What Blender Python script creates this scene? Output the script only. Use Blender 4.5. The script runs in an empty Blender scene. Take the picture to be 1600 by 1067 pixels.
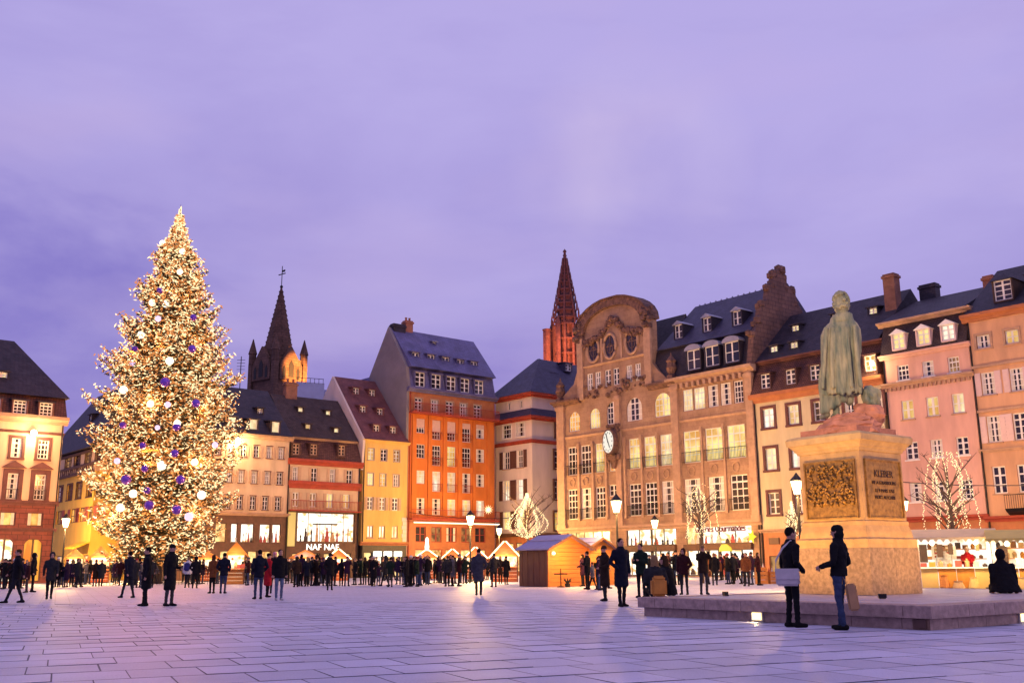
import bpy, bmesh, math, random
import numpy as np
from mathutils import Vector, Matrix
C = bpy.context.scene
COL = C.collection
random.seed(7); np.random.seed(7)
R = math.radians
# ------------------------------------------------------------------ camera
FPX, CH, PITCH, ROLL = 1560.0, 1.15, R(12.61), R(0.4)
cam = bpy.data.cameras.new('camera'); camo = bpy.data.objects.new('camera', cam); COL.objects.link(camo)
cam.sensor_width = 36.0; cam.lens = 36.0*FPX/1600.0; cam.clip_start = 0.1; cam.clip_end = 3000
fw = Vector((0, math.cos(PITCH), math.sin(PITCH)))
r0 = Vector((1, 0, 0)); u0_ = Vector((0, -math.sin(PITCH), math.cos(PITCH)))
cr = math.cos(ROLL)*r0 - math.sin(ROLL)*u0_
cu = math.cos(ROLL)*u0_ + math.sin(ROLL)*r0
M4 = Matrix((cr, cu, -fw)).transposed().to_4x4(); M4.translation = Vector((0, 0, CH))
camo.matrix_world = M4
C.camera = camo
CAM = Vector((0, 0, CH))
# ------------------------------------------------------------------ sky
w = bpy.data.worlds.new('World'); C.world = w; w.use_nodes = True
nt = w.node_tree; N = nt.nodes; L = nt.links
for n in list(N): N.remove(n)
def wn(t, **k):
    n = N.new(t)
    for a, b in k.items():
        if a.startswith('i_'):
            n.inputs[int(a[2:])].default_value = b
        else: setattr(n, a, b)
    return n
tc = wn('ShaderNodeTexCoord')
sep = wn('ShaderNodeSeparateXYZ'); L.new(tc.outputs['Generated'], sep.inputs[0])
rz = wn('ShaderNodeValToRGB')
cr_ = rz.color_ramp
cr_.elements[0].position = 0.0; cr_.elements[0].color = (0.205, 0.155, 0.545, 1)
cr_.elements[1].position = 1.0; cr_.elements[1].color = (0.50, 0.41, 0.82, 1)
for p, c in ((0.14, (0.225, 0.175, 0.57, 1)), (0.27, (0.355, 0.29, 0.67, 1)), (0.50, (0.455, 0.385, 0.765, 1))):
    e = cr_.elements.new(p); e.color = c
# clouds slide the height at which the colour is read, so that the bands break up
mp = wn('ShaderNodeMapping'); mp.inputs['Scale'].default_value = (1.5, 1.5, 4.2)
L.new(tc.outputs['Generated'], mp.inputs[0])
nz = wn('ShaderNodeTexNoise'); nz.inputs['Scale'].default_value = 1.5; nz.inputs['Detail'].default_value = 7; nz.inputs['Roughness'].default_value = 0.54
nz.inputs['Distortion'].default_value = 0.35
L.new(mp.outputs[0], nz.inputs['Vector'])
ma = wn('ShaderNodeMath', operation='MULTIPLY_ADD'); ma.inputs[1].default_value = 0.78; ma.inputs[2].default_value = -0.375
L.new(nz.outputs['Fac'], ma.inputs[0])
mx = wn('ShaderNodeMath', operation='MULTIPLY_ADD'); mx.inputs[1].default_value = 0.16   # brighter towards the west, where the sun went down
L.new(sep.outputs['X'], mx.inputs[0]); L.new(ma.outputs[0], mx.inputs[2])
ad = wn('ShaderNodeMath', operation='ADD'); L.new(sep.outputs['Z'], ad.inputs[0]); L.new(mx.outputs[0], ad.inputs[1])
L.new(ad.outputs[0], rz.inputs[0])
# thin pink veil in the clouds
n2 = wn('ShaderNodeTexNoise'); n2.inputs['Scale'].default_value = 2.3; n2.inputs['Detail'].default_value = 4
L.new(mp.outputs[0], n2.inputs['Vector'])
r2 = wn('ShaderNodeValToRGB'); r2.color_ramp.elements[0].position = 0.5; r2.color_ramp.elements[1].position = 0.8
r2.color_ramp.elements[1].color = (0.5, 0.5, 0.5, 1)
L.new(n2.outputs['Fac'], r2.inputs[0])
mix = wn('ShaderNodeMixRGB'); mix.inputs[2].default_value = (0.53, 0.41, 0.72, 1)
L.new(r2.outputs[0], mix.inputs[0]); L.new(rz.outputs[0], mix.inputs[1])
# a thinner place in the cloud where more of the dusk comes through
d0 = ray_dir = (cr*((985-800)/FPX) + cu*(-(262-533.5)/FPX) + fw).normalized()
dt = wn('ShaderNodeVectorMath', operation='DOT_PRODUCT'); dt.inputs[1].default_value = d0; L.new(tc.outputs['Generated'], dt.inputs[0])
dm = wn('ShaderNodeMapRange'); dm.inputs['From Min'].default_value = 0.9925; dm.inputs['From Max'].default_value = 1.0; dm.inputs['To Max'].default_value = 1.0; L.new(dt.outputs['Value'], dm.inputs['Value'])
n3 = wn('ShaderNodeTexNoise'); n3.inputs['Scale'].default_value = 5.5; n3.inputs['Detail'].default_value = 4; n3.inputs['Distortion'].default_value = 0.2; L.new(tc.outputs['Generated'], n3.inputs['Vector'])
dd_ = wn('ShaderNodeMapRange'); dd_.inputs['From Min'].default_value = 0.38; dd_.inputs['From Max'].default_value = 0.72; dd_.inputs['To Max'].default_value = 0.55; L.new(n3.outputs['Fac'], dd_.inputs['Value'])
dk = wn('ShaderNodeMath', operation='MULTIPLY'); L.new(dm.outputs[0], dk.inputs[0]); L.new(dd_.outputs[0], dk.inputs[1])
mx3 = wn('ShaderNodeMixRGB'); mx3.inputs[2].default_value = (0.68, 0.57, 0.81, 1); L.new(dk.outputs[0], mx3.inputs[0]); L.new(mix.outputs[0], mx3.inputs[1])
bg = wn('ShaderNodeBackground'); bg.inputs[1].default_value = 1.0; L.new(mx3.outputs[0], bg.inputs[0])
sky = wn('ShaderNodeTexSky', sky_type='NISHITA', sun_disc=False, sun_elevation=R(1.0), sun_rotation=R(100))
b2 = wn('ShaderNodeBackground'); b2.inputs[1].default_value = 0.05; L.new(sky.outputs[0], b2.inputs[0])
adds = wn('ShaderNodeAddShader'); L.new(bg.outputs[0], adds.inputs[0]); L.new(b2.outputs[0], adds.inputs[1])
wo = wn('ShaderNodeOutputWorld'); L.new(adds.outputs[0], wo.inputs[0])
# ------------------------------------------------------------------ last daylight
sd = bpy.data.lights.new('sun', 'SUN'); sd.energy = 0.15; sd.angle = R(60); sd.color = (0.80, 0.70, 1.0)
so = bpy.data.objects.new('sun', sd); COL.objects.link(so)
so.rotation_euler = (R(50), 0, R(35))
C.view_settings.view_transform = 'Standard'; C.view_settings.look = 'None'
C.view_settings.exposure = 0.0; C.view_settings.gamma = 1.0; C.view_settings.use_curve_mapping = False
C.cycles.use_denoising = True
C.cycles.max_bounces = 5; C.cycles.diffuse_bounces = 2; C.cycles.glossy_bounces = 2; C.cycles.transmission_bounces = 2
C.cycles.sample_clamp_indirect = 4.0
# ------------------------------------------------------------------ geometry of the view, used to measure where things stand
def ray(px, py):
    return (cr*((px-800)/FPX) + cu*(-(py-533.5)/FPX) + fw)
def project(p):
    d = Vector(p)-CAM
    z = d.dot(fw)
    return 800+FPX*d.dot(cr)/z, 533.5-FPX*d.dot(cu)/z
def gpt(px, py, z=0.0):
    d = ray(px, py); t = (z-CH)/d.z
    return CAM+d*t
def dpt(px, py, Y):                       # the point on a ray at ground distance Y
    d = ray(px, py); return CAM+d*(Y/d.y)
# ------------------------------------------------------------------ materials
MAT = {}
def principled(name):
    m = bpy.data.materials.new(name); m.use_nodes = True
    return m, m.node_tree.nodes, m.node_tree.links, m.node_tree.nodes['Principled BSDF']
def mat(name, c, rough=0.7, var=0.25, scale=3.0, bump=0.15, metal=0.0, spec=0.4, c2=None, stretch=None, detail=4):
    if name in MAT: return MAT[name]
    m, n, l, p = principled(name)
    p.inputs['Roughness'].default_value = rough; p.inputs['Metallic'].default_value = metal
    p.inputs['Specular IOR Level'].default_value = spec
    t = n.new('ShaderNodeTexCoord'); mp = n.new('ShaderNodeMapping'); mp.inputs['Scale'].default_value = stretch or ((1.5, 1.5, 0.4) if name.endswith('stucco') else (1, 1, 1))
    l.new(t.outputs['Object'], mp.inputs[0])
    z = n.new('ShaderNodeTexNoise'); z.inputs['Scale'].default_value = scale; z.inputs['Detail'].default_value = detail; z.inputs['Roughness'].default_value = 0.62
    l.new(mp.outputs[0], z.inputs['Vector'])
    r = n.new('ShaderNodeValToRGB'); r.color_ramp.elements[0].position = 0.32; r.color_ramp.elements[1].position = 0.68
    a = c2 or tuple(x*(1-var) for x in c); b = c if c2 else tuple(min(1, x*(1+var*0.6)) for x in c)
    r.color_ramp.elements[0].color = (*a, 1); r.color_ramp.elements[1].color = (*b, 1)
    l.new(z.outputs['Fac'], r.inputs[0]); l.new(r.outputs[0], p.inputs['Base Color'])
    if bump:
        b_ = n.new('ShaderNodeBump'); b_.inputs['Strength'].default_value = bump; b_.inputs['Distance'].default_value = 0.05
        l.new(z.outputs['Fac'], b_.inputs['Height']); l.new(b_.outputs[0], p.inputs['Normal'])
    MAT[name] = m; return m
def masonry(name, c1, c2, cj, bw=0.9, rh=0.4, rough=0.85, mortar=0.02, bump=0.5, grain=6.0):
    """coursed stone, tile or slate: courses run along the wall, slight colour change from piece to piece"""
    if name in MAT: return MAT[name]
    m, n, l, p = principled(name)
    p.inputs['Roughness'].default_value = rough; p.inputs['Specular IOR Level'].default_value = 0.35
    t = n.new('ShaderNodeTexCoord'); s = n.new('ShaderNodeSeparateXYZ'); l.new(t.outputs['Object'], s.inputs[0])
    a = n.new('ShaderNodeMath'); a.operation = 'MULTIPLY_ADD'; a.inputs[1].default_value = 0.8
    l.new(s.outputs[1], a.inputs[0]); l.new(s.outputs[0], a.inputs[2])
    cb = n.new('ShaderNodeCombineXYZ'); l.new(a.outputs[0], cb.inputs[0]); l.new(s.outputs[2], cb.inputs[1])
    b = n.new('ShaderNodeTexBrick'); b.inputs['Scale'].default_value = 1.0; b.inputs['Brick Width'].default_value = bw; b.inputs['Row Height'].default_value = rh
    b.inputs['Mortar Size'].default_value = mortar; b.inputs['Color1'].default_value = (*c1, 1); b.inputs['Color2'].default_value = (*c2, 1); b.inputs['Mortar'].default_value = (*cj, 1)
    l.new(cb.outputs[0], b.inputs['Vector'])
    z = n.new('ShaderNodeTexNoise'); z.inputs['Scale'].default_value = grain*0.12; z.inputs['Detail'].default_value = 6; z.inputs['Roughness'].default_value = 0.7
    l.new(t.outputs['Object'], z.inputs['Vector'])
    r = n.new('ShaderNodeValToRGB'); r.color_ramp.elements[0].position = 0.3; r.color_ramp.elements[0].color = (0.45, 0.40, 0.38, 1)
    r.color_ramp.elements[1].position = 0.7; r.color_ramp.elements[1].color = (1.15, 1.12, 1.1, 1)
    l.new(z.outputs['Fac'], r.inputs[0])
    mm = n.new('ShaderNodeMixRGB'); mm.blend_type = 'MULTIPLY'; mm.inputs[0].default_value = 0.8
    l.new(b.outputs['Color'], mm.inputs[1]); l.new(r.outputs[0], mm.inputs[2]); l.new(mm.outputs[0], p.inputs['Base Color'])
    bp = n.new('ShaderNodeBump'); bp.inputs['Strength'].default_value = bump; bp.inputs['Distance'].default_value = 0.04; bp.invert = True
    l.new(b.outputs['Fac'], bp.inputs['Height']); l.new(bp.outputs[0], p.inputs['Normal'])
    MAT[name] = m; return m
def glow(name, c, s, c2=None, scale=1.2, samp=True, stretch=(1, 1, 1), lo=0.35, hi=0.65):
    """something that gives off light: lamps, bulbs, lit rooms; uneven like a room with lamps and furniture in it"""
    if name in MAT: return MAT[name]
    m, n, l, p = principled(name)
    p.inputs['Base Color'].default_value = (0.02, 0.02, 0.02, 1); p.inputs['Roughness'].default_value = 0.25
    p.inputs['Emission Strength'].default_value = s
    if c2:
        t = n.new('ShaderNodeTexCoord'); o = n.new('ShaderNodeObjectInfo'); ml = n.new('ShaderNodeVectorMath'); ml.operation = 'SCALE'
        cb = n.new('ShaderNodeCombineXYZ'); l.new(o.outputs['Random'], cb.inputs[0]); l.new(o.outputs['Random'], cb.inputs[2])
        l.new(cb.outputs[0], ml.inputs[0]); ml.inputs['Scale'].default_value = 37.0
        av = n.new('ShaderNodeVectorMath'); av.operation = 'ADD'
        mp = n.new('ShaderNodeMapping'); mp.inputs['Scale'].default_value = stretch
        l.new(t.outputs['Object'], mp.inputs[0]); l.new(mp.outputs[0], av.inputs[0]); l.new(ml.outputs[0], av.inputs[1])
        z = n.new('ShaderNodeTexNoise'); z.inputs['Scale'].default_value = scale; z.inputs['Detail'].default_value = 3; l.new(av.outputs[0], z.inputs['Vector'])
        r = n.new('ShaderNodeValToRGB'); r.color_ramp.elements[0].position = lo; r.color_ramp.elements[1].position = hi
        r.color_ramp.elements[0].color = (*c2, 1); r.color_ramp.elements[1].color = (*c, 1)
        l.new(z.outputs['Fac'], r.inputs[0]); l.new(r.outputs[0], p.inputs['Emission Color'])
    else: p.inputs['Emission Color'].default_value = (*c, 1)
    if not samp: m.cycles.emission_sampling = 'NONE'
    MAT[name] = m; return m
# glass
def glass_dark():
    m, n, l, p = principled('window_glass')
    p.inputs['Roughness'].default_value = 0.12; p.inputs['Specular IOR Level'].default_value = 0.6
    o = n.new('ShaderNodeObjectInfo'); r = n.new('ShaderNodeValToRGB')
    r.color_ramp.elements[0].color = (0.012, 0.012, 0.02, 1); r.color_ramp.elements[1].color = (0.05, 0.035, 0.04, 1)
    l.new(o.outputs['Random'], r.inputs[0]); l.new(r.outputs[0], p.inputs['Base Color'])
    t = n.new('ShaderNodeTexCoord'); z = n.new('ShaderNodeTexNoise'); z.inputs['Scale'].default_value = 1.5; l.new(t.outputs['Object'], z.inputs['Vector'])
    b = n.new('ShaderNodeBump'); b.inputs['Strength'].default_value = 0.08; l.new(z.outputs['Fac'], b.inputs['Height']); l.new(b.outputs[0], p.inputs['Normal'])
    return m
MAT['glass'] = glass_dark()
# ------------------------------------------------------------------ objects
def tag(o, label=None, cat=None, group=None, kind=None):
    if label: o['label'] = label
    if cat: o['category'] = cat
    if group: o['group'] = group
    if kind: o['kind'] = kind
    return o
def empty(name, loc=(0, 0, 0), rz=0.0, label=None, cat=None, group=None, parent=None):
    o = bpy.data.objects.new(name, None); COL.objects.link(o); o.location = loc; o.rotation_euler = (0, 0, rz); o.empty_display_size = 0.2
    if parent: o.parent = parent
    return tag(o, label, cat, group)
def link(name, me, parent=None, loc=(0, 0, 0), rz=0.0):
    o = bpy.data.objects.new(name, me); COL.objects.link(o); o.location = loc; o.rotation_euler = (0, 0, rz)
    if parent is not None: o.parent = parent
    return o
class MB:
    def __init__(s): s.v = []; s.f = []; s.m = []; s.mi = 0
    def face(s, pts):
        b = len(s.v); s.v += [tuple(p) for p in pts]; s.f.append(tuple(range(b, b+len(pts)))); s.m.append(s.mi)
    def mesh(s, vs, fs):
        b = len(s.v); s.v += [tuple(p) for p in vs]
        for f in fs: s.f.append(tuple(i+b for i in f)); s.m.append(s.mi)
    def box(s, x0, x1, y0, y1, z0, z1):
        if x1 < x0: x0, x1 = x1, x0
        if y1 < y0: y0, y1 = y1, y0
        if z1 < z0: z0, z1 = z1, z0
        s.mesh([(x0, y0, z0), (x1, y0, z0), (x1, y1, z0), (x0, y1, z0), (x0, y0, z1), (x1, y0, z1), (x1, y1, z1), (x0, y1, z1)],
               [(3, 2, 1, 0), (4, 5, 6, 7), (0, 1, 5, 4), (1, 2, 6, 5), (2, 3, 7, 6), (3, 0, 4, 7)]); return s
    def prism(s, poly, a, b, axis='x'):
        """polygon of (p, q) pairs swept along an axis from a to b; for axis x the pairs are (y, z), for y they are (x, z), for z (x, y)"""
        def P(p, t):
            return {'x': (t, p[0], p[1]), 'y': (p[0], t, p[1]), 'z': (p[0], p[1], t)}[axis]
        n = len(poly); vs = [P(p, a) for p in poly]+[P(p, b) for p in poly]
        fs = [tuple(range(n)), tuple(range(2*n-1, n-1, -1))]+[(i, i+n, (i+1) % n+n, (i+1) % n) for i in range(n)]
        s.mesh(vs, fs); return s
    def tube(s, pts, r, n=6, cap=True):
        pts = [Vector(p) for p in pts]; rr = r if isinstance(r, (list, tuple)) else [r]*len(pts)
        base = len(s.v); up = Vector((0, 0, 1))
        for i, p in enumerate(pts):
            d = (pts[min(i+1, len(pts)-1)]-pts[max(i-1, 0)])
            d = d.normalized() if d.length > 1e-9 else up
            a = d.cross(up if abs(d.z) < 0.95 else Vector((1, 0, 0))).normalized(); b = d.cross(a)
            for k in range(n):
                t = 2*math.pi*k/n; s.v.append(tuple(p+(a*math.cos(t)+b*math.sin(t))*rr[i]))
        for i in range(len(pts)-1):
            for k in range(n):
                q = base+i*n
                s.f.append((q+k, q+(k+1) % n, q+n+(k+1) % n, q+n+k)); s.m.append(s.mi)
        if cap:
            s.f.append(tuple(base+k for k in range(n))[::-1]); s.m.append(s.mi)
            e = base+(len(pts)-1)*n; s.f.append(tuple(e+k for k in range(n))); s.m.append(s.mi)
        return s
    def lathe(s, prof, n=12, c=(0, 0), ph=0.0):
        """profile of (radius, z) pairs"""
        base = len(s.v)
        for r, z in prof:
            for k in range(n):
                t = 2*math.pi*k/n+ph; s.v.append((c[0]+r*math.cos(t), c[1]+r*math.sin(t), z))
        for i in range(len(prof)-1):
            for k in range(n):
                q = base+i*n; s.f.append((q+k, q+(k+1) % n, q+n+(k+1) % n, q+n+k)); s.m.append(s.mi)
        s.f.append(tuple(base+k for k in range(n))[::-1]); s.m.append(s.mi)
        e = base+(len(prof)-1)*n; s.f.append(tuple(e+k for k in range(n))); s.m.append(s.mi)
        return s
    def ball(s, c, r, n=8, sz=1.0):
        h = max(3, n//2)
        s2 = [(r*math.sin(math.pi*i/h) if 0 < i < h else r*0.02, c[2]-r*sz*math.cos(math.pi*i/h)) for i in range(h+1)]
        return s.lathe(s2, n, (c[0], c[1]))
    def octa(s, c, a, r):
        """small pointed bulb around c, along vector a (half length), radius r"""
        a = Vector(a); d = a.normalized(); p = d.cross(Vector((0.3, 0.5, 0.81))).normalized(); q = d.cross(p); c = Vector(c)
        s.mesh([c-a, c+p*r, c+q*r, c-p*r, c-q*r, c+a], [(0, 2, 1), (0, 3, 2), (0, 4, 3), (0, 1, 4), (5, 1, 2), (5, 2, 3), (5, 3, 4), (5, 4, 1)])
    def data(s, name, mats, smooth=False):
        me = bpy.data.meshes.new(name); me.from_pydata(s.v, [], s.f)
        for m in (mats if isinstance(mats, (list, tuple)) else [mats]): me.materials.append(m)
        if any(s.m): me.polygons.foreach_set('material_index', s.m)
        if smooth: me.polygons.foreach_set('use_smooth', [True]*len(me.polygons))
        me.update(); return me
    def build(s, name, mats, parent=None, smooth=False, loc=(0, 0, 0), rz=0.0):
        return link(name, s.data(name, mats, smooth), parent, loc, rz)
def fixn(o):
    bm = bmesh.new(); bm.from_mesh(o.data); bmesh.ops.recalc_face_normals(bm, faces=bm.faces); bm.to_mesh(o.data); bm.free(); return o
def lettering(body, size, m, parent, loc, rot, depth=0.02, name='lettering', align='CENTER', sx=1.0):
    cu_ = bpy.data.curves.new('t', 'FONT'); cu_.body = body; cu_.size = size; cu_.extrude = depth; cu_.align_x = align; cu_.align_y = 'CENTER'
    t = bpy.data.objects.new('t', cu_); COL.objects.link(t)
    dg = bpy.context.evaluated_depsgraph_get()
    me = bpy.data.meshes.new_from_object(t.evaluated_get(dg)); bpy.data.objects.remove(t)
    me.materials.clear(); me.materials.append(m)
    o = link(name, me, parent, loc); o.rotation_euler = rot; o.scale = (sx, 1, 1); return o
def point(loc, energy, color, radius, parent=None, name='lamp_light'):
    l = bpy.data.lights.new(name, 'POINT'); l.energy = energy; l.color = color; l.shadow_soft_size = radius
    o = bpy.data.objects.new(name, l); COL.objects.link(o); o.location = loc
    if parent: o.parent = parent
    return o
def spot(loc, target, energy, color, angle, radius=0.05, blend=0.5, name='lamp_light'):
    l = bpy.data.lights.new(name, 'SPOT'); l.energy = energy; l.color = color; l.spot_size = R(angle); l.spot_blend = blend; l.shadow_soft_size = radius
    o = bpy.data.objects.new(name, l); COL.objects.link(o); o.location = loc
    o.rotation_euler = (Vector(target)-Vector(loc)).to_track_quat('-Z', 'Y').to_euler(); return o
SODIUM = (1.0, 0.56, 0.18); WARM = (1.0, 0.68, 0.32); AMBER = (1.0, 0.42, 0.10)
# ------------------------------------------------------------------ building kit
class Fac:
    """a building front: X runs along the wall, Y into the building, Z up; the Empty at its left foot parents all parts"""
    def __init__(s, name, A, U, label, cat='house', length=10, group=None):
        s.A = Vector((A[0], A[1], 0)); s.U = Vector((U[0], U[1], 0)).normalized(); s.I = Vector((-s.U.y, s.U.x, 0)); s.len = length
        s.root = empty(name, s.A, math.atan2(s.U.y, s.U.x), label, cat, group)
    def world(s, u, y, z): return s.A+s.U*u+s.I*y+Vector((0, 0, z))
    def at(s, px, py, y=0.0):
        d = ray(px, py); t = (y-(CAM-s.A).dot(s.I))/d.dot(s.I); p = CAM+d*t
        return (p-s.A).dot(s.U), p.z
    def side(s, px, py, u=0.0):
        d = ray(px, py); t = (u-(CAM-s.A).dot(s.U))/d.dot(s.U); p = CAM+d*t
        return (p-s.A).dot(s.I), p.z
    def u(s, px, z, y=0.0):
        a, b = -10.0, s.len+10.0
        for _ in range(40):
            m = (a+b)/2
            if project(s.world(m, y, z))[0] < px: a = m
            else: b = m
        return (a+b)/2
    def z(s, px, py, y=0.0): return s.at(px, py, y)[1]
def wall(F, u0, u1, z0, z1, holes, m, name='wall', depth=9.0, y0=0.0, rec=0.26, extra=None, closed=True):
    b = MB() if extra is None else extra
    us = sorted({u0, u1, *[h[0] for h in holes], *[h[1] for h in holes]}); zs = sorted({z0, z1, *[h[2] for h in holes], *[h[3] for h in holes]})
    us = [x for x in us if u0 <= x <= u1]; zs = [x for x in zs if z0 <= x <= z1]
    for i in range(len(us)-1):
        for j in range(len(zs)-1):
            cu2, cz = (us[i]+us[i+1])/2, (zs[j]+zs[j+1])/2
            if not any(h[0] < cu2 < h[1] and h[2] < cz < h[3] for h in holes):
                b.face([(us[i], y0, zs[j]), (us[i+1], y0, zs[j]), (us[i+1], y0, zs[j+1]), (us[i], y0, zs[j+1])])
    for a, c, d, e in holes:
        y1 = y0+rec
        b.face([(a, y0, d), (a, y0, e), (a, y1, e), (a, y1, d)]); b.face([(c, y0, e), (c, y0, d), (c, y1, d), (c, y1, e)])
        b.face([(a, y0, d), (a, y1, d), (c, y1, d), (c, y0, d)]); b.face([(a, y0, e), (c, y0, e), (c, y1, e), (a, y1, e)])
    if closed:
        D = y0+depth
        b.face([(u0, y0, z0), (u0, y0, z1), (u0, D, z1), (u0, D, z0)]); b.face([(u1, y0, z1), (u1, y0, z0), (u1, D, z0), (u1, D, z1)])
        b.face([(u0, D, z0), (u0, D, z1), (u1, D, z1), (u1, D, z0)]); b.face([(u0, y0, z1), (u1, y0, z1), (u1, D, z1), (u0, D, z1)])
    return b.build(name, m, F.root)
WC = {}
def cached(key, fn):
    if key not in WC: WC[key] = fn()
    return WC[key]
def win_frame(wd, h, cols, rows, arch, m, bar=0.05, fr=0.09):
    def mk():
        b = MB(); a = wd/2
        b.box(-a, -a+fr, 0.12, 0.2, 0, h); b.box(a-fr, a, 0.12, 0.2, 0, h)
        b.box(-a+fr, a-fr, 0.122, 0.198, 0, fr); b.box(-a+fr, a-fr, 0.122, 0.198, h-fr, h)
        for i in range(1, cols):
            x = -a+wd*i/cols; t = bar*1.5 if (cols % 2 == 0 and i == cols//2) else bar*0.6
            b.box(x-t, x+t, 0.125, 0.19, fr, h-fr)
        for j in range(1, rows):
            z = h*j/rows; t = bar*0.6
            if rows >= 3 and j == rows-1: t = bar*1.1
            b.box(-a+fr, a-fr, 0.13, 0.185, z-t, z+t)
        return b.data('window', m)
    return cached(('wf', round(wd, 2), round(h, 2), cols, rows, m.name, bar, fr), mk)
def plane_y(wd, h, y, m):
    def mk():
        b = MB(); b.box(-wd/2, wd/2, y, y+0.03, 0.02, h-0.02); return b.data('pane', m)
    return cached(('pl', round(wd, 2), round(h, 2), y, m.name), mk)
RW = random.Random(77)
def window(F, u0, u1, z0, z1, pane='glass', cols=2, rows=3, fr='white', sur=None, sill=None, shut=None, rail=None, blind=None, y=0.0, bar=0.05, curtain=None, frw=0.09):
    wd, h, uc = u1-u0, z1-z0, (u0+u1)/2
    if pane == 'glass' and not curtain and RW.random() < 0.4: curtain = 'curtain'
    o = link('window', win_frame(wd, h, cols, rows, False, MAT[fr], bar, frw), F.root, (uc, y, z0))
    link('pane', plane_y(wd, h, 0.16, MAT[pane]), o)
    if sur:
        sm, sw, sp = sur
        def mk():
            b = MB(); a = wd/2
            b.box(-a-sw, -a, -sp, 0.1, -0.0, h); b.box(a, a+sw, -sp, 0.1, 0, h); b.box(-a-sw, a+sw, -sp-0.01, 0.1, h, h+sw)
            b.box(-a-sw*1.1, a+sw*1.1, -sp-0.06, 0.1, -sw*0.8, 0)
            return b.data('surround', MAT[sm])
        link('surround', cached(('su', round(wd, 2), round(h, 2), sm, sw, sp), mk), o)
    elif sill:
        def mk():
            b = MB(); b.box(-wd/2-0.1, wd/2+0.1, -0.1, 0.1, -0.1, 0); return b.data('sill', MAT[sill])
        link('sill', cached(('si', round(wd, 2), sill), mk), o)
    if shut:
        sw = wd*0.46
        def mk():
            b = MB(); b.box(-sw/2, sw/2, -0.05, -0.005, 0, h)
            for k in range(7):
                z = h*(0.07+0.125*k); b.box(-sw/2+0.06, sw/2-0.06, -0.075, -0.05, z, z+h*0.07)
            return b.data('shutter', MAT[shut])
        me = cached(('sh', round(wd, 2), round(h, 2), shut), mk)
        for sg in (-1, 1): link('shutter', me, o, (sg*(wd/2+sw/2+0.02), 0, 0))
    if rail:
        def mk():
            b = MB(); rh = min(0.95, h*0.36); a = wd/2+0.06
            b.box(-a, a, -0.24, -0.2, rh, rh+0.05); b.box(-a, a, -0.24, -0.2, 0.06, 0.1)
            for sg in (-1, 1): b.box(sg*a-0.02, sg*a+0.02, -0.24, 0.05, rh+0.001, rh+0.049)
            n = max(5, int(wd/0.14))
            for k in range(n+1):
                x = -a+2*a*k/n; b.box(x-0.014, x+0.014, -0.232, -0.208, 0.1, rh)
            return b.data('railing', MAT[rail])
        link('railing', cached(('ra', round(wd, 2), round(h, 2), rail), mk), o)
    if blind:
        bm_, fr_ = blind
        def mk():
            b = MB(); zb = h*(1-fr_)
            b.box(-wd/2+0.02, wd/2-0.02, 0.06, 0.1, zb, h-0.01)
            for k in range(6): b.box(-wd/2+0.03, wd/2-0.03, 0.05, 0.06, zb+0.02+k*(h-zb)/6, zb+0.02+(k+0.7)*(h-zb)/6)
            return b.data('blind', MAT[bm_])
        link('blind', cached(('bl', round(wd, 2), round(h, 2), blind), mk), o)
    if curtain:
        def mk():
            b = MB(); n = 5
            for sg in (-1, 1):
                for k in range(n):
                    x = sg*(wd/2-0.02-(wd*0.26)*(k+0.5)/n); b.box(x-wd*0.024, x+wd*0.024, 0.145+0.006*(k % 2), 0.158, 0.05, h-0.05)
            return b.data('curtain', MAT[curtain])
        link('curtain', cached(('cu', round(wd, 2), round(h, 2), curtain), mk), o)['kind'] = 'stuff'
    return o
class Sec:
    """one stretch of wall with its openings"""
    def __init__(s, F, u0, u1, z0, z1, m, depth=9.0, y0=0.0): s.F = F; s.a = (u0, u1, z0, z1); s.m = MAT[m]; s.h = []; s.x = MB(); s.depth = depth; s.y0 = y0
    def row(s, pxs, pxr, yt, yb, wpx=None, z=None, **k):
        """pxs: centres (pixels) of the windows, pxr: where the top yt and bottom yb were measured"""
        F = s.F; z1 = F.z(pxr, yt, s.y0); z0 = F.z(pxr, yb, s.y0)
        if z: z0, z1 = z
        zm = (z0+z1)/2; pan = k.pop('panes', None); arch = k.pop('arch', False); out = []
        for i, px in enumerate(pxs):
            if isinstance(px, tuple): u0, u1 = F.u(px[0], zm, s.y0), F.u(px[1], zm, s.y0)
            else: u0, u1 = F.u(px-wpx/2, zm, s.y0), F.u(px+wpx/2, zm, s.y0)
            kk = dict(k)
            if pan: kk['pane'] = pan[i % len(pan)]
            out.append(s.win(u0, u1, z0, z1, arch=arch, **kk))
        return out
    def win(s, u0, u1, z0, z1, arch=False, **k):
        s.h.append((u0, u1, z0, z1))
        if arch:
            rr = (u1-u0)/2; uc = (u0+u1)/2; rise = rr*(arch if isinstance(arch, float) else 1.0); n = 8
            for sg in (-1, 1):
                pts = [(uc+sg*rr*math.cos(math.pi/2*i/n), z1-rise+rise*math.sin(math.pi/2*i/n)) for i in range(n+1)]
                for i in range(n):
                    p, q = pts[i], pts[i+1]
                    s.x.prism([p, q, (q[0], z1), (p[0], z1)], s.y0+0.004, s.y0+0.13, 'y')
        return window(s.F, u0, u1, z0, z1, y=s.y0, **k)
    def build(s, name='wall', closed=True):
        return wall(s.F, *s.a, s.h, s.m, name, s.depth, s.y0, extra=s.x, closed=closed)
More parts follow.
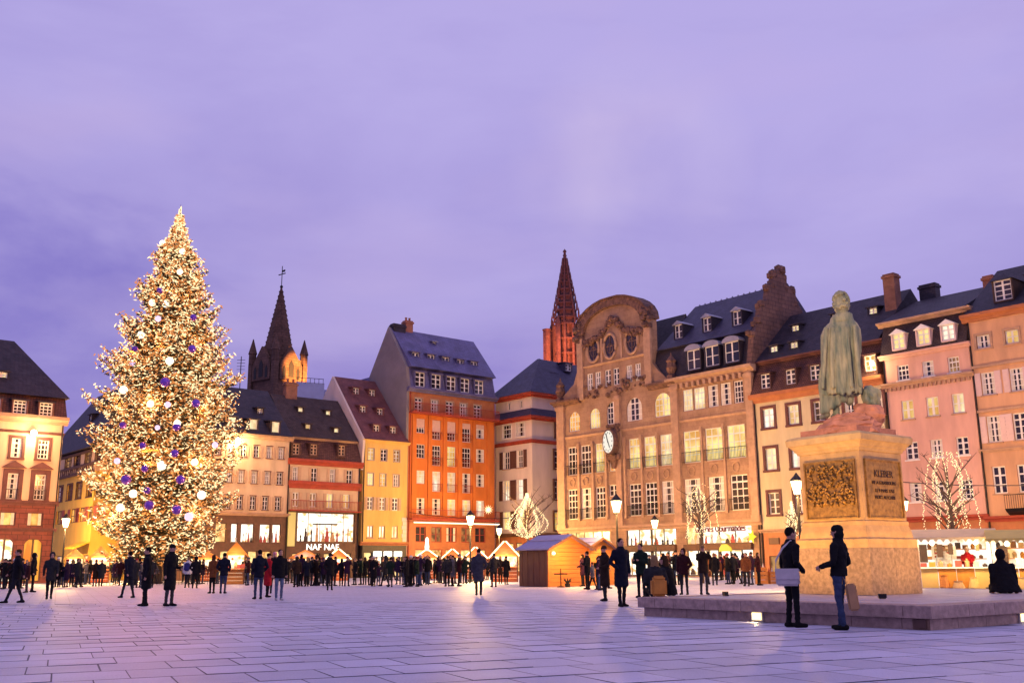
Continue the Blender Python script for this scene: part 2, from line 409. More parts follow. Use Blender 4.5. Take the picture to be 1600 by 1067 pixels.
def band(F, u0, u1, z0, z1, proud, m, name='cornice', y0=0.0, ret=True):
    """moulded string course or cornice"""
    h = z1-z0; p = proud; b = MB()
    b.prism([(y0+0.1, z0), (y0-p*0.35, z0), (y0-p*0.45, z0+h*0.3), (y0-p*0.75, z0+h*0.5), (y0-p, z0+h*0.6), (y0-p, z1), (y0+0.1, z1)], u0-(p*0.6 if ret else 0), u1+(p*0.6 if ret else 0))
    return b.build(name, MAT[m], F.root)
def roof_prism(F, u0, u1, poly, m, name='roof'):
    return MB().prism(poly, u0, u1).build(name, MAT[m], F.root)
def hip_roof(F, u0, u1, y0, y1, z0, zr, ul, ur, yr, m, name='roof'):
    """hipped roof: rectangle at the eaves, ridge from ul to ur at depth yr"""
    b = MB(); P = [(u0, y0, z0), (u1, y0, z0), (u1, y1, z0), (u0, y1, z0), (ul, yr, zr), (ur, yr, zr)]
    b.mesh(P, [(0, 1, 5, 4), (1, 2, 5), (2, 3, 4, 5), (3, 0, 4), (3, 2, 1, 0)]); return b.build(name, MAT[m], F.root)
def dormer(F, u, y, z, wd, h, dep, kind='gable', m='slate', cheek='slate', fr='white', pane='glass', cols=2, rows=3, trim=None):
    """roof window: front at (u, y, z), going dep back into the roof"""
    b = MB(); a = wd/2; t = 0.1
    b.box(-a-t, -a, 0, dep, -0.1, h); b.box(a, a+t, 0, dep, -0.1, h); b.box(-a, a, 0.0, dep, -0.12, 0)
    b.box(-a, a, 0.24, 0.3, 0, h)
    o = b.build('dormer', MAT[cheek], F.root, loc=(u, y, z))
    r = MB(); q = a+t+0.1
    if kind == 'gable' or kind == 'ped':
        rise = wd*0.42
        r.prism([(-q, h), (q, h), (0, h+rise)], -0.14, dep+rise*0.8, 'y')
    elif kind == 'arch':
        n = 10; pts = [(q*math.cos(math.pi*i/n), h+wd*0.34*math.sin(math.pi*i/n)) for i in range(n+1)]
        r.prism(pts, -0.12, dep, 'y')
    elif kind == 'hip':
        r.mesh([(-q, -0.12, h), (q, -0.12, h), (q, dep+0.6, h), (-q, dep+0.6, h), (0, 0.5, h+wd*0.45), (0, dep+0.8, h+wd*0.45)], [(0, 1, 4), (1, 2, 5, 4), (3, 0, 4, 5), (3, 2, 1, 0)])
    else:
        r.prism([(-0.18, h), (dep+0.4, h+0.22), (dep+0.4, h+0.32), (-0.18, h+0.1)], -q, q, 'x')
    r.build('dormer_roof', MAT[m], o)
    link('window_frame', win_frame(wd, h, cols, rows, False, MAT[fr], 0.045, 0.08), o)
    link('pane', plane_y(wd, h, 0.16, MAT[pane]), o)
    return o
def chimney(F, u, y, z0, z1, wd, dp, m, pots=2):
    b = MB(); b.box(-wd/2, wd/2, -dp/2, dp/2, z0, z1-0.35); b.box(-wd/2-0.09, wd/2+0.09, -dp/2-0.09, dp/2+0.09, z1-0.35, z1-0.15); b.box(-wd/2, wd/2, -dp/2, dp/2, z1-0.15, z1)
    o = b.build('chimney', MAT[m], F.root, loc=(u, y, 0))
    for i in range(pots):
        MB().lathe([(0.13, z1-0.02), (0.12, z1+0.3), (0.15, z1+0.32), (0.15, z1+0.38)], 8).build('chimney_pot', MAT['terracotta'], o, loc=(wd*((i+0.5)/pots-0.5), 0, 0))
    return o
def gutter(F, u, z0, z1, m='iron', y=-0.08):
    MB().tube([(u, y, z0), (u, y, z1)], 0.055, 6).build('drainpipe', MAT[m], F.root)
def yslope(y0, z0, y1, z1):
    return lambda z: y0+(y1-y0)*(z-z0)/(z1-z0)
# ------------------------------------------------------------------ building materials
mat('white', (0.78, 0.74, 0.68), 0.5, 0.08, 4, 0.05); mat('iron', (0.02, 0.018, 0.02), 0.45, 0.2, 6, 0.05, 0.6)
mat('pink_stucco', (0.62, 0.43, 0.28), 0.9, 0.22, 0.5, 0.15, detail=9); mat('peach_stucco', (0.60, 0.34, 0.19), 0.9, 0.24, 0.5, 0.15, detail=9); mat('rose_stucco', (0.63, 0.36, 0.28), 0.9, 0.2, 0.5, 0.15, detail=9)
mat('cream_stucco', (0.58, 0.48, 0.29), 0.9, 0.2, 0.5, 0.15, detail=9); mat('beige_stucco', (0.60, 0.43, 0.27), 0.9, 0.22, 0.5, 0.15, detail=9); mat('yellow_stucco', (0.66, 0.43, 0.12), 0.9, 0.2, 0.5, 0.15, detail=9)
mat('ochre_stucco', (0.66, 0.42, 0.08), 0.9, 0.14, 0.6, 0.12); mat('orange_stucco', (0.60, 0.17, 0.03), 0.9, 0.28, 0.45, 0.15, detail=9); mat('pale_stucco', (0.66, 0.54, 0.46), 0.9, 0.16, 0.4, 0.12, detail=9)
mat('grey_render', (0.22, 0.19, 0.19), 0.95, 0.18, 0.35, 0.2); mat('red_paint', (0.33, 0.05, 0.025), 0.7, 0.25, 2.0, 0.08)
masonry('maroon_stone', (0.24, 0.075, 0.055), (0.19, 0.06, 0.05), (0.08, 0.035, 0.03), 0.9, 0.42)
masonry('sandstone', (0.42, 0.265, 0.165), (0.37, 0.23, 0.15), (0.28, 0.17, 0.115), 1.1, 0.5, mortar=0.012, bump=0.2)
masonry('dark_sandstone', (0.20, 0.11, 0.085), (0.15, 0.085, 0.07), (0.07, 0.045, 0.04), 0.8, 0.4)
mat('carved_stone', (0.25, 0.13, 0.09), 0.9, 0.55, 2.6, 1.0, c2=(0.055, 0.03, 0.026), detail=8)
mat('trim_stone', (0.44, 0.27, 0.17), 0.85, 0.22, 2.0, 0.3)
mat('dark_trim', (0.13, 0.05, 0.045), 0.85, 0.25, 2.0, 0.3)
masonry('slate', (0.050, 0.040, 0.058), (0.030, 0.025, 0.038), (0.014, 0.012, 0.018), 0.32, 0.2, 0.62, 0.012, 0.7, 9)
masonry('dark_blue_slate', (0.062, 0.058, 0.115), (0.045, 0.042, 0.088), (0.02, 0.02, 0.045), 0.32, 0.2, 0.55, 0.012, 0.7, 9)
masonry('blue_slate', (0.15, 0.14, 0.30), (0.12, 0.115, 0.26), (0.06, 0.06, 0.15), 0.36, 0.22, 0.5, 0.012, 0.5, 5)
masonry('maroon_tile', (0.17, 0.075, 0.06), (0.11, 0.048, 0.045), (0.04, 0.022, 0.022), 0.22, 0.17, 0.8, 0.02, 0.9, 10)
masonry('brown_tile', (0.085, 0.058, 0.058), (0.06, 0.043, 0.046), (0.03, 0.02, 0.022), 0.22, 0.17, 0.8, 0.015, 0.8, 10)
masonry('red_tile', (0.24, 0.085, 0.085), (0.19, 0.07, 0.075), (0.09, 0.04, 0.045), 0.22, 0.17, 0.7, 0.015, 0.6, 8)
masonry('brick', (0.30, 0.12, 0.075), (0.24, 0.095, 0.06), (0.28, 0.2, 0.16), 0.24, 0.075, 0.9, 0.01, 0.5, 8)
mat('terracotta', (0.35, 0.14, 0.08), 0.8, 0.2, 5, 0.1); mat('brown_wood', (0.13, 0.06, 0.03), 0.7, 0.35, 3, 0.2, stretch=(6, 6, 0.8)); mat('dark_wood', (0.06, 0.032, 0.022), 0.7, 0.35, 3, 0.2)
mat('ochre_timber', (0.10, 0.05, 0.03), 0.8, 0.3, 4, 0.2)
mat('blind_pink', (0.66, 0.44, 0.36), 0.7, 0.1, 3, 0.03); mat('shutter_wood', (0.50, 0.33, 0.21), 0.7, 0.15, 3, 0.05); mat('shutter_white', (0.68, 0.50, 0.46), 0.6, 0.08, 3, 0.04); mat('shutter_brown', (0.11, 0.045, 0.03), 0.7, 0.25, 3, 0.05); mat('shutter_red', (0.30, 0.07, 0.04), 0.7, 0.2, 3, 0.05)
mat('curtain', (0.72, 0.66, 0.55), 0.9, 0.12, 5, 0.05); mat('pilaster_yellow', (0.66, 0.44, 0.14), 0.8, 0.1, 2, 0.05)
mat('shop_black', (0.03, 0.02, 0.018), 0.5, 0.3, 2, 0.05); mat('shop_brown', (0.12, 0.055, 0.03), 0.6, 0.3, 2, 0.05)
mat('fascia_orange', (0.40, 0.14, 0.05), 0.6, 0.2, 1.5, 0.05); mat('zinc', (0.30, 0.30, 0.36), 0.45, 0.15, 2, 0.05, 0.4); mat('black_mask', (0.015, 0.012, 0.012), 0.7)
glow('lit_yellow', (1.0, 0.80, 0.30), 1.1, (0.62, 0.32, 0.06), 0.9, stretch=(1, 1, 0.6), lo=0.35, hi=0.62); glow('lit_orange', (1.0, 0.55, 0.13), 1.05, (0.62, 0.22, 0.03), 1.8)
glow('lit_pale', (1.0, 0.88, 0.52), 1.1, (0.66, 0.40, 0.14), 0.9, stretch=(1, 1, 0.6), lo=0.35, hi=0.62); glow('lit_dim', (0.75, 0.38, 0.12), 0.55, (0.20, 0.08, 0.03), 1.6)
glow('lit_white', (1.0, 0.94, 0.76), 1.2, (0.72, 0.46, 0.20), 0.9, stretch=(1, 1, 0.6), lo=0.35, hi=0.6); glow('shop_white', (1.0, 0.94, 0.80), 1.7, (0.62, 0.36, 0.12), 1.3, stretch=(1, 1, 1.4), lo=0.36, hi=0.50)
glow('shop_gold', (1.0, 0.70, 0.27), 1.35, (0.45, 0.17, 0.03), 1.8); glow('sign_white', (1.0, 0.93, 0.82), 2.2); glow('sign_red', (1.0, 0.25, 0.15), 1.0)
glow('lit_arch', (1.0, 0.50, 0.06), 1.25, (0.72, 0.18, 0.01), 0.9, stretch=(2, 1, 0.4))
G = 'white'
# shop goods: dark shapes standing before a bright room
def goods(F, par, u0, u1, z0, z1, n, y=-0.0, tall=0.8, mats=None, name='display_goods', seed=1):
    rnd = random.Random(seed); ms = mats or [mat('goods_dark', (0.05, 0.03, 0.03), 0.8), mat('goods_red', (0.35, 0.06, 0.05), 0.7), mat('goods_tan', (0.45, 0.28, 0.14), 0.8), mat('goods_pale', (0.6, 0.55, 0.5), 0.8)]
    h = z1-z0
    for k in range(n):
        x = u0+(u1-u0)*(k+0.3+0.4*rnd.random())/n; b = MB(); t = h*tall*rnd.uniform(0.3, 1.0); wd = (u1-u0)/n*rnd.uniform(0.22, 0.42)
        if rnd.random() < 0.5:   # a dressed figure on a stand
            b.lathe([(wd*0.55, z0), (wd*0.35, z0+t*0.5), (wd*0.6, z0+t*0.78), (wd*0.2, z0+t*0.85), (wd*0.25, z0+t*0.93), (wd*0.05, z0+t)], 7)
        else:                    # boxes piled up
            b.box(-wd, wd, -0.04, 0.04, z0, z0+t*0.4); b.box(-wd*0.6, wd*0.7, -0.04, 0.04, z0+t*0.4+0.003, z0+t*0.75); b.box(-wd*0.4, wd*0.3, -0.03, 0.03, z0+t*0.75+0.003, z0+t)
        o = b.build(name, rnd.choice(ms), par, loc=(x, y, 0))
        if par is not F.root: o.location = (x, y, 0)
# ------------------------------------------------------------------ where the building fronts stand
D1 = Vector((0.64, -0.768, 0)).normalized()      # east row, coming towards the viewer to the right
D2 = Vector((0.766, 0.643, 0)).normalized()      # north row, going away to the right
PC = Vector((20.9, 86.0, 0))                     # seam between the department store and the cream house
PO = Vector((-11.2, 107.0, 0))                   # left corner of the orange house
def on_line(P, D, px, z=8.0):
    a, b = -70.0, 70.0
    for _ in range(50):
        m = (a+b)/2; q = P+D*m
        if q.y < 3: b = m; continue
        if project((q.x, q.y, z))[0] < px: a = m
        else: b = m
    return P+D*((a+b)/2)
def front(name, P, D, pl, pr, zl, label, cat='house', zr=None):
    A = on_line(P, D, pl, zl); B = on_line(P, D, pr, zr or zl)
    return Fac(name, A, D, label, cat, (B-A).length)
# ================================================================== left house (pink, maroon stone below)
A_ = Vector((-37.3, 82.5, 0))
F = Fac('arcaded_house', A_-D2*14, D2, 'pink house with maroon stone arcade and dark mansard roof at the edge of the square', 'house', 14)
F.len = 14
zc = F.z(97, 663); zb = F.z(80, 788); zm = F.z(78, 828); zmt = F.z(91, 620.5)
s = Sec(F, 0, 14, zb, zc, 'pink_stucco')
s.row([67.5, 26, -15.5], 67.5, 687, 717, 17, cols=3, rows=4, sur=('dark_trim', 0.22, 0.06), pane='glass')
r_ = s.row([62, 19, -24], 62, 741, 781, 17, cols=3, rows=5, sur=('dark_trim', 0.34, 0.1), rail='iron')
for o in r_:
    MB().prism([(-0.95, 2.5), (0.95, 2.5), (0.6, 2.75), (0, 3.05), (-0.6, 2.75)], -0.17, 0.0, 'y').build('pediment', MAT['dark_trim'], o, loc=(0, 0, -0.02))
s.build()
s = Sec(F, 0, 14, zm, zb, 'maroon_stone'); s.row([54.5, 12, -30], 54.5, 800, 822, 25, cols=1, rows=1, pane='lit_orange', curtain='curtain', fr='dark_trim'); s.build()
s = Sec(F, 0, 14, 0, zm, 'maroon_stone')
for px, pn in ((51, 'lit_arch'), (6, 'shop_white'), (-40, 'lit_arch')):
    ua = F.u(px-15, 2.5); ub = F.u(px+15, 2.5); s.win(ua, ub, 0.12, F.z(51, 841), arch=True, pane=pn, cols=2, rows=1, fr='shop_brown')
s.build()
band(F, 0, 14, zc-0.1, zc+0.55, 0.45, 'trim_stone'); band(F, 0, 14, zc-0.95, zc-0.75, 0.12, 'dark_trim', 'string_course'); band(F, 0, 14, zb-0.15, zb+0.25, 0.22, 'dark_trim', 'string_course'); band(F, 0, 14, zm-0.15, zm+0.15, 0.2, 'dark_trim', 'string_course')
roof_prism(F, -0.2, 14.1, [(-0.3, zc+0.55), (0.7, zmt), (8.5, zmt), (8.5, zc+0.55)], 'maroon_tile', 'mansard')
zr_ = zmt+5.2
hip_roof(F, -0.6, 14.35, 0.25, 9, zmt+0.003, zr_, 4, 10.6, 4.6, 'slate')
for px in (70.5, 30, -11):
    dormer(F, F.u(px, zc+1.5), -0.42, F.z(70.5, 651), 1.0, F.z(70.5, 630)-F.z(70.5, 651), 1.3, 'shed', 'slate', 'dark_trim', cols=3, rows=4)
dormer(F, F.u(8, zmt+1), 1.3, F.z(8, 597, 1.5), 0.9, 0.8, 1.4, 'shed', 'slate', 'slate', pane='lit_pale')
gutter(F, 13.9, 0, zc)
lm = empty('facade_lamp', (13.6-3.8, -0.5, F.z(50, 679)), 0, parent=F.root)
ul = F.u(50, F.z(50, 679))
lm.location = (ul, 0, F.z(50, 679))
MB().tube([(0, 0, 0.1), (0, -0.45, 0.22)], 0.03, 6).build('bracket', MAT['iron'], lm); MB().ball((0, -0.5, 0.1), 0.26, 10).build('lamp_globe', glow('lamp_globe', (1.0, 0.78, 0.42), 14.0), lm)
LEFT = F
point(F.world(ul, -0.95, F.z(50, 679)-0.1), 750, WARM, 0.25)
# ================================================================== half-timbered house beyond it
PB = Vector((-49.6, 108, 0)); A_ = PB-D1*3
F = Fac('half_timbered_house', A_, D1, 'yellow half timbered house with steep slate roof, half hidden by the Christmas tree', 'house', 17)
ze = F.z(92, 716); z1 = F.z(92, 737); z2 = F.z(92, 748)
s = Sec(F, 0, 17, z2, ze, 'beige_stucco'); s.row([107, 121, 138, 154], 107, 714, 731, 9, cols=2, rows=3, fr='ochre_timber', sur=('ochre_timber', 0.14, 0.05), panes=['lit_dim', 'glass']); s.build()
bb = MB()
for k in range(26):
    u = 0.3+k*0.65; bb.box(u-0.09, u+0.09, -0.07, -0.005, z2+0.12, z1-0.02)
bb.build('timber_studs', MAT['ochre_timber'], F.root)['kind'] = 'stuff'
for k in range(8):
    u = 0.6+k*2.1; MB().prism([(u, z2+0.1), (u+0.22, z2+0.1), (u+1.2, z1-0.05), (u+0.98, z1-0.05)], -0.09, -0.072, 'y').build('timber_brace', MAT['ochre_timber'], F.root)
for z in (z2, z1, ze-0.15): MB().box(0, 17, -0.14, 0.02, z-0.12, z+0.12).build('timber_beam', MAT['ochre_timber'], F.root)
s = Sec(F, 0.05, 16.95, 0, z2, 'ochre_stucco', y0=0.15)
s.row([94, 109, 123.5, 140, 156], 109, 757, 781, 8.5, cols=2, rows=3, fr='dark_trim', panes=['glass', 'glass', 'lit_dim'], sur=('ochre_timber', 0.12, 0.04))
s.row([92.5, 114, 128, 142, 158], 92.5, 798, 819, 8.5, cols=2, rows=2, fr='dark_trim', panes=['lit_dim', 'lit_orange', 'lit_orange'], shut='shutter_red')
for px in (92, 106, 119, 132, 145, 158): s.row([px], 106, 868, 903, 11, cols=1, rows=1, fr='shop_brown', pane='lit_orange' if px % 2 else 'shop_gold')
s.build()
MB().prism([(0.1, 0), (-1.3, -0.55), (-1.3, -0.7), (0.1, -0.12)], F.u(122, 5), 17, 'x').build('awning', mat('awning_yellow', (0.62, 0.40, 0.03), 0.8), F.root, loc=(0, 0.1, F.z(130, 846)))
zr_ = F.z(120, 633, 5.0)
roof_prism(F, -0.3, 17.3, [(-0.5, ze+0.15), (5.0, zr_), (10.5, ze+0.15)], 'slate')
for px, py in ((109, 668), (118, 650)): dormer(F, F.u(px, ze+3), 2.0, F.z(px, py, 2.0), 0.7, 0.6, 1.5, 'shed', 'slate', 'slate')
# ================================================================== beige house right of the tree
F = front('beige_house', PO, D2, 262, 451.5, 9, 'long beige house with dark slate roof rising from behind the Christmas tree', zr=9)
Lh = F.len; ze = F.z(440, 688.5); zs = F.z(400, 805)
s = Sec(F, 0, Lh, zs, ze, 'beige_stucco')
k = dict(cols=2, rows=3, sur=('dark_trim', 0.09, 0.04), shut='shutter_wood', bar=0.03, frw=0.05)
more = [301, 321, 341]
s.row(more+[361, 381, 401, 421, 439.5], 439.5, 699, 717, 8.5, **k); s.row(more+[358, 377, 397.5, 418, 437], 437, 738, 757, 8.5, **k); s.row([298, 317, 336, 355, 374.5, 395, 414.5, 434], 434, 776.5, 797, 8.5, **k); s.build()
s = Sec(F, 0, Lh, 0, zs, 'shop_brown')
for px, wd in ((345, 18), (366, 11), (386.5, 21), (414, 17), (432, 14)): s.row([px], 414, 818, 848, wd, cols=1, rows=1, fr='shop_brown', pane='shop_white' if px > 360 else 'shop_gold')
for px in (350, 372, 394, 416, 436): s.row([px], 414, 860, 899, 15, cols=1, rows=1, fr='shop_brown', pane='shop_gold')
for px, n in ((366, 2), (386.5, 4), (414, 3), (432, 3)): goods(F, F.root, F.u(px-8, 4), F.u(px+8, 4), F.z(414, 848)+0.05, F.z(414, 822), n, 0.1, seed=int(px))
s.build('shopfront')
band(F, 0, Lh, ze-0.05, ze+0.4, 0.35, 'trim_stone'); band(F, 0, Lh, zs-0.05, zs+0.25, 0.3, 'trim_stone', 'string_course')
zr_ = F.z(420, 611.5, 5.5); yr = yslope(-0.5, ze+0.4, 5.5, zr_)
roof_prism(F, -0.2, Lh-0.02, [(-0.5, ze+0.4), (5.5, zr_), (11.5, ze+0.4)], 'slate')
for px, py, w_, h_ in ((391, 674, 0.8, 1.0), (424.5, 679, 0.8, 1.1), (358, 670, 0.8, 1.0), (406, 648, 0.55, 0.55)):
    u, z = F.at(px, py, 0.6 if py > 655 else 2.2); dormer(F, u, yr(z)+0.05, z+0.08, w_, h_, 1.3, 'shed', 'slate', 'brown_tile', pane='lit_pale' if h_ > 0.9 else 'glass', cols=1 if h_ > .9 else 2, rows=1 if h_ > .9 else 2)
gutter(F, Lh-0.1, 0, ze)
lm = empty('facade_lamp', (F.u(368, F.z(368, 690)), 0, F.z(368, 690)), 0, parent=F.root)
MB().tube([(0, 0, 0.1), (0, -0.45, 0.22)], 0.03, 6).build('bracket', MAT['iron'], lm); MB().ball((0, -0.5, 0.1), 0.26, 10).build('lamp_globe', MAT['lamp_globe'], lm)
point(F.world(lm.location.x, -0.95, lm.location.z-0.1), 900, WARM, 0.25)
# ================================================================== house with the maroon mansard
F = front('shop_house', PO, D2, 452, 562, 9, 'house with maroon tiled mansard above a wide bright shop window, between beige and yellow houses')
Lh = F.len; ze = F.z(505, 724.5); zmb = F.z(505, 686); z2 = F.z(505, 759); zs = F.z(515, 798)
s = Sec(F, 0, Lh, z2, ze, 'beige_stucco'); s.row([461.5, 491, 519.5, 546], 491, 731, 753, 9, cols=2, rows=3, shut='shutter_wood', sill='trim_stone', bar=0.03, frw=0.05); s.build()
s = Sec(F, 0, Lh, zs, z2, 'beige_stucco', y0=0.004); s.row([462, 489, 515, 541], 489, 770, 792, 10, cols=2, rows=2, shut='shutter_wood', panes=['lit_dim', 'lit_dim', 'lit_yellow', 'lit_yellow']); s.build()
band(F, 0, Lh, ze-0.25, ze+0.35, 0.4, 'red_paint'); band(F, 0, Lh, z2-0.35, z2+0.4, 0.25, 'red_paint', 'string_course')
b = MB(); zb = F.z(489, 797)
b.box(0, Lh, -0.62, -0.56, zb+0.85, zb+0.92); b.box(0, Lh, -0.62, -0.1, zb-0.12, zb)
for i in range(int(Lh/0.16)): b.box(i*0.16, i*0.16+0.03, -0.605, -0.575, zb, zb+0.85)
b.build('balcony', MAT['red_paint'], F.root)
ua, ub = F.u(463.5, 5), F.u(563, 5); za, zb2 = F.z(515, 848), F.z(515, 800)
s = Sec(F, 0, Lh, 0, zs-0.14, 'shop_brown', y0=0.01); s.win(ua, ub-0.6, za, zb2, pane='shop_white', cols=5, rows=1, fr='shop_brown', frw=0.16)
zd = F.z(515, 864)
for i in range(4): s.win(0.6+i*(Lh-1)/4, 0.2+(i+1)*(Lh-1)/4, 0.1, zd, pane='shop_gold', cols=2, rows=1, fr='shop_black')
s.build('shopfront')
goods(F, F.root, ua+0.3, ub-1.0, za+0.1, zb2-0.9, 10, 0.12, 0.95, seed=4)
MB().box(ua+1.8, ub-2.6, 0.07, 0.11, zb2-1.25, zb2-1.12).build('hanging_rail', MAT['shop_black'], F.root)
MB().box(ua+1.9, ub-2.7, 0.06, 0.12, zb2-1.05, zb2-0.45).build('light_box', MAT['sign_white'], F.root)
MB().box(F.u(449.8, 5), F.u(460, 5), -0.2, 0.0, F.z(455, 853), F.z(455, 800)).build('shop_pillar', glow('pillar_glow', (1.0, 0.62, 0.16), 0.75), F.root)
lettering('NAF NAF', 0.85, MAT['sign_white'], F.root, (F.u(504.5, 4), -0.03, F.z(504, 854.8)), (R(90), 0, 0), 0.03, sx=1.05)
poly = [(-0.25, ze+0.35), (0.75, zmb), (8.5, zmb), (8.5, ze+0.35)]
roof_prism(F, 0, Lh, poly, 'maroon_tile', 'mansard'); band(F, 0, Lh, zmb-0.12, zmb+0.1, 0.2, 'trim_stone', 'string_course', y0=0.7)
zr_ = F.z(490, 622.5, 5.0); yr = yslope(0.4, zmb+0.1, 5.0, zr_)
roof_prism(F, 0, Lh, [(0.4, zmb+0.1), (5.0, zr_), (10, zmb+0.1)], 'brown_tile')
for px in (461, 488.5, 532): dormer(F, F.u(px, ze+1.3), -0.3, F.z(px, 711+(px-488)*0.03), 0.75, 1.05, 1.2, 'shed', 'maroon_tile', 'maroon_tile', cols=2, rows=3, fr='shutter_wood')
for px, py in ((478, 643), (521, 648), (484, 671), (527.5, 677)):
    u, z = F.at(px, py, 2.0 if py < 655 else 0.9); dormer(F, u, yr(z), z+0.05, 0.55, 0.5, 1.2, 'shed', 'brown_tile', 'brown_tile', cols=1, rows=1, pane='lit_pale')
u, z = F.at(449, 618, 5); chimney(F, u+0.3, 5.0, zr_-1.2, F.z(449, 597, 5), 1.3, 0.7, 'brick')
gutter(F, Lh-0.12, 0, ze)
# ================================================================== yellow house
F = front('yellow_house', PO, D2, 566, 636, 9, 'narrow yellow house with steep purple red roof and three windows per floor')
Lh = F.len; ze = F.z(600, 691.5); zs = F.z(600, 851)
s = Sec(F, 0, Lh, zs, ze, 'yellow_stucco')
k = dict(cols=2, rows=3, sur=('shutter_wood', 0.08, 0.03), bar=0.035, frw=0.06)
s.row([580, 600, 620], 600, 702, 720, 9.5, panes=['lit_yellow', 'glass', 'lit_dim'], **k); s.row([579, 598.5, 619], 598.5, 740, 759, 9.5, panes=['lit_yellow', 'lit_orange', 'glass'], **k)
s.row([578.5, 597.5, 617.5], 597.5, 777, 797, 9, cols=2, rows=3, shut='shutter_wood', panes=['glass', 'lit_dim', 'glass']); s.row([578.5, 597, 617], 597, 821, 840, 9, cols=2, rows=1, panes=['lit_white'], sill='trim_stone', fr='shutter_wood'); s.build()
s = Sec(F, 0, Lh, 0, zs, 'shop_black'); zd = F.z(600, 862)
for i, pn in enumerate(('shop_gold', 'shop_white', 'lit_yellow', 'shop_gold')): s.win(0.4+i*(Lh-0.6)/4, 0.15+(i+1)*(Lh-0.6)/4, 0.1, zd, pane=pn, cols=1, rows=1, fr='shop_black')
s.build('shopfront')
for a in range(3): MB().box(F.u(583, 3)+a*1.25, F.u(583, 3)+a*1.25+0.95, -0.16, -0.06, F.z(600, 869), F.z(600, 861)).build('shop_sign', MAT['sign_white'], F.root)
band(F, 0, Lh, zs-0.05, zs+0.3, 0.3, 'fascia_orange', 'fascia'); band(F, 0, Lh, ze-0.1, ze+0.2, 0.3, 'yellow_stucco')
for i in range(6): MB().box(Lh-0.5-(0.12 if i % 2 else 0), Lh-0.02, -0.06, 0.0, zs+0.35+i*0.42, zs+0.74+i*0.42).build('quoin', MAT['pale_stucco'], F.root)
zr_ = F.z(565, 593.5, 6.5); yr = yslope(-0.4, ze+0.2, 6.5, zr_)
roof_prism(F, 0.05, Lh-0.05, [(-0.4, ze+0.2), (6.5, zr_), (13.4, ze+0.2)], 'red_tile')
MB().prism([(-0.3, ze+0.1), (6.5, zr_-0.02), (13.2, ze+0.1), (13.2, ze-3), (-0.02, ze-3)], -0.2, 0.046).build('gable_wall', MAT['pale_stucco'], F.root)
for px, py in ((556, 617), (581, 620), (565, 646), (591, 650), (584.5, 676), (610, 679)):
    yy = 4.6 if py < 630 else (2.7 if py < 660 else 0.9); u, z = F.at(px, py, yy); dormer(F, u, yr(z), z+0.05, 0.72, 0.72, 1.2, 'shed', 'red_tile', 'red_tile', cols=2, rows=2)
gutter(F, 0.12, 0, ze)
# ================================================================== orange house
F = front('orange_house', PO, D2, 637, 773, 9, 'tall orange house with blue slate roof, long balconies and a bare grey gable')
Lh = F.len; ze = F.z(700, 617.5); zk = F.z(700, 649.5); zb = F.z(705, 811.5); zg = F.z(705, 814)
s = Sec(F, 0, Lh, zk, ze, 'fascia_orange'); xs5 = [654, 679, 702.5, 724, 746]
s.row(xs5, 702.5, 627.5, 649, 11.5, cols=2, rows=4, sur=('trim_stone', 0.1, 0.05)); s.build()
s = Sec(F, 0, Lh, zb, zk, 'orange_stucco'); xs = [657.5, 682, 705.5, 729, 750.5]
def five(y0, y1, y2, panes, **kw):
    for i, px in enumerate(xs):
        mid = 0 < i < 4
        s.row([px], 705.5, y0, y2 if mid else y1, 13, cols=3, rows=4 if mid else 3, pane=panes[i], rail='red_paint' if mid else None, bar=0.035, frw=0.06, **kw)
for i, px in enumerate(xs):
    mid = 0 < i < 4; s.row([px], 705.5, 659, 689 if mid else 681, 13, cols=3, rows=4 if mid else 3, rail='red_paint' if mid else None, blind=('blind_pink', 0.62) if i < 3 else ('blind_pink', 0.3))
five(698, 719, 729, ['glass', 'glass', 'lit_yellow', 'glass', 'glass']); five(738, 758, 769, ['lit_white', 'lit_white', 'lit_pale', 'glass', 'glass'], curtain='curtain')
s.row(xs, 705.5, 780, 805, 13, cols=3, rows=4, panes=['glass', 'glass', 'lit_yellow', 'lit_yellow', 'lit_white'], bar=0.035, frw=0.06, curtain='curtain'); s.build()
for i in range(6):
    px = (645, 670, 693.5, 717, 740, 762)[i]; u = F.u(px, 13); MB().box(u-0.16, u+0.16, -0.14, 0.0, zb+0.2, zk-0.2).build('pilaster', MAT['orange_stucco'], F.root)
def long_balcony(z, u0, u1, m, dep=0.9):
    b = MB(); b.box(u0, u1, -dep, 0.0, z-0.18, z); b.box(u0, u1, -dep, -dep+0.05, z+0.9, z+0.96); b.box(u0, u1, -dep+0.005, -dep+0.045, z+0.1, z+0.15)
    n = int((u1-u0)/0.17)
    for i in range(n+1): x = u0+(u1-u0)*i/n; b.box(x-0.016, x+0.016, -dep+0.008, -dep+0.04, z, z+0.9)
    return b.build('balcony', MAT[m], F.root)
long_balcony(zk, 0.0, Lh, 'red_paint'); long_balcony(zb, 0.0, Lh, 'red_paint')
MB().box(0.2, Lh-0.1, -1.0, -0.92, zg-0.34, zg-0.2).build('light_strip', glow('light_strip', (1.0, 0.8, 0.55), 2.2), F.root)
s = Sec(F, 0, Lh, 0, zb-0.18, 'fascia_orange', y0=0.01)
for i, px in enumerate(xs): s.row([px], 705.5, 823, 847, 16, cols=2, rows=2, fr='red_paint', pane='lit_dim' if i % 2 else 'glass')
for i, px in enumerate(xs): s.row([px], 705.5, 858, 891, 18, cols=1, rows=1, fr='red_paint', pane='shop_gold')
s.build('shopfront')
band(F, 0, Lh, ze-0.1, ze+0.4, 0.5, 'blue_slate')
zd0, zd1 = ze+0.4, F.z(700, 581)
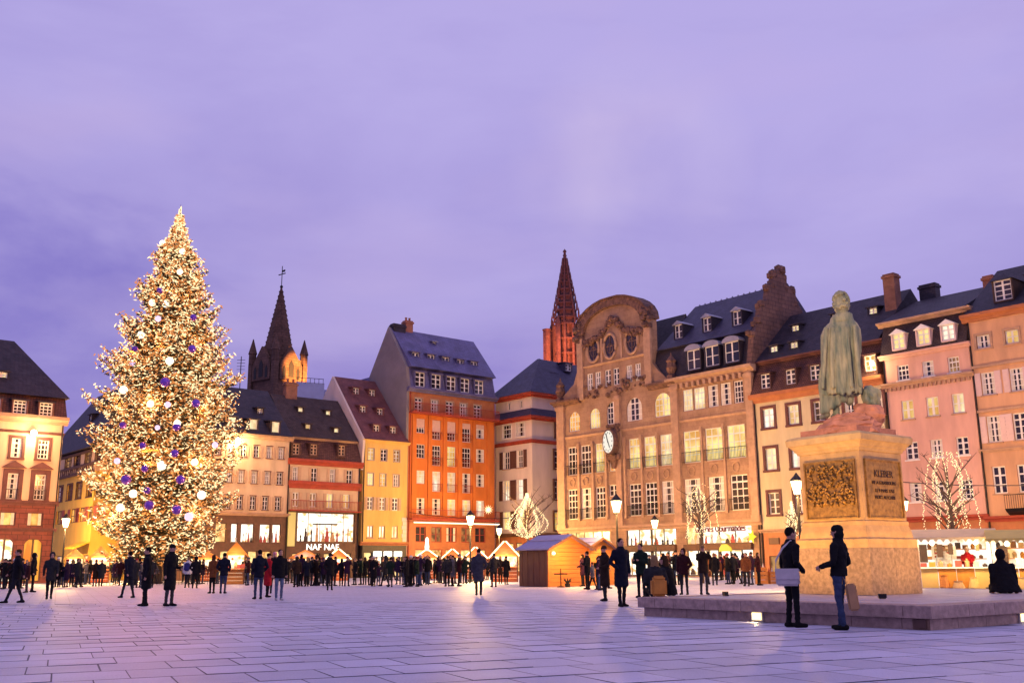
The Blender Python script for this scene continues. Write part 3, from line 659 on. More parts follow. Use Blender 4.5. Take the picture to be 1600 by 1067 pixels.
roof_prism(F, 0, Lh, [(-0.2, zd0), (0.35, zd1), (10, zd1), (10, zd0)], 'blue_slate', 'mansard')
for px in xs5: dormer(F, F.u(px, ze+1.5), -0.34, F.z(702.5, 611), 1.25, F.z(702.5, 589)-F.z(702.5, 611), 1.0, 'shed', 'blue_slate', 'blue_slate', cols=2, rows=3)
y_r, zr_ = F.side(610, 512, 0.0); yr = yslope(-0.35, zd1, y_r, zr_)
print('orange ridge', y_r, zr_, 'len', Lh, 'eave', ze, zd1)
roof_prism(F, 0.05, Lh, [(-0.35, zd1+0.003), (y_r, zr_), (2*y_r+0.35, zd1+0.003)], 'blue_slate')
MB().prism([(0.02, 0), (0.02, ze), (-0.2, zd0), (0.3, zd1), (y_r, zr_+0.05), (2*y_r-0.3, zd1), (2*y_r-0.3, 0)], -0.3, 0.046).build('gable_wall', MAT['grey_render'], F.root)
for px, py in ((643, 560), (667, 563.5), (690, 567), (712.6, 571), (734, 574)):
    u, z = F.at(px, py, 1.6); dormer(F, u, yr(z), z+0.05, 0.95, 0.5, 1.4, 'shed', 'blue_slate', 'blue_slate', cols=2, rows=1)
u, z = F.at(672, 541, 3.5); dormer(F, u, yr(z), z, 0.5, 0.35, 1.0, 'shed', 'zinc', 'blue_slate', cols=1, rows=1)
u, z = F.at(638, 538, 4.0); chimney(F, u, 4.2, z-0.8, F.z(638, 502, 4.2), 0.95, 0.8, 'terracotta')
u, z = F.at(619, 516, y_r); chimney(F, 1.0, y_r, zr_-0.5, zr_+0.5, 1.6, 0.8, 'slate', 0)
gutter(F, Lh-0.1, 0, ze, 'terracotta'); gutter(F, 0.15, 0, ze, 'red_paint')
ORANGE = F
# small roofed house in the gap behind
Fg = Fac('back_house', PO+D2*Lh+Vector((-1.5, 5.5, 0)), D2, 'small house with blue roof seen in the gap beside the orange house', 'house', 6)
s = Sec(Fg, 0, 6, 0, 18.0, 'pale_stucco'); s.build(); roof_prism(Fg, -0.2, 6.2, [(-0.3, 18.0), (3.5, Fg.z(770, 632, 3.5)), (7.3, 18.0)], 'blue_slate')
# ================================================================== pale corner house
CW = dpt(831, 690, 112.0); CW.z = 0
Fl = Fac('corner_house', CW-D1*7.2, D1, 'pale corner house with stepped red cornices and hipped blue slate roof beside the department store', 'house', 7.2)
F = Fl; Lh = 7.2
ul = F.u(774.5, 12)
Lx = Lh-ul
zc2, zc1, ztop = F.z(830, 688), F.z(831, 650), F.z(831, 614.5); zbm = F.z(800, 836)
def wallL(z0, z1, m, rows=()):
    pass
s = Sec(F, ul, Lh, zbm, zc2, 'pale_stucco', depth=12)
k = dict(cols=2, rows=3, bar=0.035, frw=0.06)
s.row([791.5, 812.5], 791.5, 706, 733, 11, shut='shutter_brown', sill='trim_stone', **k); s.row([791.5, 812.5], 791.5, 751, 782, 11.5, panes=['lit_white'], shut='shutter_brown', curtain='curtain', **k); s.row([792, 814], 792, 799, 827, 11.5, panes=['lit_yellow'], shut='shutter_brown', **k)
s.build()
s = Sec(F, ul, Lh, zc2, zc1, 'pale_stucco', depth=12); s.row([792, 813.5], 792, 663.5, 685, 13, cols=3, rows=3, sur=('white', 0.1, 0.05)); s.build()
s = Sec(F, ul, Lh, zc1, ztop, 'pale_stucco', depth=12, y0=0.01)
for px in (795, 814): s.row([px], 795, 629, 641, 3.5, cols=1, rows=1)
s.build()
s = Sec(F, ul, Lh, 0, zbm, 'fascia_orange', depth=12)
for px in (783, 797, 811, 824): s.row([px], 800, 848, 893, 10, cols=1, rows=1, fr='shop_brown', pane='shop_gold')
s.build('shopfront')
def ring(z0, z1, p, m, name='cornice'):
    b = MB(); h = z1-z0
    for q, a, c in ((p*0.5, z0, z0+h*0.45), (p, z0+h*0.45, z1)): b.box(ul-q, Lh+q, -q, 12+q, a+0.001, c)
    return b.build(name, MAT[m], F.root)
ring(zc2-0.25, zc2+0.15, 0.25, 'red_paint', 'string_course'); ring(zc1-0.4, zc1+0.05, 0.7, 'red_paint'); ring(ztop-0.35, ztop+0.1, 0.7, 'red_paint'); ring(zbm-0.2, zbm+0.2, 0.3, 'shop_brown', 'string_course')
b = MB(); b.mesh([(ul-.75, -.75, zc1+.05), (Lh+.75, -.75, zc1+.05), (Lh+.75, 12.75, zc1+.05), (ul-.75, 12.75, zc1+.05), (ul, 0, zc1+.95), (Lh, 0, zc1+.95), (Lh, 12, zc1+.95), (ul, 12, zc1+.95)], [(0, 1, 5, 4), (1, 2, 6, 5), (2, 3, 7, 6), (3, 0, 4, 7)])
b.build('skirt_roof', MAT['dark_blue_slate'], F.root)
zap = F.z(852, 560, 4.5)
hip_roof(F, ul-0.8, Lh+0.8, -0.8, 12.8, ztop+0.1, zap, ul+Lx*0.5-0.2, ul+Lx*0.5+0.2, 4.0, 'dark_blue_slate'); 
b = MB(); b.mesh([(ul+Lx*.5, 4.0, zap), (ul+Lx*.5, 12.8, zap-0.05), (Lh+.8, 12.8, ztop+.1), (ul-.8, 12.8, ztop+.1)], [(0, 2, 1), (0, 1, 3), (1, 2, 3)]); b.build('roof_ridge', MAT['dark_blue_slate'], F.root)
# its other front, round the corner
F2 = Fac('tmp', CW, D2, None, None, 12); Fr = F2
def side_win(px, y0, y1, pane, **kw):
    z1 = F2.z(px, y0); z0 = F2.z(px, y1); u0, u1 = F2.u(px-3.2, (z0+z1)/2), F2.u(px+3.2, (z0+z1)/2)
    o = window(F2, u0, u1, z0, z1, pane=pane, cols=1, rows=3, y=-0.2, **kw)
    return o
for px, y0, y1, pn in ((868, 704, 732, 'glass'), (868, 751, 780, 'glass'), (868, 800, 828, 'lit_yellow'), (870, 661, 683, 'glass')): side_win(px, y0, y1, pn, sur=('shutter_brown', 0.2, 0.05))
for px, py in ((862.5, 596), (886, 580)):
    u, z = F2.at(px, py, 2.0); dormer(F2, u, 1.7, z, 1.0, 0.9, 1.8, 'shed', 'dark_blue_slate', 'dark_blue_slate', cols=2, rows=2)
for o in list(F2.root.children):
    o.parent = Fl.root; o.location = Fl.root.matrix_world.inverted() @ Vector((0, 0, 0)) if False else o.location
    q = F2.world(*o.location); d = q-Fl.A; o.location = (d.dot(Fl.U), d.dot(Fl.I), q.z); o.rotation_euler = (0, 0, math.atan2(D2.y, D2.x)-math.atan2(D1.y, D1.x))
bpy.data.objects.remove(F2.root)
# ================================================================== department store
F = front('department_store', PC, D1, 874.5, 1182, 10, 'large sandstone department store with curved gable, round windows and a projecting clock', 'department store')
Lh = F.len
zb = F.z(1174, 814); zc = F.z(1182, 577); zsh = F.z(1120, 818)
um = F.u(1056.5, 10)          # seam between the gabled bay and the plain bay
uA0, uA1 = F.u(904, 16), F.u(1019, 18)
print('store', Lh, zb, zc, um)
s = Sec(F, 0, Lh, zb, zc, 'sandstone', depth=14)
k = dict(cols=4, rows=5, bar=0.045)
LY = 'lit_yellow'
s.row([(889, 906), (921.5, 937.5)], 935, 637, 668, cols=4, rows=4, arch=True, panes=['lit_orange', LY]); s.row([(948, 967), (979, 1003)], 991, 621, 657, cols=4, rows=4, arch=True); s.row([(1022.5, 1048)], 1035.4, 613.5, 650.5, cols=4, rows=4, arch=True, panes=[LY])
s.row([(1067, 1082), (1084, 1101), (1106, 1122), (1125.5, 1142), (1146.5, 1161)], 1150, 595, 630, cols=3, rows=4, panes=['lit_pale', 'lit_pale', 'glass', 'glass', 'glass'])
r2_ = [(887.5, 903), (907.5, 924), (930, 945), (982.5, 999.5), (1006.5, 1026), (1031.5, 1052), (1068, 1095), (1102, 1131), (1136.5, 1164.5)]
s.row(r2_, 1042, 678, 727, cols=3, rows=4, rail='iron', panes=['glass', 'glass', LY, LY, LY, 'lit_pale', LY, LY, LY], bar=0.06)
s.row([(952, 964)], 958, 717, 736, cols=2, rows=2, panes=['lit_orange']); s.row([(951.5, 965)], 958, 757, 775, cols=2, rows=2)
r1_ = [(887.5, 902.5), (908, 924), (931, 946), (983.5, 1002), (1008.5, 1027), (1034.5, 1054), (1070, 1095), (1107.5, 1132), (1142, 1169)]
s.row(r1_, 1044, 751, 803, cols=3, rows=5, rail='iron', bar=0.065)
s.build()
# pilasters, courses and carved panels
def pil(px, wpx, z0, z1, p, m='trim_stone', name='pilaster'):
    u = F.u(px, (z0+z1)/2); wd = (F.u(px+wpx/2, 8)-F.u(px-wpx/2, 8)); b = MB()
    b.box(u-wd/2, u+wd/2, -p, 0.0, z0, z1); b.box(u-wd*0.62, u+wd*0.62, -p-0.08, 0.0, z1-0.5, z1-0.15); b.box(u-wd*0.6, u+wd*0.6, -p-0.06, 0.0, z0, z0+0.4)
    return b.build(name, MAT[m], F.root)
for px in (879, 969, 1059, 1177): pil(px, 11 if px != 969 else 8, zb+0.1, zc-0.1, 0.3)
zw0, zw1 = F.z(1044, 806), F.z(1042, 674)
for px in (905.5, 927.5, 948.3, 977.5, 1004, 1029.5, 1099, 1134): pil(px, 3.0, zw0, zw1, 0.16)
zo0, zo1 = F.z(1044, 748), F.z(1042, 731); zo = (zo0+zo1)/2; ro = (zo1-zo0)*0.40
for a, c in r2_:
    u = F.u((a+c)/2, zo); pts = [(u+ro*0.85*math.cos(t*math.pi/8), -0.06, zo+ro*math.sin(t*math.pi/8)) for t in range(17)]
    MB().tube(pts, 0.06, 5, False).build('oval_relief', MAT['trim_stone'], F.root)
    MB().box(u-ro*1.3, u+ro*1.3, -0.05, 0.0, zo1-0.05, zo1+0.06).build('panel_moulding', MAT['trim_stone'], F.root)
band(F, 0, Lh, zb-0.35, zb+0.15, 0.35, 'trim_stone', 'string_course'); band(F, um, Lh, zc-0.1, zc+0.5, 0.7, 'trim_stone'); band(F, 0, uA0, zc-0.15, zc+0.35, 0.8, 'carved_stone'); band(F, uA1, um+0.2, zc-0.15, zc+0.4, 0.6, 'carved_stone')
zq = F.z(1042, 664); band(F, 0, Lh, zq, zq+0.25, 0.14, 'trim_stone', 'string_course')
for i in range(12):
    u = um+0.6+i*(Lh-um-1)/12; MB().box(u, u+0.3, -0.5, -0.0, zc-0.55, zc-0.11).build('corbel', MAT['trim_stone'], F.root)
# ground floor: shop windows between stone piers
s = Sec(F, 0, Lh, 0, zb-0.35, 'sandstone', depth=14, y0=0.0)
zt, zl = F.z(1120, 819), F.z(1120, 849.5); zt2, zb_ = F.z(1120, 858), 0.1
for (a, c), n, pn in (((886, 953), 5, 'shop_gold'), ((979, 1056), 4, 'shop_white'), ((1072, 1174), 4, 'shop_white')):
    u0, u1 = F.u(a, 4), F.u(c, 4)
    s.win(u0, u1, zl, zt, pane=pn, cols=n, rows=1, fr='shop_black', bar=0.09); s.win(u0, u1, zb_, zt2, pane='shop_gold' if a < 900 else 'shop_white', cols=n+2, rows=1, fr='shop_black', bar=0.13)
    MB().box(u0-0.1, u1+0.1, -0.35, 0.05, zt2-0.05, zl+0.02).build('canopy', MAT['shop_brown'], F.root)
    goods(F, F.root, u0+0.2, u1-0.2, zl+0.08, zt, 9, 0.13, 0.55, seed=a); goods(F, F.root, u0+0.2, u1-0.2, zb_+0.1, zt2, 10, 0.13, 0.85, seed=a+1)
s.build('shopfront')
MB().box(F.u(1073, 4), F.u(1087, 4), 0.1, 0.14, zl+0.05, zt-0.05).build('poster', MAT['shop_gold'], F.root)
ugs = F.u(1081, 5); uge = F.u(1170, 5); zgl = F.z(1120, 826)
lettering('Galeries Gourmandes', 0.86, mat('sign_dark_red', (0.16, 0.015, 0.02), 0.6), F.root, ((ugs+uge)/2, -0.06, zgl), (R(90), 0, 0), 0.05, sx=(uge-ugs)/8.6)
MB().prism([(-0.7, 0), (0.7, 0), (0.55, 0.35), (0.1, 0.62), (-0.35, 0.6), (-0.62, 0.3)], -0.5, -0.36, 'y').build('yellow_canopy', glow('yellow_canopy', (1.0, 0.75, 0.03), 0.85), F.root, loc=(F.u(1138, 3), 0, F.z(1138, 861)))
b = MB(); ust = F.u(1182.5, 4); zst = F.z(1183, 838)
b.mesh([(0, -0.25, 0)]+[((0.5 if i % 2 == 0 else 0.24)*math.cos(i*math.pi/5), -0.15, (0.62 if i % 2 == 0 else 0.3)*math.sin(i*math.pi/5)) for i in range(10)], [(0, i+1, (i+1) % 10+1) for i in range(10)])
b.build('star_light', glow('star_light', (1.0, 0.72, 0.02), 1.3), F.root, loc=(ust-0.3, -0.2, zst))
# curved gable
zg0 = zc-0.1; zgs = F.z(909, 527); zgt = F.z(960, 470); ulo, uhi = F.u(906, 19), F.u(1019.5, 19)
ucg = (ulo+uhi)/2; hw = (uhi-ulo)/2
zgsr = F.z(1014, 496); zsp = (zgs+zgsr)/2
arc = [(ucg+hw*0.97*math.cos(t*math.pi/14), zsp+(zgt-zsp)*min(1.0, 1.02*math.sin(t*math.pi/14))) for t in range(15)]
holes = []
s = Sec(F, ulo, uhi, zg0, zsp, 'sandstone', depth=0.9, y0=-0.03)
zpw1, zpw0 = F.z(990, 569), F.z(990, 596)
for px in (921.5, 934, 949.5, 962.5, 983, 996.5): s.row([px], 990, 569, 597, 9.5, z=(zpw0, zpw1), cols=2, rows=3)
s.build('gable_wall')
MB().prism(arc, -0.03, 0.87, 'y').build('gable_top', MAT['sandstone'], F.root)
rim = MB(); no = len(arc)
out = [(ucg+(x-ucg)*1.07, zsp+(z-zsp)*1.06+0.05) for x, z in arc]; inn = [(ucg+(x-ucg)*0.83, zsp+(z-zsp)*0.80) for x, z in arc]
for i in range(no-1):
    rim.prism([inn[i], out[i], out[i+1], inn[i+1]], -0.42, 1.0, 'y')
rim.build('gable_rim', MAT['carved_stone'], F.root)
cap = MB()
for i in range(no-1): cap.prism([(out[i][0], out[i][1]+0.01), (out[i][0]*1.0, out[i][1]+0.16), (out[i+1][0], out[i+1][1]+0.16), (out[i+1][0], out[i+1][1]+0.01)], -0.6, 1.1, 'y')
cap.build('gable_coping', MAT['dark_sandstone'], F.root)
zov = F.z(954, 541)
for px in (928, 954, 988):
    u = F.u(px, zov); rx, rzz = 0.72, 1.12; n = 20
    pts = [(u+rx*1.2*math.cos(t*2*math.pi/n), -0.1, zov+rzz*1.15*math.sin(t*2*math.pi/n)) for t in range(n+1)]
    o = MB().tube(pts, 0.16, 6, False).build('round_window', MAT['trim_stone'], F.root)
    pg_ = MB(); pg_.prism([(u+rx*1.12*math.cos(t*2*math.pi/n), zov+rzz*1.08*math.sin(t*2*math.pi/n)) for t in range(n)], -0.05, -0.036, 'y'); pg_.build('pane', MAT['glass'], o)
    bb = MB(); bb.box(u-0.05, u+0.05, -0.09, -0.055, zov-rzz, zov+rzz); bb.box(u-rx, u+rx, -0.09, -0.055, zov-0.05, zov+0.05)
    bb.tube([(u+0.42*math.cos(t*2*math.pi/12), -0.08, zov-0.2+0.5*math.sin(t*2*math.pi/12)) for t in range(13)], 0.04, 4, False); bb.build('glazing_bars', MAT['carved_stone'], o)
# carved garland over the round windows
rnd = random.Random(3); b = MB()
for i in range(90):
    t = i/89; x = ucg+hw*0.80*(2*t-1); zz = zov+1.25+1.35*math.exp(-((t-0.5)/0.17)**2)-0.5*abs(2*t-1)
    b.ball((x+rnd.uniform(-.15, .15), -0.1-rnd.uniform(0, .2), zz+rnd.uniform(-.3, .3)), rnd.uniform(.16, .34), 6)
b.build('carved_garland', MAT['carved_stone'], F.root)['kind'] = 'stuff'
zrw = F.z(954, 566); band(F, ulo+0.4, uhi-0.4, zrw-0.1, zrw+0.12, 0.2, 'trim_stone', 'string_course', y0=-0.03)
for px in (941.5, 972): 
    u = F.u(px, zov-1); MB().box(u-0.13, u+0.13, -0.16, -0.03, zrw+0.12, zov+1.0).build('pilaster', MAT['trim_stone'], F.root)
for u in (ulo+0.35, uhi-0.35): MB().box(u-0.42, u+0.42, -0.3, -0.03, zg0+0.2, zsp+0.3).build('pilaster', MAT['trim_stone'], F.root)
b = MB()
for u in (ulo+0.2, uhi-0.2):
    for i in range(22): b.ball((u+rnd.uniform(-.55, .55), -0.25+rnd.uniform(-.3, .3), zsp+0.2+rnd.uniform(-.9, 1.0)), rnd.uniform(.2, .42), 6)
b.build('carved_finial', MAT['dark_sandstone'], F.root)['kind'] = 'stuff'
b = MB()
for i in range(46):
    x = ucg+hw*0.9*(rnd.random()*2-1); b.ball((x, -0.12-rnd.uniform(0, .15), zg0+0.9+rnd.uniform(-.7, .7)), rnd.uniform(.12, .28), 6)
b.build('carved_frieze', MAT['carved_stone'], F.root)['kind'] = 'stuff'
# volutes left and right of the gable
zvl = F.z(905, 560)
MB().prism([(0.2, zc+0.3), (ulo+0.05, zc+0.3), (ulo+0.05, zvl), (ulo-0.3, zvl-1.2), (ulo-0.9, zvl-2.6), (0.9, zc+1.0)], 0.0, 0.8, 'y').build('volute', MAT['sandstone'], F.root)
MB().prism([(uhi-0.05, zc+0.3), (um-0.4, zc+0.35), (um-0.9, zc+0.9), (uhi+0.7, zc+1.7), (uhi-0.05, zc+2.6)], 0.0, 0.8, 'y').build('volute', MAT['sandstone'], F.root)
b = MB()
for u, zz in ((0.35, zc+0.2), (F.u(1050, 18), zc+0.4)):
    b.lathe([(0.5, zz), (0.5, zz+0.5), (0.3, zz+0.6), (0.55, zz+1.2), (0.4, zz+1.7), (0.5, zz+1.9), (0.12, zz+2.4), (0.05, zz+2.7)], 8, (u, 0.0))
b.build('urn', MAT['carved_stone'], F.root)
# clock on a bracket
ck = empty('clock', parent=F.root); zk_ = F.z(951.6, 692.5); uk = F.u(962, zk_); ck.location = (uk, -1.05, zk_); ck.rotation_euler = (0, 0, R(-8))
MB().prism([(0.98*math.cos(t*math.pi/14), 1.28*math.sin(t*math.pi/14)) for t in range(28)], 0.0, 0.5, 'y').build('clock_case', MAT['dark_sandstone'], ck)
MB().prism([(0.82*math.cos(t*math.pi/14), 1.1*math.sin(t*math.pi/14)) for t in range(28)], -0.03, -0.004, 'y').build('clock_dial', glow('clock_dial', (1.0, 0.93, 0.80), 0.95), ck)
b = MB(); b.prism([(-0.06, -0.1), (0.06, -0.1), (-0.22, 0.86), (-0.33, 0.84)], -0.06, -0.034, 'y'); b.build('minute_hand', MAT['iron'], ck)
b = MB(); b.prism([(-0.07, 0.1), (0.05, 0.12), (0.34, -0.6), (0.24, -0.64)], -0.075, -0.062, 'y'); b.build('hour_hand', MAT['iron'], ck)
for i in range(12):
    t = i*math.pi/6; MB().box(-0.035, 0.035, -0.05, -0.032, 0.0, 0.17).build('hour_mark', MAT['iron'], ck, loc=(0.66*math.sin(t), 0, 0.9*math.cos(t)-0.08))
b = MB(); b.box(-0.7, 0.7, 0.3, 1.0, -1.75, -1.35); b.prism([(-0.5, -1.75), (0.5, -1.75), (0.2, -2.6), (-0.2, -2.6)], 0.5, 1.0, 'y')
for i in range(24): b.ball((rnd.uniform(-.9, .9), 0.45+rnd.uniform(0, .4), rnd.choice((-1, 1))*1.3+rnd.uniform(-.35, .35)), rnd.uniform(.14, .28), 6)
b.build('clock_bracket', MAT['carved_stone'], ck)['kind'] = 'stuff'
# roof behind the plain bay
zd0 = F.z(1100, 583); zd1 = F.z(1167, 519, 0.7)
roof_prism(F, uA1, Lh-0.1, [(0.0, zc+0.5), (0.75, zd1), (12, zd1), (12, zc+0.5)], 'slate', 'mansard')
for px, py in ((1085.7, 579), (1114.6, 572), (1145.5, 566)): dormer(F, F.u(px, zc+1.8), -0.22, F.z(1114.6, 572), 1.55, 1.85, 1.1, 'arch', 'zinc', 'slate', cols=2, rows=2)
zr_ = F.z(1110, 473.5, 6.5); yr = yslope(0.3, zd1, 6.5, zr_)
roof_prism(F, uA1+0.4, Lh-0.1, [(0.3, zd1+0.003), (6.5, zr_), (12.7, zd1+0.003)], 'dark_blue_slate')
roof_prism(F, 0.3, uA1+0.4, [(0.9, zc+0.4), (5.0, zgt-1.6), (9, zc+0.4)], 'slate')
for px, py in ((1062, 529), (1106, 518), (1154, 508.5)):
    u, z = F.at(px, py, 1.6); dormer(F, u, yr(z)-0.1, z, 0.95, 1.35, 2.0, 'gable', 'zinc', 'slate', cols=2, rows=2)
b = MB()
for i in range(14): u = uA1+1+i*(Lh-uA1-2)/14; b.ball((u, 6.5, zr_+0.04), 0.09, 5)
b.build('ridge_knob', MAT['zinc'], F.root)['kind'] = 'stuff'
# scrolled party gable at the right end
def Sd(px, py): return F.side(px, py, Lh+0.3)
pr = [Sd(1173, 566), Sd(1178, 520), Sd(1186, 500), Sd(1190, 474), Sd(1199, 468), Sd(1202, 446), Sd(1208, 442), Sd(1210, 424), Sd(1221, 419), Sd(1228, 430), Sd(1230, 446), Sd(1242, 452), Sd(1245, 472), Sd(1254, 486)]
pr = [(max(p[0], -0.3), p[1]) for p in pr]; yb = pr[-1][0]
pr += [(yb, zc)]; pr = [(-0.3, zc)]+pr
MB().prism(pr, Lh-0.25, Lh+0.3).build('party_gable', MAT['dark_sandstone'], F.root)
b = MB()
for (y, z) in pr[2:-2]:
    for q in range(3): b.ball((Lh+0.02+rnd.uniform(-.2, .2), y+rnd.uniform(-.2, .2), z-0.1+rnd.uniform(-.25, .15)), rnd.uniform(.3, .5), 6)
b.build('gable_scroll', MAT['dark_sandstone'], F.root)['kind'] = 'stuff'
gutter(F, Lh-0.12, 0, zc)
# ================================================================== cream house behind the statue
F = front('cream_house', PC, D1, 1183, 1385, 10, 'cream house with maroon window surrounds and long dark roof behind the bronze statue', zr=10)
Lh = F.len
ze = F.z(1185, 624); zm1 = F.z(1182, 570, 0.5); zbm = F.z(1190, 829)
s = Sec(F, 0, Lh, zbm, ze, 'cream_stucco')
cs = [1203, 1242, 1281, 1330, 1372.5]; k = dict(sur=('dark_trim', 0.24, 0.07), bar=0.045)
s.row([1201, 1240, 1280, 1328, 1371], 1201, 638, 668, 17, cols=2, rows=3, panes=['lit_white', 'lit_pale', 'glass', 'glass', 'glass'], arch=0.25, **k)
s.row([1205, 1245.5, 1286, 1333, 1375], 1205, 700, 734, 17, cols=2, rows=3, panes=['lit_pale', 'lit_white', 'glass', 'glass', 'glass'], arch=0.25, **k)
s.row([1210, 1251, 1291, 1337, 1378], 1210, 769, 803, 17, cols=2, rows=3, arch=0.25, **k); s.build()
s = Sec(F, 0, Lh, 0, zbm, 'fascia_orange')
for i in range(4):
    u0 = 0.6+i*Lh/4; s.win(u0, u0+Lh/4-1.0, 0.1, F.z(1200, 868), pane='shop_gold' if i else 'lit_dim', cols=2, rows=1, fr='shop_brown')
s.build('shopfront')
MB().box(F.u(1201, 4), F.u(1217, 4), -0.1, -0.02, F.z(1209, 850), F.z(1209, 840)).build('shop_sign', MAT['shop_brown'], F.root)
band(F, 0, Lh, zbm-0.2, zbm+0.1, 0.25, 'trim_stone', 'string_course'); band(F, 0, Lh, ze-0.35, ze+0.4, 0.45, 'fascia_orange')
roof_prism(F, 0, Lh, [(-0.45, ze+0.4), (0.7, zm1), (9, zm1), (9, ze+0.4)], 'maroon_tile', 'mansard'); band(F, 0, Lh, zm1-0.1, zm1+0.2, 0.5, 'dark_trim', 'string_course', y0=0.7)
zr_ = F.z(1300, 479, 6.0); yr = yslope(0.2, zm1+0.2, 6.0, zr_)
roof_prism(F, 0, Lh, [(0.2, zm1+0.2), (6, zr_), (12, zm1+0.2)], 'slate')
for px, pn in ((1199.5, 'glass'), (1239, 'glass'), (1277, 'glass'), (1321, 'glass'), (1363, 'lit_yellow')): dormer(F, F.u(px, ze+1.8), -0.42, F.z(1239, 601), 0.95, 1.25, 1.0, 'shed', 'maroon_tile', 'maroon_tile', cols=2, rows=3, pane=pn)
for px, py in ((1240.5, 518), (1212.5, 552), (1244, 546), (1361, 491), (1300, 500)):
    yy = 3.2 if py < 525 else 1.3; u, z = F.at(px, py, yy); dormer(F, u, yr(z), z, 0.75, 0.6, 1.3, 'shed', 'slate', 'slate', cols=2, rows=2, pane='lit_pale')
u, z = F.at(1397, 490, 4.0); chimney(F, u, 4.0, z-1.5, F.z(1396, 428, 4.0), 1.0, 0.9, 'brick', 0)
gutter(F, 0.1, 0, ze); uls = F.u(1374, ze+1.5)
ul2 = F.u(1370, F.z(1370, 569)); lm = empty('facade_lamp', (ul2, -0.4, F.z(1370, 569)), 0, parent=F.root)
MB().tube([(0, 0.4, 0.1), (0, -0.2, 0.2)], 0.03, 6).build('bracket', MAT['iron'], lm); MB().ball((0, -0.3, 0.0), 0.2, 8).build('lamp_globe', MAT['lamp_globe'], lm)
point(F.world(ul2, -1.1, F.z(1370, 569)-0.2), 250, WARM, 0.25)
# ================================================================== pink house
F = front('pink_house', PC, D1, 1387, 1524, 12, 'pink house with dentil course and small pedimented dormers in a black mansard', zr=12)
Lh = F.len
zt_ = F.z(1385, 511, 0.7); ze = F.z(1387, 561); zdn = F.z(1389, 607); zbm = F.z(1417, 812)
s = Sec(F, 0, Lh, zbm, ze, 'rose_stucco')
w3 = ['glass', 'glass', 'lit_dim']
s.row([1411, 1450, 1490], 1411, 570, 594, 18, cols=3, rows=3, panes=w3, sill='white', bar=0.045); s.row([1418, 1457, 1497], 1418, 625, 655, 19, cols=2, rows=2, panes=['lit_yellow', 'lit_yellow', 'lit_pale'], sill='trim_stone', bar=0.06)
s.row([1425, 1463.5, 1504], 1425, 690, 718, 19, cols=2, rows=3, sill='white', bar=0.05); s.row([1431, 1470.5, 1511], 1431, 754, 784, 19, cols=3, rows=4, sill='white', bar=0.05); s.build()
s = Sec(F, 0, Lh, 0, zbm, 'fascia_orange')
for i in range(3): s.win(0.5+i*Lh/3, Lh/3*(i+1)-0.4, 0.1, F.z(1430, 850), pane='shop_gold', cols=2, rows=1, fr='shop_brown')
s.build('shopfront')
band(F, 0, Lh, zbm-0.2, zbm+0.2, 0.3, 'red_paint', 'string_course'); band(F, 0, Lh, zdn, zdn+0.35, 0.35, 'trim_stone', 'string_course')
b = MB()
n = int(Lh/0.36)
for i in range(n): b.box(i*0.36+0.06, i*0.36+0.24, -0.16, 0.0, zdn-0.26, zdn-0.005)
b.build('dentil', MAT['trim_stone'], F.root)['kind'] = 'stuff'
band(F, 0, Lh, ze-0.1, ze+0.25, 0.35, 'rose_stucco')
roof_prism(F, 0, Lh, [(-0.3, ze+0.25), (0.55, zt_), (9, zt_), (9, ze+0.25)], 'brown_tile', 'mansard'); band(F, 0, Lh, zt_-0.1, zt_+0.25, 0.55, 'trim_stone', y0=0.55)
zr_ = F.z(1470, 463, 6.0)
roof_prism(F, 0, Lh, [(0.0, zt_+0.25), (6, zr_), (12, zt_+0.25)], 'slate')
for px, pn in ((1406.5, 'lit_yellow'), (1445, 'lit_yellow'), (1483.5, 'lit_white')): dormer(F, F.u(px, ze+1.5), -0.35, F.z(1445, 539), 0.95, 1.15, 1.0, 'ped', 'white', 'shutter_white', cols=2, rows=3, pane=pn)
chimney(F, Lh-0.4, 5.5, zr_-0.8, F.z(1521, 437, 5.5), 0.8, 0.7, 'terracotta', 0); gutter(F, 0.1, 0, ze); chimney(F, 1.0, 6.6, zr_-2.5, F.z(1420, 452, 6.6), 1.4, 0.8, 'slate', 0)
# ================================================================== peach house at the edge
F = front('peach_house', PC, D1, 1525, 1690, 12, 'peach house with white shutters and a balcony at the edge of the view', zr=12)
Lh = F.len
ze = F.z(1516, 500); zbm = F.z(1550, 812); b0 = F.z(1530, 706)
s = Sec(F, 0, Lh, zbm, ze, 'peach_stucco')
s.row([1536.5, 1581, 1626], 1536.5, 523, 544, 21, cols=2, rows=2, panes=['glass', 'lit_yellow', 'glass'], sur=('trim_stone', 0.16, 0.05), bar=0.045)
s.row([1544, 1588.5, 1635], 1544, 581, 617, 21, cols=2, rows=4, shut='shutter_white', sill='trim_stone', bar=0.045, sur=None); s.row([1553, 1594, 1642], 1553, 649, 691, 21, cols=2, rows=4, shut='shutter_white', sill='trim_stone', bar=0.045); s.row([1562, 1601, 1650], 1562, 728, 771, 21, cols=2, rows=3, bar=0.05, sill='trim_stone'); s.build()
s = Sec(F, 0, Lh, 0, zbm, 'fascia_orange')
for i in range(4): s.win(0.5+i*Lh/4, Lh/4*(i+1)-0.4, 0.1, F.z(1560, 850), pane='shop_gold', cols=2, rows=1, fr='shop_brown')
s.build('shopfront')
for px, py in ((1540, 572), (1584, 565), (1550, 641), (1592, 636)):
    u, z = F.at(px, py); MB().box(u-1.0, u+1.0, -0.16, 0.0, z-0.1, z+0.1).build('lintel', MAT['trim_stone'], F.root)
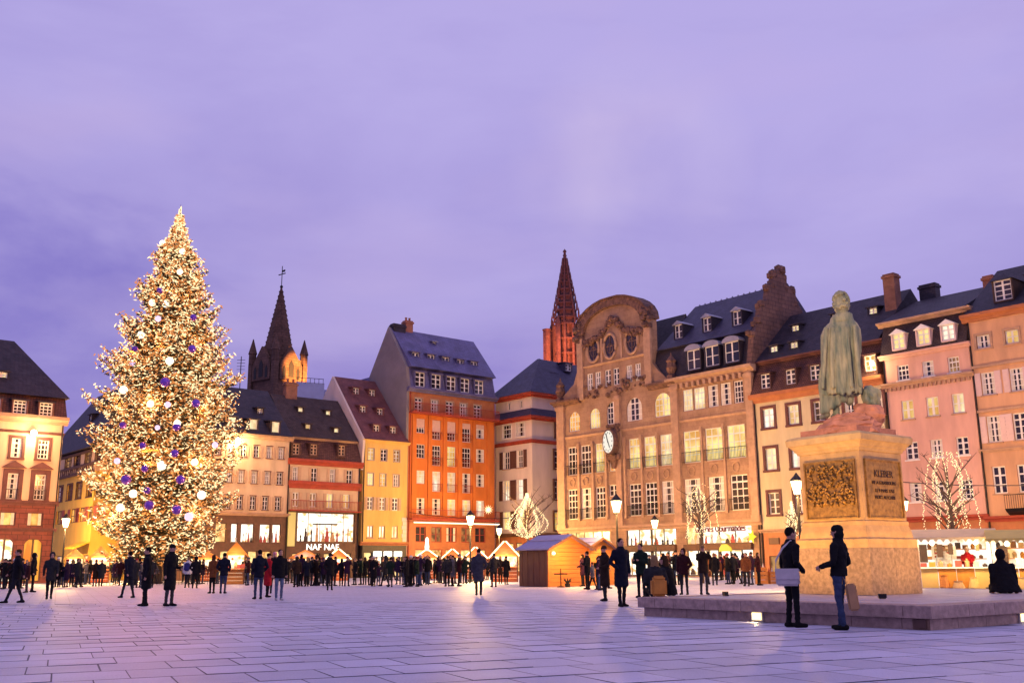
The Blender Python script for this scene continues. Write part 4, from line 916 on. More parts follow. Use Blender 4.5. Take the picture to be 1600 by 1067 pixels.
band(F, 0, Lh, b0-0.1, b0+0.15, 0.18, 'trim_stone', 'string_course'); band(F, 0, Lh, zbm-0.15, zbm+0.25, 0.3, 'red_paint', 'string_course'); band(F, 0, Lh, ze-0.2, ze+0.35, 0.5, 'fascia_orange')
ub = F.u(1576, 6); zb0 = F.z(1580, 795); b = MB(); b.prism([(-0.9, zb0), (0, zb0), (0, zb0-0.55), (-0.7, zb0-0.2)], ub, Lh-1)
b.box(ub, Lh-1, -0.88, -0.84, zb0+0.9, zb0+0.95)
for i in range(26): x = ub+0.02+i*0.15; b.box(x, x+0.025, -0.87, -0.85, zb0, zb0+0.9)
b.build('balcony', MAT['iron'], F.root)
zr_ = F.z(1570, 421, 6.0); yr = yslope(-0.4, ze+0.35, 6.0, zr_)
roof_prism(F, 0, Lh, [(-0.4, ze+0.35), (6, zr_), (12, ze+0.35)], 'slate')
u, z = F.at(1577.5, 472, 1.3); dormer(F, u, yr(z)-0.25, z, 1.25, 1.5, 2.2, 'hip', 'slate', 'dark_wood', cols=2, rows=4)
u, z = F.at(1630, 462, 1.3); dormer(F, u, yr(z)-0.25, z, 1.25, 1.5, 2.2, 'hip', 'slate', 'dark_wood', cols=2, rows=4)
gutter(F, 0.1, 0, ze)
# ================================================================== church tower behind the roofs
masonry('church_stone', (0.16, 0.085, 0.055), (0.11, 0.06, 0.04), (0.05, 0.03, 0.025), 0.9, 0.45, bump=0.6)
CT = dpt(433, 600, 165.0); sc = 165.0/FPX
ct = empty('church_tower', (CT.x, CT.y, 0), R(-38), 'dark church tower with pointed stone spire, corner turrets and a floodlit gable', 'church tower')
def zpx(px, py, Y): return dpt(px, py, Y).z
hwt = 3.0; zt0 = zpx(433, 566, 165); zta = zpx(441, 449, 165)
b = MB(); b.box(-hwt, hwt, -hwt, hwt, 8, zt0+0.3)
for sx in (-1, 1):
    for sy in (-1, 1): b.box(sx*hwt-0.45, sx*hwt+0.45, sy*hwt-0.45, sy*hwt+0.45, 8, zt0-0.4)
b.build('tower_body', MAT['church_stone'], ct)
b = MB()
for i in range(24):
    z = zt0+i*(zta-zt0)/24; r_ = 2.75*(1-i/24)+0.12; r2_ = 2.75*(1-(i+1)/24)+0.12
    b.lathe([(r_, z), (r2_+0.04, z+(zta-zt0)/24-0.02)], 8, ph=math.pi/8)
b.build('spire', MAT['church_stone'], ct)
b = MB()
for q in range(8):
    t = q*math.pi/4+math.pi/8
    for i in range(16):
        f = i/16; r_ = 2.75*(1-f)+0.1; b.ball((r_*math.cos(t), r_*math.sin(t), zt0+f*(zta-zt0)), 0.17, 5)
b.build('crocket', MAT['church_stone'], ct)['kind'] = 'stuff'
for sx in (-1, 1):
    for sy in (-1, 1):
        zz = zt0-0.4; MB().lathe([(0.62, zz), (0.62, zz+1.6), (0.75, zz+1.65), (0.7, zz+1.9), (0.06, zz+4.3)], 8, (sx*hwt, sy*hwt)).build('turret', MAT['church_stone'], ct)
for k, (nx, ny) in enumerate(((0, -1), (1, 0), (-1, 0))):
    a = math.atan2(ny, nx)+math.pi/2
    g = MB().prism([(-2.3, zt0-3.5), (2.3, zt0-3.5), (2.3, zt0-0.9), (0, zt0+2.2), (-2.3, zt0-0.9)], -hwt-0.5, -hwt+0.2, 'y').build('tower_gable', MAT['church_stone'], ct, rz=a)
    MB().prism([(-0.5, zt0-3.0), (0.5, zt0-3.0), (0.5, zt0-0.9), (0, zt0-0.1), (-0.5, zt0-0.9)], -hwt-0.56, -hwt-0.505, 'y').build('belfry_opening', MAT['black_mask'], g)
    for x in (-1.45, 1.45): MB().prism([(x-0.3, zt0-3.2), (x+0.3, zt0-3.2), (x+0.3, zt0-1.7), (x, zt0-1.2), (x-0.3, zt0-1.7)], -hwt-0.56, -hwt-0.505, 'y').build('belfry_opening', MAT['black_mask'], g)
b = MB(); ztc = zpx(441, 416, 165); b.tube([(0, 0, zta-0.3), (0, 0, ztc)], 0.07, 6); b.box(-0.9, 0.9, -0.06, 0.06, ztc-1.5, ztc-1.36); b.ball((0, 0, zta+0.1), 0.28, 8); b.box(-0.05, 0.8, -0.03, 0.03, ztc-1.1, ztc-0.75)
b.build('weather_cross', MAT['iron'], ct)
fl = Vector((CT.x+15, CT.y-8, zt0-8)); spot(fl, (CT.x+1.5, CT.y, zt0-1.0), 150000, AMBER, 24, 0.3)
# ================================================================== cathedral spire, far away
masonry('far_stone', (0.20, 0.075, 0.06), (0.15, 0.058, 0.05), (0.03, 0.018, 0.02), 1.6, 1.2, bump=0.8)
YS = 447.0; Cs = dpt(885.5, 560, YS); cs_ = empty('cathedral_spire', (Cs.x, Cs.y, 0), R(12), 'slender openwork cathedral spire of red sandstone rising behind the corner house', 'cathedral')
z_o = zpx(884, 508, YS); z_t = zpx(886, 392, YS); z_b = zpx(884, 600, YS)
b = MB(); zz = [z_b, z_o]
for q in range(8):
    t = q*math.pi/4+math.pi/8; b.lathe([(0.75, z_b), (0.75, z_o)], 5, (5.2*math.cos(t), 5.2*math.sin(t)))
for j in range(5):
    z = z_b+(z_o-z_b)*j/4; b.lathe([(5.5, z-0.5), (5.5, z+0.3)], 8, ph=math.pi/8)
b.build('octagon', MAT['far_stone'], cs_); MB().lathe([(3.6, z_b), (3.6, z_o)], 8).build('octagon_core', MAT['far_stone'], cs_)
for q in range(4):
    t = q*math.pi/2+math.pi/4; b = MB(); b.lathe([(1.2, z_b), (1.2, z_o-1), (1.5, z_o-0.9), (1.3, z_o), (0.1, z_o+3.5)], 6, (7.2*math.cos(t), 7.2*math.sin(t))); b.build('stair_turret', MAT['far_stone'], cs_)
b = MB(); nl = 9
for i in range(nl):
    f = i/nl; z = z_o+(z_t-z_o)*0.86*f; h = (z_t-z_o)*0.86/nl; r_ = 5.9*(1-f)**1.12+0.75
    b.lathe([(r_*0.62, z), (r_*0.62, z+h)], 8, ph=math.pi/8); b.lathe([(r_*0.86, z+h-0.6), (r_*0.86, z+h)], 8, ph=math.pi/8)
    for q in range(8):
        t = q*math.pi/4+math.pi/8; b.lathe([(0.5, z), (0.45, z+h*0.75), (0.05, z+h*1.45)], 5, (r_*math.cos(t), r_*math.sin(t)))
b.build('openwork_spire', MAT['far_stone'], cs_)
b = MB(); zq = z_o+(z_t-z_o)*0.84; b.lathe([(0.9, zq), (0.9, zq+1.5), (1.3, zq+1.7), (0.8, zq+2.4), (0.55, zq+5), (1.0, zq+5.3), (0.4, zq+6.2), (0.3, z_t-2), (0.08, z_t+1)], 8); b.box(-0.9, 0.9, -0.2, 0.2, z_t-2.6, z_t-2.1)
b.build('lantern', MAT['far_stone'], cs_)
xt = dpt(864, 540, YS); b = MB(); b.lathe([(2.0, z_b), (2.0, zpx(864, 519, YS)), (2.3, zpx(864, 518, YS)), (2.3, zpx(864, 516, YS))], 6, (-9.0, 0)); b.build('side_turret', MAT['far_stone'], cs_)
spot((Cs.x-14, Cs.y-42, z_b-22), (Cs.x, Cs.y, z_b+8), 520000, (1.0, 0.36, 0.13), 40, 1.0); spot((Cs.x-8, Cs.y-46, z_b+4), (Cs.x, Cs.y, z_o+10), 80000, (1.0, 0.42, 0.22), 50, 1.0); spot((Cs.x+22, Cs.y-34, z_b-22), (Cs.x, Cs.y, z_b+6), 240000, (1.0, 0.36, 0.13), 40, 1.0)
# ================================================================== glazed penthouse and antenna on the roofs
Q = dpt(484, 640, 124.0); ph = empty('rooftop_penthouse', (Q.x, Q.y, 0), math.atan2(D2.y, D2.x)-0.25, 'pale blue rooftop penthouse with blue pitched roof above the brown tiled roof', 'house')
zp0, zp1 = zpx(484, 640, 124), zpx(484, 597.5, 124)
MB().box(-1.75, 1.75, 0, 5, 0, zp1).build('wall', mat('pale_panel', (0.50, 0.52, 0.66), 0.6, 0.12, 0.8), ph)
b = MB()
for i in range(7): b.box(-1.75+i*0.55, -1.7+i*0.55, -0.05, 0.0, zp1-0.1, zp1+0.55)
b.box(-1.75, 1.65, -0.05, 0.0, zp1+0.5, zp1+0.56); b.build('railing', MAT['iron'], ph)
MB().box(1.753, 5.2, 0.6, 5, 0, zp1-1.1).build('side_wall', MAT['pale_panel'], ph); MB().prism([(0.3, zp1-1.4), (4, zp1-0.1), (5, zp1-1.4)], 1.755, 5.3).build('roof', MAT['blue_slate'], ph)
Q = dpt(374.5, 606, 108); an = MB(); z0_, z1_ = zpx(374.5, 640, 108), zpx(374.5, 557, 108); an.tube([(0, 0, z0_-2), (0, 0, z1_)], 0.05, 5)
for i in range(4): an.tube([(-0.45, 0, z1_-0.4-i*0.35), (0.45, 0, z1_-0.4-i*0.35)], 0.025, 4)
an.tube([(0, -0.5, z1_-1.9), (0, 0.5, z1_-1.9)], 0.03, 4)
tag(an.build('antenna', MAT['iron'], None, loc=(Q.x, Q.y, 0)), 'thin metal antenna mast standing on the beige house roof', 'antenna')
# ================================================================== ground
GA = R(24); GU = Vector((math.cos(GA), math.sin(GA), 0)); GV = Vector((-math.sin(GA), math.cos(GA), 0))
def pave_mat(name, plain):
    m, n, l, p = principled(name)
    p.inputs['Roughness'].default_value = 0.42; p.inputs['Specular IOR Level'].default_value = 0.5
    t = n.new('ShaderNodeTexCoord'); geo = n.new('ShaderNodeNewGeometry'); o = n.new('ShaderNodeObjectInfo')
    z = n.new('ShaderNodeTexNoise'); z.inputs['Scale'].default_value = 0.55; z.inputs['Detail'].default_value = 6; z.inputs['Roughness'].default_value = 0.65
    l.new(geo.outputs['Position'], z.inputs['Vector'])
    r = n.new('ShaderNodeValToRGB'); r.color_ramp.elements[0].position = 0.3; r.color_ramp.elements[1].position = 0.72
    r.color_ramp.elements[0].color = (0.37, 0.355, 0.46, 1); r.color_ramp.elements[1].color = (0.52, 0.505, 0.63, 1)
    l.new(z.outputs['Fac'], r.inputs[0])
    z2 = n.new('ShaderNodeTexNoise'); z2.inputs['Scale'].default_value = 42; z2.inputs['Detail'].default_value = 3; l.new(geo.outputs['Position'], z2.inputs['Vector'])
    mm = n.new('ShaderNodeMixRGB'); mm.blend_type = 'OVERLAY'; mm.inputs[0].default_value = 0.35; l.new(r.outputs[0], mm.inputs[1]); l.new(z2.outputs['Fac'], mm.inputs[2])
    last = mm.outputs[0]
    if plain:   # each slab a little lighter or darker
        mu = n.new('ShaderNodeMath'); mu.operation = 'MULTIPLY_ADD'; mu.inputs[1].default_value = 0.22; mu.inputs[2].default_value = 0.89; l.new(o.outputs['Random'], mu.inputs[0])
        m2 = n.new('ShaderNodeVectorMath'); m2.operation = 'SCALE'; l.new(last, m2.inputs[0]); l.new(mu.outputs[0], m2.inputs['Scale']); last = m2.outputs[0]
    else:
        mp = n.new('ShaderNodeMapping'); mp.inputs['Rotation'].default_value = (0, 0, -GA); l.new(geo.outputs['Position'], mp.inputs[0])
        b = n.new('ShaderNodeTexBrick'); b.inputs['Scale'].default_value = 1; b.inputs['Brick Width'].default_value = 0.95; b.inputs['Row Height'].default_value = 0.62; b.inputs['Mortar Size'].default_value = 0.012
        b.inputs['Color1'].default_value = (1, 1, 1, 1); b.inputs['Color2'].default_value = (0.88, 0.88, 0.88, 1); b.inputs['Mortar'].default_value = (0.35, 0.33, 0.33, 1); l.new(mp.outputs[0], b.inputs['Vector'])
        m2 = n.new('ShaderNodeMixRGB'); m2.blend_type = 'MULTIPLY'; m2.inputs[0].default_value = 1; l.new(last, m2.inputs[1]); l.new(b.outputs['Color'], m2.inputs[2]); last = m2.outputs[0]
    l.new(last, p.inputs['Base Color'])
    rr = n.new('ShaderNodeMapRange'); rr.inputs['To Min'].default_value = 0.44; rr.inputs['To Max'].default_value = 0.68; l.new(z.outputs['Fac'], rr.inputs['Value']); l.new(rr.outputs[0], p.inputs['Roughness'])
    bp = n.new('ShaderNodeBump'); bp.inputs['Strength'].default_value = 0.25; bp.inputs['Distance'].default_value = 0.01; l.new(z2.outputs['Fac'], bp.inputs['Height']); l.new(bp.outputs[0], p.inputs['Normal'])
    MAT[name] = m; return m
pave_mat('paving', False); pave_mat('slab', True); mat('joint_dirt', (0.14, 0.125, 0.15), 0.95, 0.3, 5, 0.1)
g = MB(); g.face([(-900, -300, 0), (900, -300, 0), (900, 1200, 0), (-900, 1200, 0)])
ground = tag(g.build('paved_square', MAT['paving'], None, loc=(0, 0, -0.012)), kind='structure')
SL, SW = 0.78, 0.95
slabs = []
for j in range(-16, 50):
    off = (0.36 if j % 2 else 0.0)*SL+random.random()*0.3*SL
    for i in range(-85, 95):
        c = GU*(i*SL+off)+GV*(j*SW)
        if 7.2 < c.y < 34 and abs(c.x) < 2.2+0.56*c.y: slabs.append((i, j, off, c))
def in_plinth(c):
    d = c-PN; a, b_ = d.dot(PL), d.dot(PR); return 0.3 < a < 7.0 and 0.3 < b_ < 11
PL = Vector((-0.6, 0.8, 0)); PR = Vector((0.8, 0.6, 0))
q = gpt(1458, 985.5); PN = Vector((q.x, q.y, 0))
slabs = [s_ for s_ in slabs if not in_plinth(s_[3])]
slabs.sort(key=lambda s_: s_[3].y)
def view_slab(c):
    x, y = project((c.x, c.y, 0)); return -40 < x < 1640 and y < 1090
vis = [s_ for s_ in slabs if view_slab(s_[3])]
protos = []
for k in range(8):
    b = MB(); i0 = [random.uniform(0.004, 0.013), random.uniform(0.004, 0.013), random.uniform(0.003, 0.010), random.uniform(0.004, 0.013)]; a, h = SL/2, SW/2
    # worn slabs: the near edge of most stands a few millimetres proud of its neighbour
    lip = random.choice((0.001, 0.002, 0.004, 0.0065)); tw = random.uniform(-0.0015, 0.0015); t = [lip+tw, lip-tw, 0.0, 0.0008]
    top = [(-a+i0[0], -h+i0[1], t[0]), (a-i0[2], -h+i0[1], t[1]), (a-i0[2], h-i0[3], t[2]), (-a+i0[0], h-i0[3], t[3])]
    bot = [(x*1.004, y*1.004, -0.03) for x, y, z in top]
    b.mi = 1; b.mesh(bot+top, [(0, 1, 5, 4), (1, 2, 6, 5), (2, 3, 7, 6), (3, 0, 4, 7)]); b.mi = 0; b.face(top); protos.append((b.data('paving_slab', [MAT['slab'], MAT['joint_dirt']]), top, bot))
for n_, (i, j, off, c) in enumerate(vis[:298]):
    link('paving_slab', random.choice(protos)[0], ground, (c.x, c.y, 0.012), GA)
b = MB(); keep = set(id(s_) for s_ in vis[:298])
for s_ in slabs:
    if id(s_) in keep: continue
    c = s_[3]; me, top, bot = random.choice(protos)
    P = [tuple(c+GU*x+GV*y+Vector((0, 0, z))) for x, y, z in bot+top]
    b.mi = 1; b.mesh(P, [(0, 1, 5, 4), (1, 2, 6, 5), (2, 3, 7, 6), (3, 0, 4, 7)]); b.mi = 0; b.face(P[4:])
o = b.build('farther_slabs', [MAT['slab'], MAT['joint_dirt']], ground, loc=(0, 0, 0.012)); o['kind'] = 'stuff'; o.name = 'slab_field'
b = MB(); b.face([(-6.5, 6.9, 0), (6.5, 6.9, 0), (21.5, 34.1, 0), (-21.5, 34.1, 0)]); b.build('joint_bed', MAT['joint_dirt'], ground, loc=(0, 0, 0.0107))
# ================================================================== stepped platform of the monument
mat('granite', (0.40, 0.27, 0.22), 0.65, 0.35, 7, 0.3, detail=8); mat('granite_pale', (0.46, 0.40, 0.39), 0.5, 0.2, 6, 0.2, detail=8)
mat('pedestal_stone', (0.50, 0.33, 0.15), 0.75, 0.22, 3.5, 0.3, detail=8); mat('base_stone', (0.29, 0.205, 0.145), 0.8, 0.4, 9, 0.35, detail=8); mat('red_rock', (0.48, 0.19, 0.12), 0.85, 0.4, 3, 0.6, detail=8)
mat('bronze', (0.33, 0.29, 0.19), 0.6, 0.5, 2.4, 0.9, 0.1, c2=(0.06, 0.095, 0.08), detail=7, stretch=(2.2, 2.2, 0.5)); mat('bronze_panel', (0.36, 0.21, 0.055), 0.5, 0.45, 9, 0.4, 0.35)
plat = empty('monument_platform', PN, math.atan2(PR.y, PR.x), 'low granite platform of two courses under the bronze monument', 'platform')
LX, LY_ = 11.5, 7.25           # local x along PR, local y along PL
def course(z0, z1, inset, seed, name):
    rn = random.Random(seed)
    def st(x0, x1, y0, y1):
        b = MB(); i = 0.006; e = 0.012; zt = z1-rn.uniform(0, 0.003)
        b.mesh([(x0+i, y0+i, z0), (x1-i, y0+i, z0), (x1-i, y1-i, z0), (x0+i, y1-i, z0), (x0+i, y0+i, zt-e), (x1-i, y0+i, zt-e), (x1-i, y1-i, zt-e), (x0+i, y1-i, zt-e), (x0+i+e, y0+i+e, zt), (x1-i-e, y0+i+e, zt), (x1-i-e, y1-i-e, zt), (x0+i+e, y1-i-e, zt)],
               [(3, 2, 1, 0), (0, 1, 5, 4), (1, 2, 6, 5), (2, 3, 7, 6), (3, 0, 4, 7), (4, 5, 9, 8), (5, 6, 10, 9), (6, 7, 11, 10), (7, 4, 8, 11), (8, 9, 10, 11)])
        b.build(name, MAT['granite'], plat)
    dp = 0.55
    x = inset
    while x < LX-inset-0.01:
        w_ = min(rn.uniform(0.85, 1.25), LX-inset-x); 
        if LX-inset-x-w_ < 0.4: w_ = LX-inset-x
        st(x, x+w_, inset, inset+dp); st(x, x+w_, LY_-inset-dp, LY_-inset); x += w_
    y = inset+dp
    while y < LY_-inset-dp-0.01:
        w_ = min(rn.uniform(0.85, 1.25), LY_-inset-dp-y)
        if LY_-inset-dp-y-w_ < 0.4: w_ = LY_-inset-dp-y
        st(inset, inset+dp, y, y+w_); st(LX-inset-dp, LX-inset, y, y+w_); y += w_
course(0.0, 0.20, 0.10, 1, 'lower_step_stone'); course(0.20, 0.42, 0.0, 2, 'upper_step_stone')
rn = random.Random(5); y = 0.55
while y < LY_-0.56:
    x = 0.55; h = min(0.62, LY_-0.55-y)
    if LY_-0.55-y-h < 0.25: h = LY_-0.55-y
    while x < LX-0.56:
        w_ = min(rn.uniform(0.9, 1.3), LX-0.55-x)
        if LX-0.55-x-w_ < 0.4: w_ = LX-0.55-x
        MB().box(x+0.006, x+w_-0.006, y+0.006, y+h-0.006, 0.1, 0.415-rn.uniform(0, 0.004)).build('deck_slab', MAT['granite_pale'], plat); x += w_
    y += h
MB().box(0.3, LX-0.3, 0.3, LY_-0.3, 0.0, 0.40).build('platform_core', MAT['joint_dirt'], plat)
def flood_box(px, py, lit, label):
    # niche lamp set into the lower course
    P = gpt(px, py, 0.10); d = Vector((P.x, P.y, 0))-PN
    on_left = True
    # intersect with the front face (local y axis side x=0.1) or the right face (y=0.1)
    best = None
    for nrm, off_, al in ((PR, 0.10, PL), (PL, 0.10, PR)):
        dr = ray(px, py); t = (off_-(CAM-PN).dot(nrm))/dr.dot(nrm)
        if t > 0:
            H = CAM+dr*t; s_ = (H-PN).dot(al)
            if 0 < s_ < (7.2 if al is PL else 11.4): best = (H, nrm, al)
    H, nrm, al = best
    o = empty('niche_lamp', (H.x, H.y, 0.11), math.atan2(al.y, al.x)+(math.pi if al is PL else 0), label, 'lamp')
    b = MB(); b.box(-0.15, 0.15, -0.035, 0.0, -0.10, 0.10); b.box(-0.12, 0.12, -0.02, 0.0, -0.08, 0.08); b.build('housing', MAT['granite_pale'] if lit else mat('rust_metal', (0.16, 0.09, 0.06), 0.6, 0.3, 8), o)
    MB().box(-0.115, 0.115, -0.05, -0.036, -0.07, 0.07).build('lens', glow('lens_lit', (1.0, 0.80, 0.36), 2.6) if lit else mat('lens_dark', (0.10, 0.05, 0.035), 0.3), o)
    if lit: spot(H-nrm*0.06+Vector((0, 0, 0.0)), H-nrm*3+Vector((0, 0, -0.25)), 28, WARM, 120, 0.04, 0.8)
    return o
flood_box(1184.5, 965.5, True, 'lit square lamp in the lower course between left corner and the standing pair'); flood_box(1440, 975, False, 'unlit square lamp niche near the platform corner'); flood_box(1597, 964, True, 'lit square lamp in the platform side at the picture edge')
# ================================================================== monument
q = gpt(1364, 929.5, 0.42); MN = Vector((q.x, q.y, 0.42)); SB = 2.05
mon = empty('monument', MN+PL*(SB/2)+PR*(SB/2), math.atan2(PR.y, PR.x), 'stone pedestal with bronze relief and inscription panel under the statue', 'monument')
dN = (MN-Vector((0, 0, 0))).y
def zm_(px, py, dy=0.2): return dpt(px, py, dN+dy).z
HB = SB/2
z1, z2, z3, z4, z5, z6 = zm_(1364, 855), zm_(1360, 818), zm_(1353, 718), zm_(1354, 702), zm_(1358, 678), zm_(1340, 648, 1.0)
print('monument z', z1, z2, z3, z4, z5, z6)
def sq(prof, name, m, joints=None):
    b = MB()
    for i in range(len(prof)-1):
        (a, za), (c, zc_) = prof[i], prof[i+1]
        b.mesh([(-a, -a, za), (a, -a, za), (a, a, za), (-a, a, za), (-c, -c, zc_), (c, -c, zc_), (c, c, zc_), (-c, c, zc_)], [(0, 1, 5, 4), (1, 2, 6, 5), (2, 3, 7, 6), (3, 0, 4, 7)])
    a, za = prof[-1]; b.face([(-a, -a, za), (a, -a, za), (a, a, za), (-a, a, za)]); a, za = prof[0]; b.face([(-a, a, za), (a, a, za), (a, -a, za), (-a, -a, za)])
    return b.build(name, MAT[m], mon)
zb0 = 0.42
hb = z1-zb0
# base drum of big blocks, four to a course side
for cz0, cz1, a in ((0, hb, HB),):
    for sx in (-1, 0):
        for sy in (-1, 0):
            b = MB(); x0, y0 = sx*HB, sy*HB; b.box(x0+0.004, x0+HB-0.004, y0+0.004, y0+HB-0.004, 0, hb); b.build('base_block', MAT['base_stone'], mon)
hm = z2-zb0
sq([(HB*0.99, hb+0.002), (HB*0.98, hb+0.10), (HB*0.985, hb+0.101), (HB*0.985, hb+0.20), (HB*0.93, hb+0.24), (HB*0.91, hb+(hm-hb)*0.7), (HB*0.87, hm-0.02), (HB*0.87, hm)], 'base_moulding', 'pedestal_stone')
HD = HB*0.845
d0, d1, d2, d3 = hm, z3-zb0, z4-zb0, z5-zb0
sq([(HD+0.03, d0+0.001), (HD+0.03, d0+0.08), (HD, d0+0.10), (HD, d2)], 'pedestal_die', 'pedestal_stone')
sq([(HD+0.03, d2+0.001), (HD+0.05, d2+0.06), (HD+0.09, d2+0.10), (HD+0.10, d2+0.13), (HD+0.18, d2+0.22), (HD+0.215, d2+0.225), (HD+0.23, d3), (HD+0.19, d3+0.05), (HD+0.0, d3+0.10)], 'pedestal_cornice', 'pedestal_stone')
MB().prism([(-0.12, 0), (0.12, 0), (0, 0.16)], HD+0.12, HD+0.21, 'y').build('cornice_ornament', MAT['pedestal_stone'], mon, loc=(0, 0, d3))
pz0, pz1 = zm_(1345, 806)-zb0, zm_(1345, 717)-zb0; hh = pz1-pz0
# relief panel on the left face (local -x side), inscription on the right face (local -y side)
rp = empty('relief_panel', (-HD, 0, pz0), R(-90), parent=mon); pw = HD*0.80
b = MB(); b.box(-pw, pw, -0.02, 0.02, 0, hh); b.build('relief_plate', MAT['bronze_panel'], rp)
b = MB()
for x0, x1, a, c in ((-pw-0.04, -pw, -0.03, hh+0.03), (pw, pw+0.04, -0.03, hh+0.03), (-pw, pw, -0.03, 0), (-pw, pw, hh, hh+0.03)): b.box(x0, x1, -0.05, 0.01, a, c)
b.build('panel_frame', MAT['bronze_panel'], rp)
rnd = random.Random(11)
b = MB()
for i in range(150):   # crowd of soldiers and horses in relief
    x = rnd.uniform(-pw*0.92, pw*0.92); z = hh*rnd.uniform(0.18, 0.86); t = rnd.uniform(-0.9, 0.9); l_ = rnd.uniform(0.07, 0.2)
    dx, dz = l_*math.sin(t), l_*math.cos(t)*0.8
    x1 = min(max(x+dx, -pw*.95), pw*.95); z1_ = min(z+dz, hh*0.95)
    b.tube([(x, -0.028, z), ((x+x1)/2+rnd.uniform(-.02, .02), -0.055, (z+z1_)/2), (x1, -0.035, z1_)], [0.022, rnd.uniform(.03, .045), 0.02], 6)
    if rnd.random() < .6: b.ball((x1, -0.045, z1_+0.03), rnd.uniform(.028, .042), 7)
b.build('relief_figures', MAT['bronze_panel'], rp, True)['kind'] = 'stuff'
ip = empty('inscription_panel', (0, -HD, pz0), 0, parent=mon)
b = MB(); b.box(-pw, pw, -0.03, 0.02, 0, hh); b.build('inscription_plate', MAT['bronze_panel'], ip)
b = MB()
for x0, x1, a, c in ((-pw-0.04, -pw, -0.03, hh+0.03), (pw, pw+0.04, -0.03, hh+0.03), (-pw, pw, -0.03, 0), (-pw, pw, hh, hh+0.03)): b.box(x0, x1, -0.06, 0.01, a, c)
b.build('panel_frame', MAT['bronze_panel'], ip)
mat('letter_dark', (0.05, 0.025, 0.012), 0.5)
for tx, sz, fz in (('KLEBER', 0.235, 0.76), ('NE A STRASBOURG', 0.115, 0.60), ('LE 9 MARS 1753', 0.115, 0.46), ('MORT AU CAIRE', 0.115, 0.34)):
    lettering(tx, sz, MAT['letter_dark'], ip, (0, -0.036, hh*fz), (R(90), 0, 0), 0.008)
# rock under the figure
def rock(name, c, rx, ry, rz, m, seed, par, n=2):
    bm = bmesh.new(); bmesh.ops.create_icosphere(bm, subdivisions=3, radius=1); rn = random.Random(seed); o3 = Vector((rn.random()*9, rn.random()*9, rn.random()*9))
    from mathutils import noise
    for v in bm.verts:
        f = 1+0.28*noise.noise(v.co*1.7+o3)+0.14*noise.noise(v.co*4+o3)
        v.co = Vector((v.co.x*rx*f, v.co.y*ry*f, v.co.z*rz*f))
    me = bpy.data.meshes.new(name); bm.to_mesh(me); bm.free(); me.materials.append(MAT[m]); return link(name, me, par, c)
rk = z6-zb0-d3
# ---- ground-level uplights added at the pedestal to light both its faces
FLOODS = []
for lx, ly, tx, ty, pw_ in ((-3.5, 1.2, -0.8, 0.1, 820), (-2.9, -2.5, -0.9, -0.4, 380), (0.9, -3.6, 0.1, -0.8, 680), (2.4, -2.6, 0.5, -0.9, 240)):
    if lx > 2: continue
    P = Vector(mon.location)+PR*lx+PL*ly; P.z = 0.42; T = Vector(mon.location)+PR*tx+PL*ty; T.z = 2.7
    FLOODS.append((P, T, pw_))
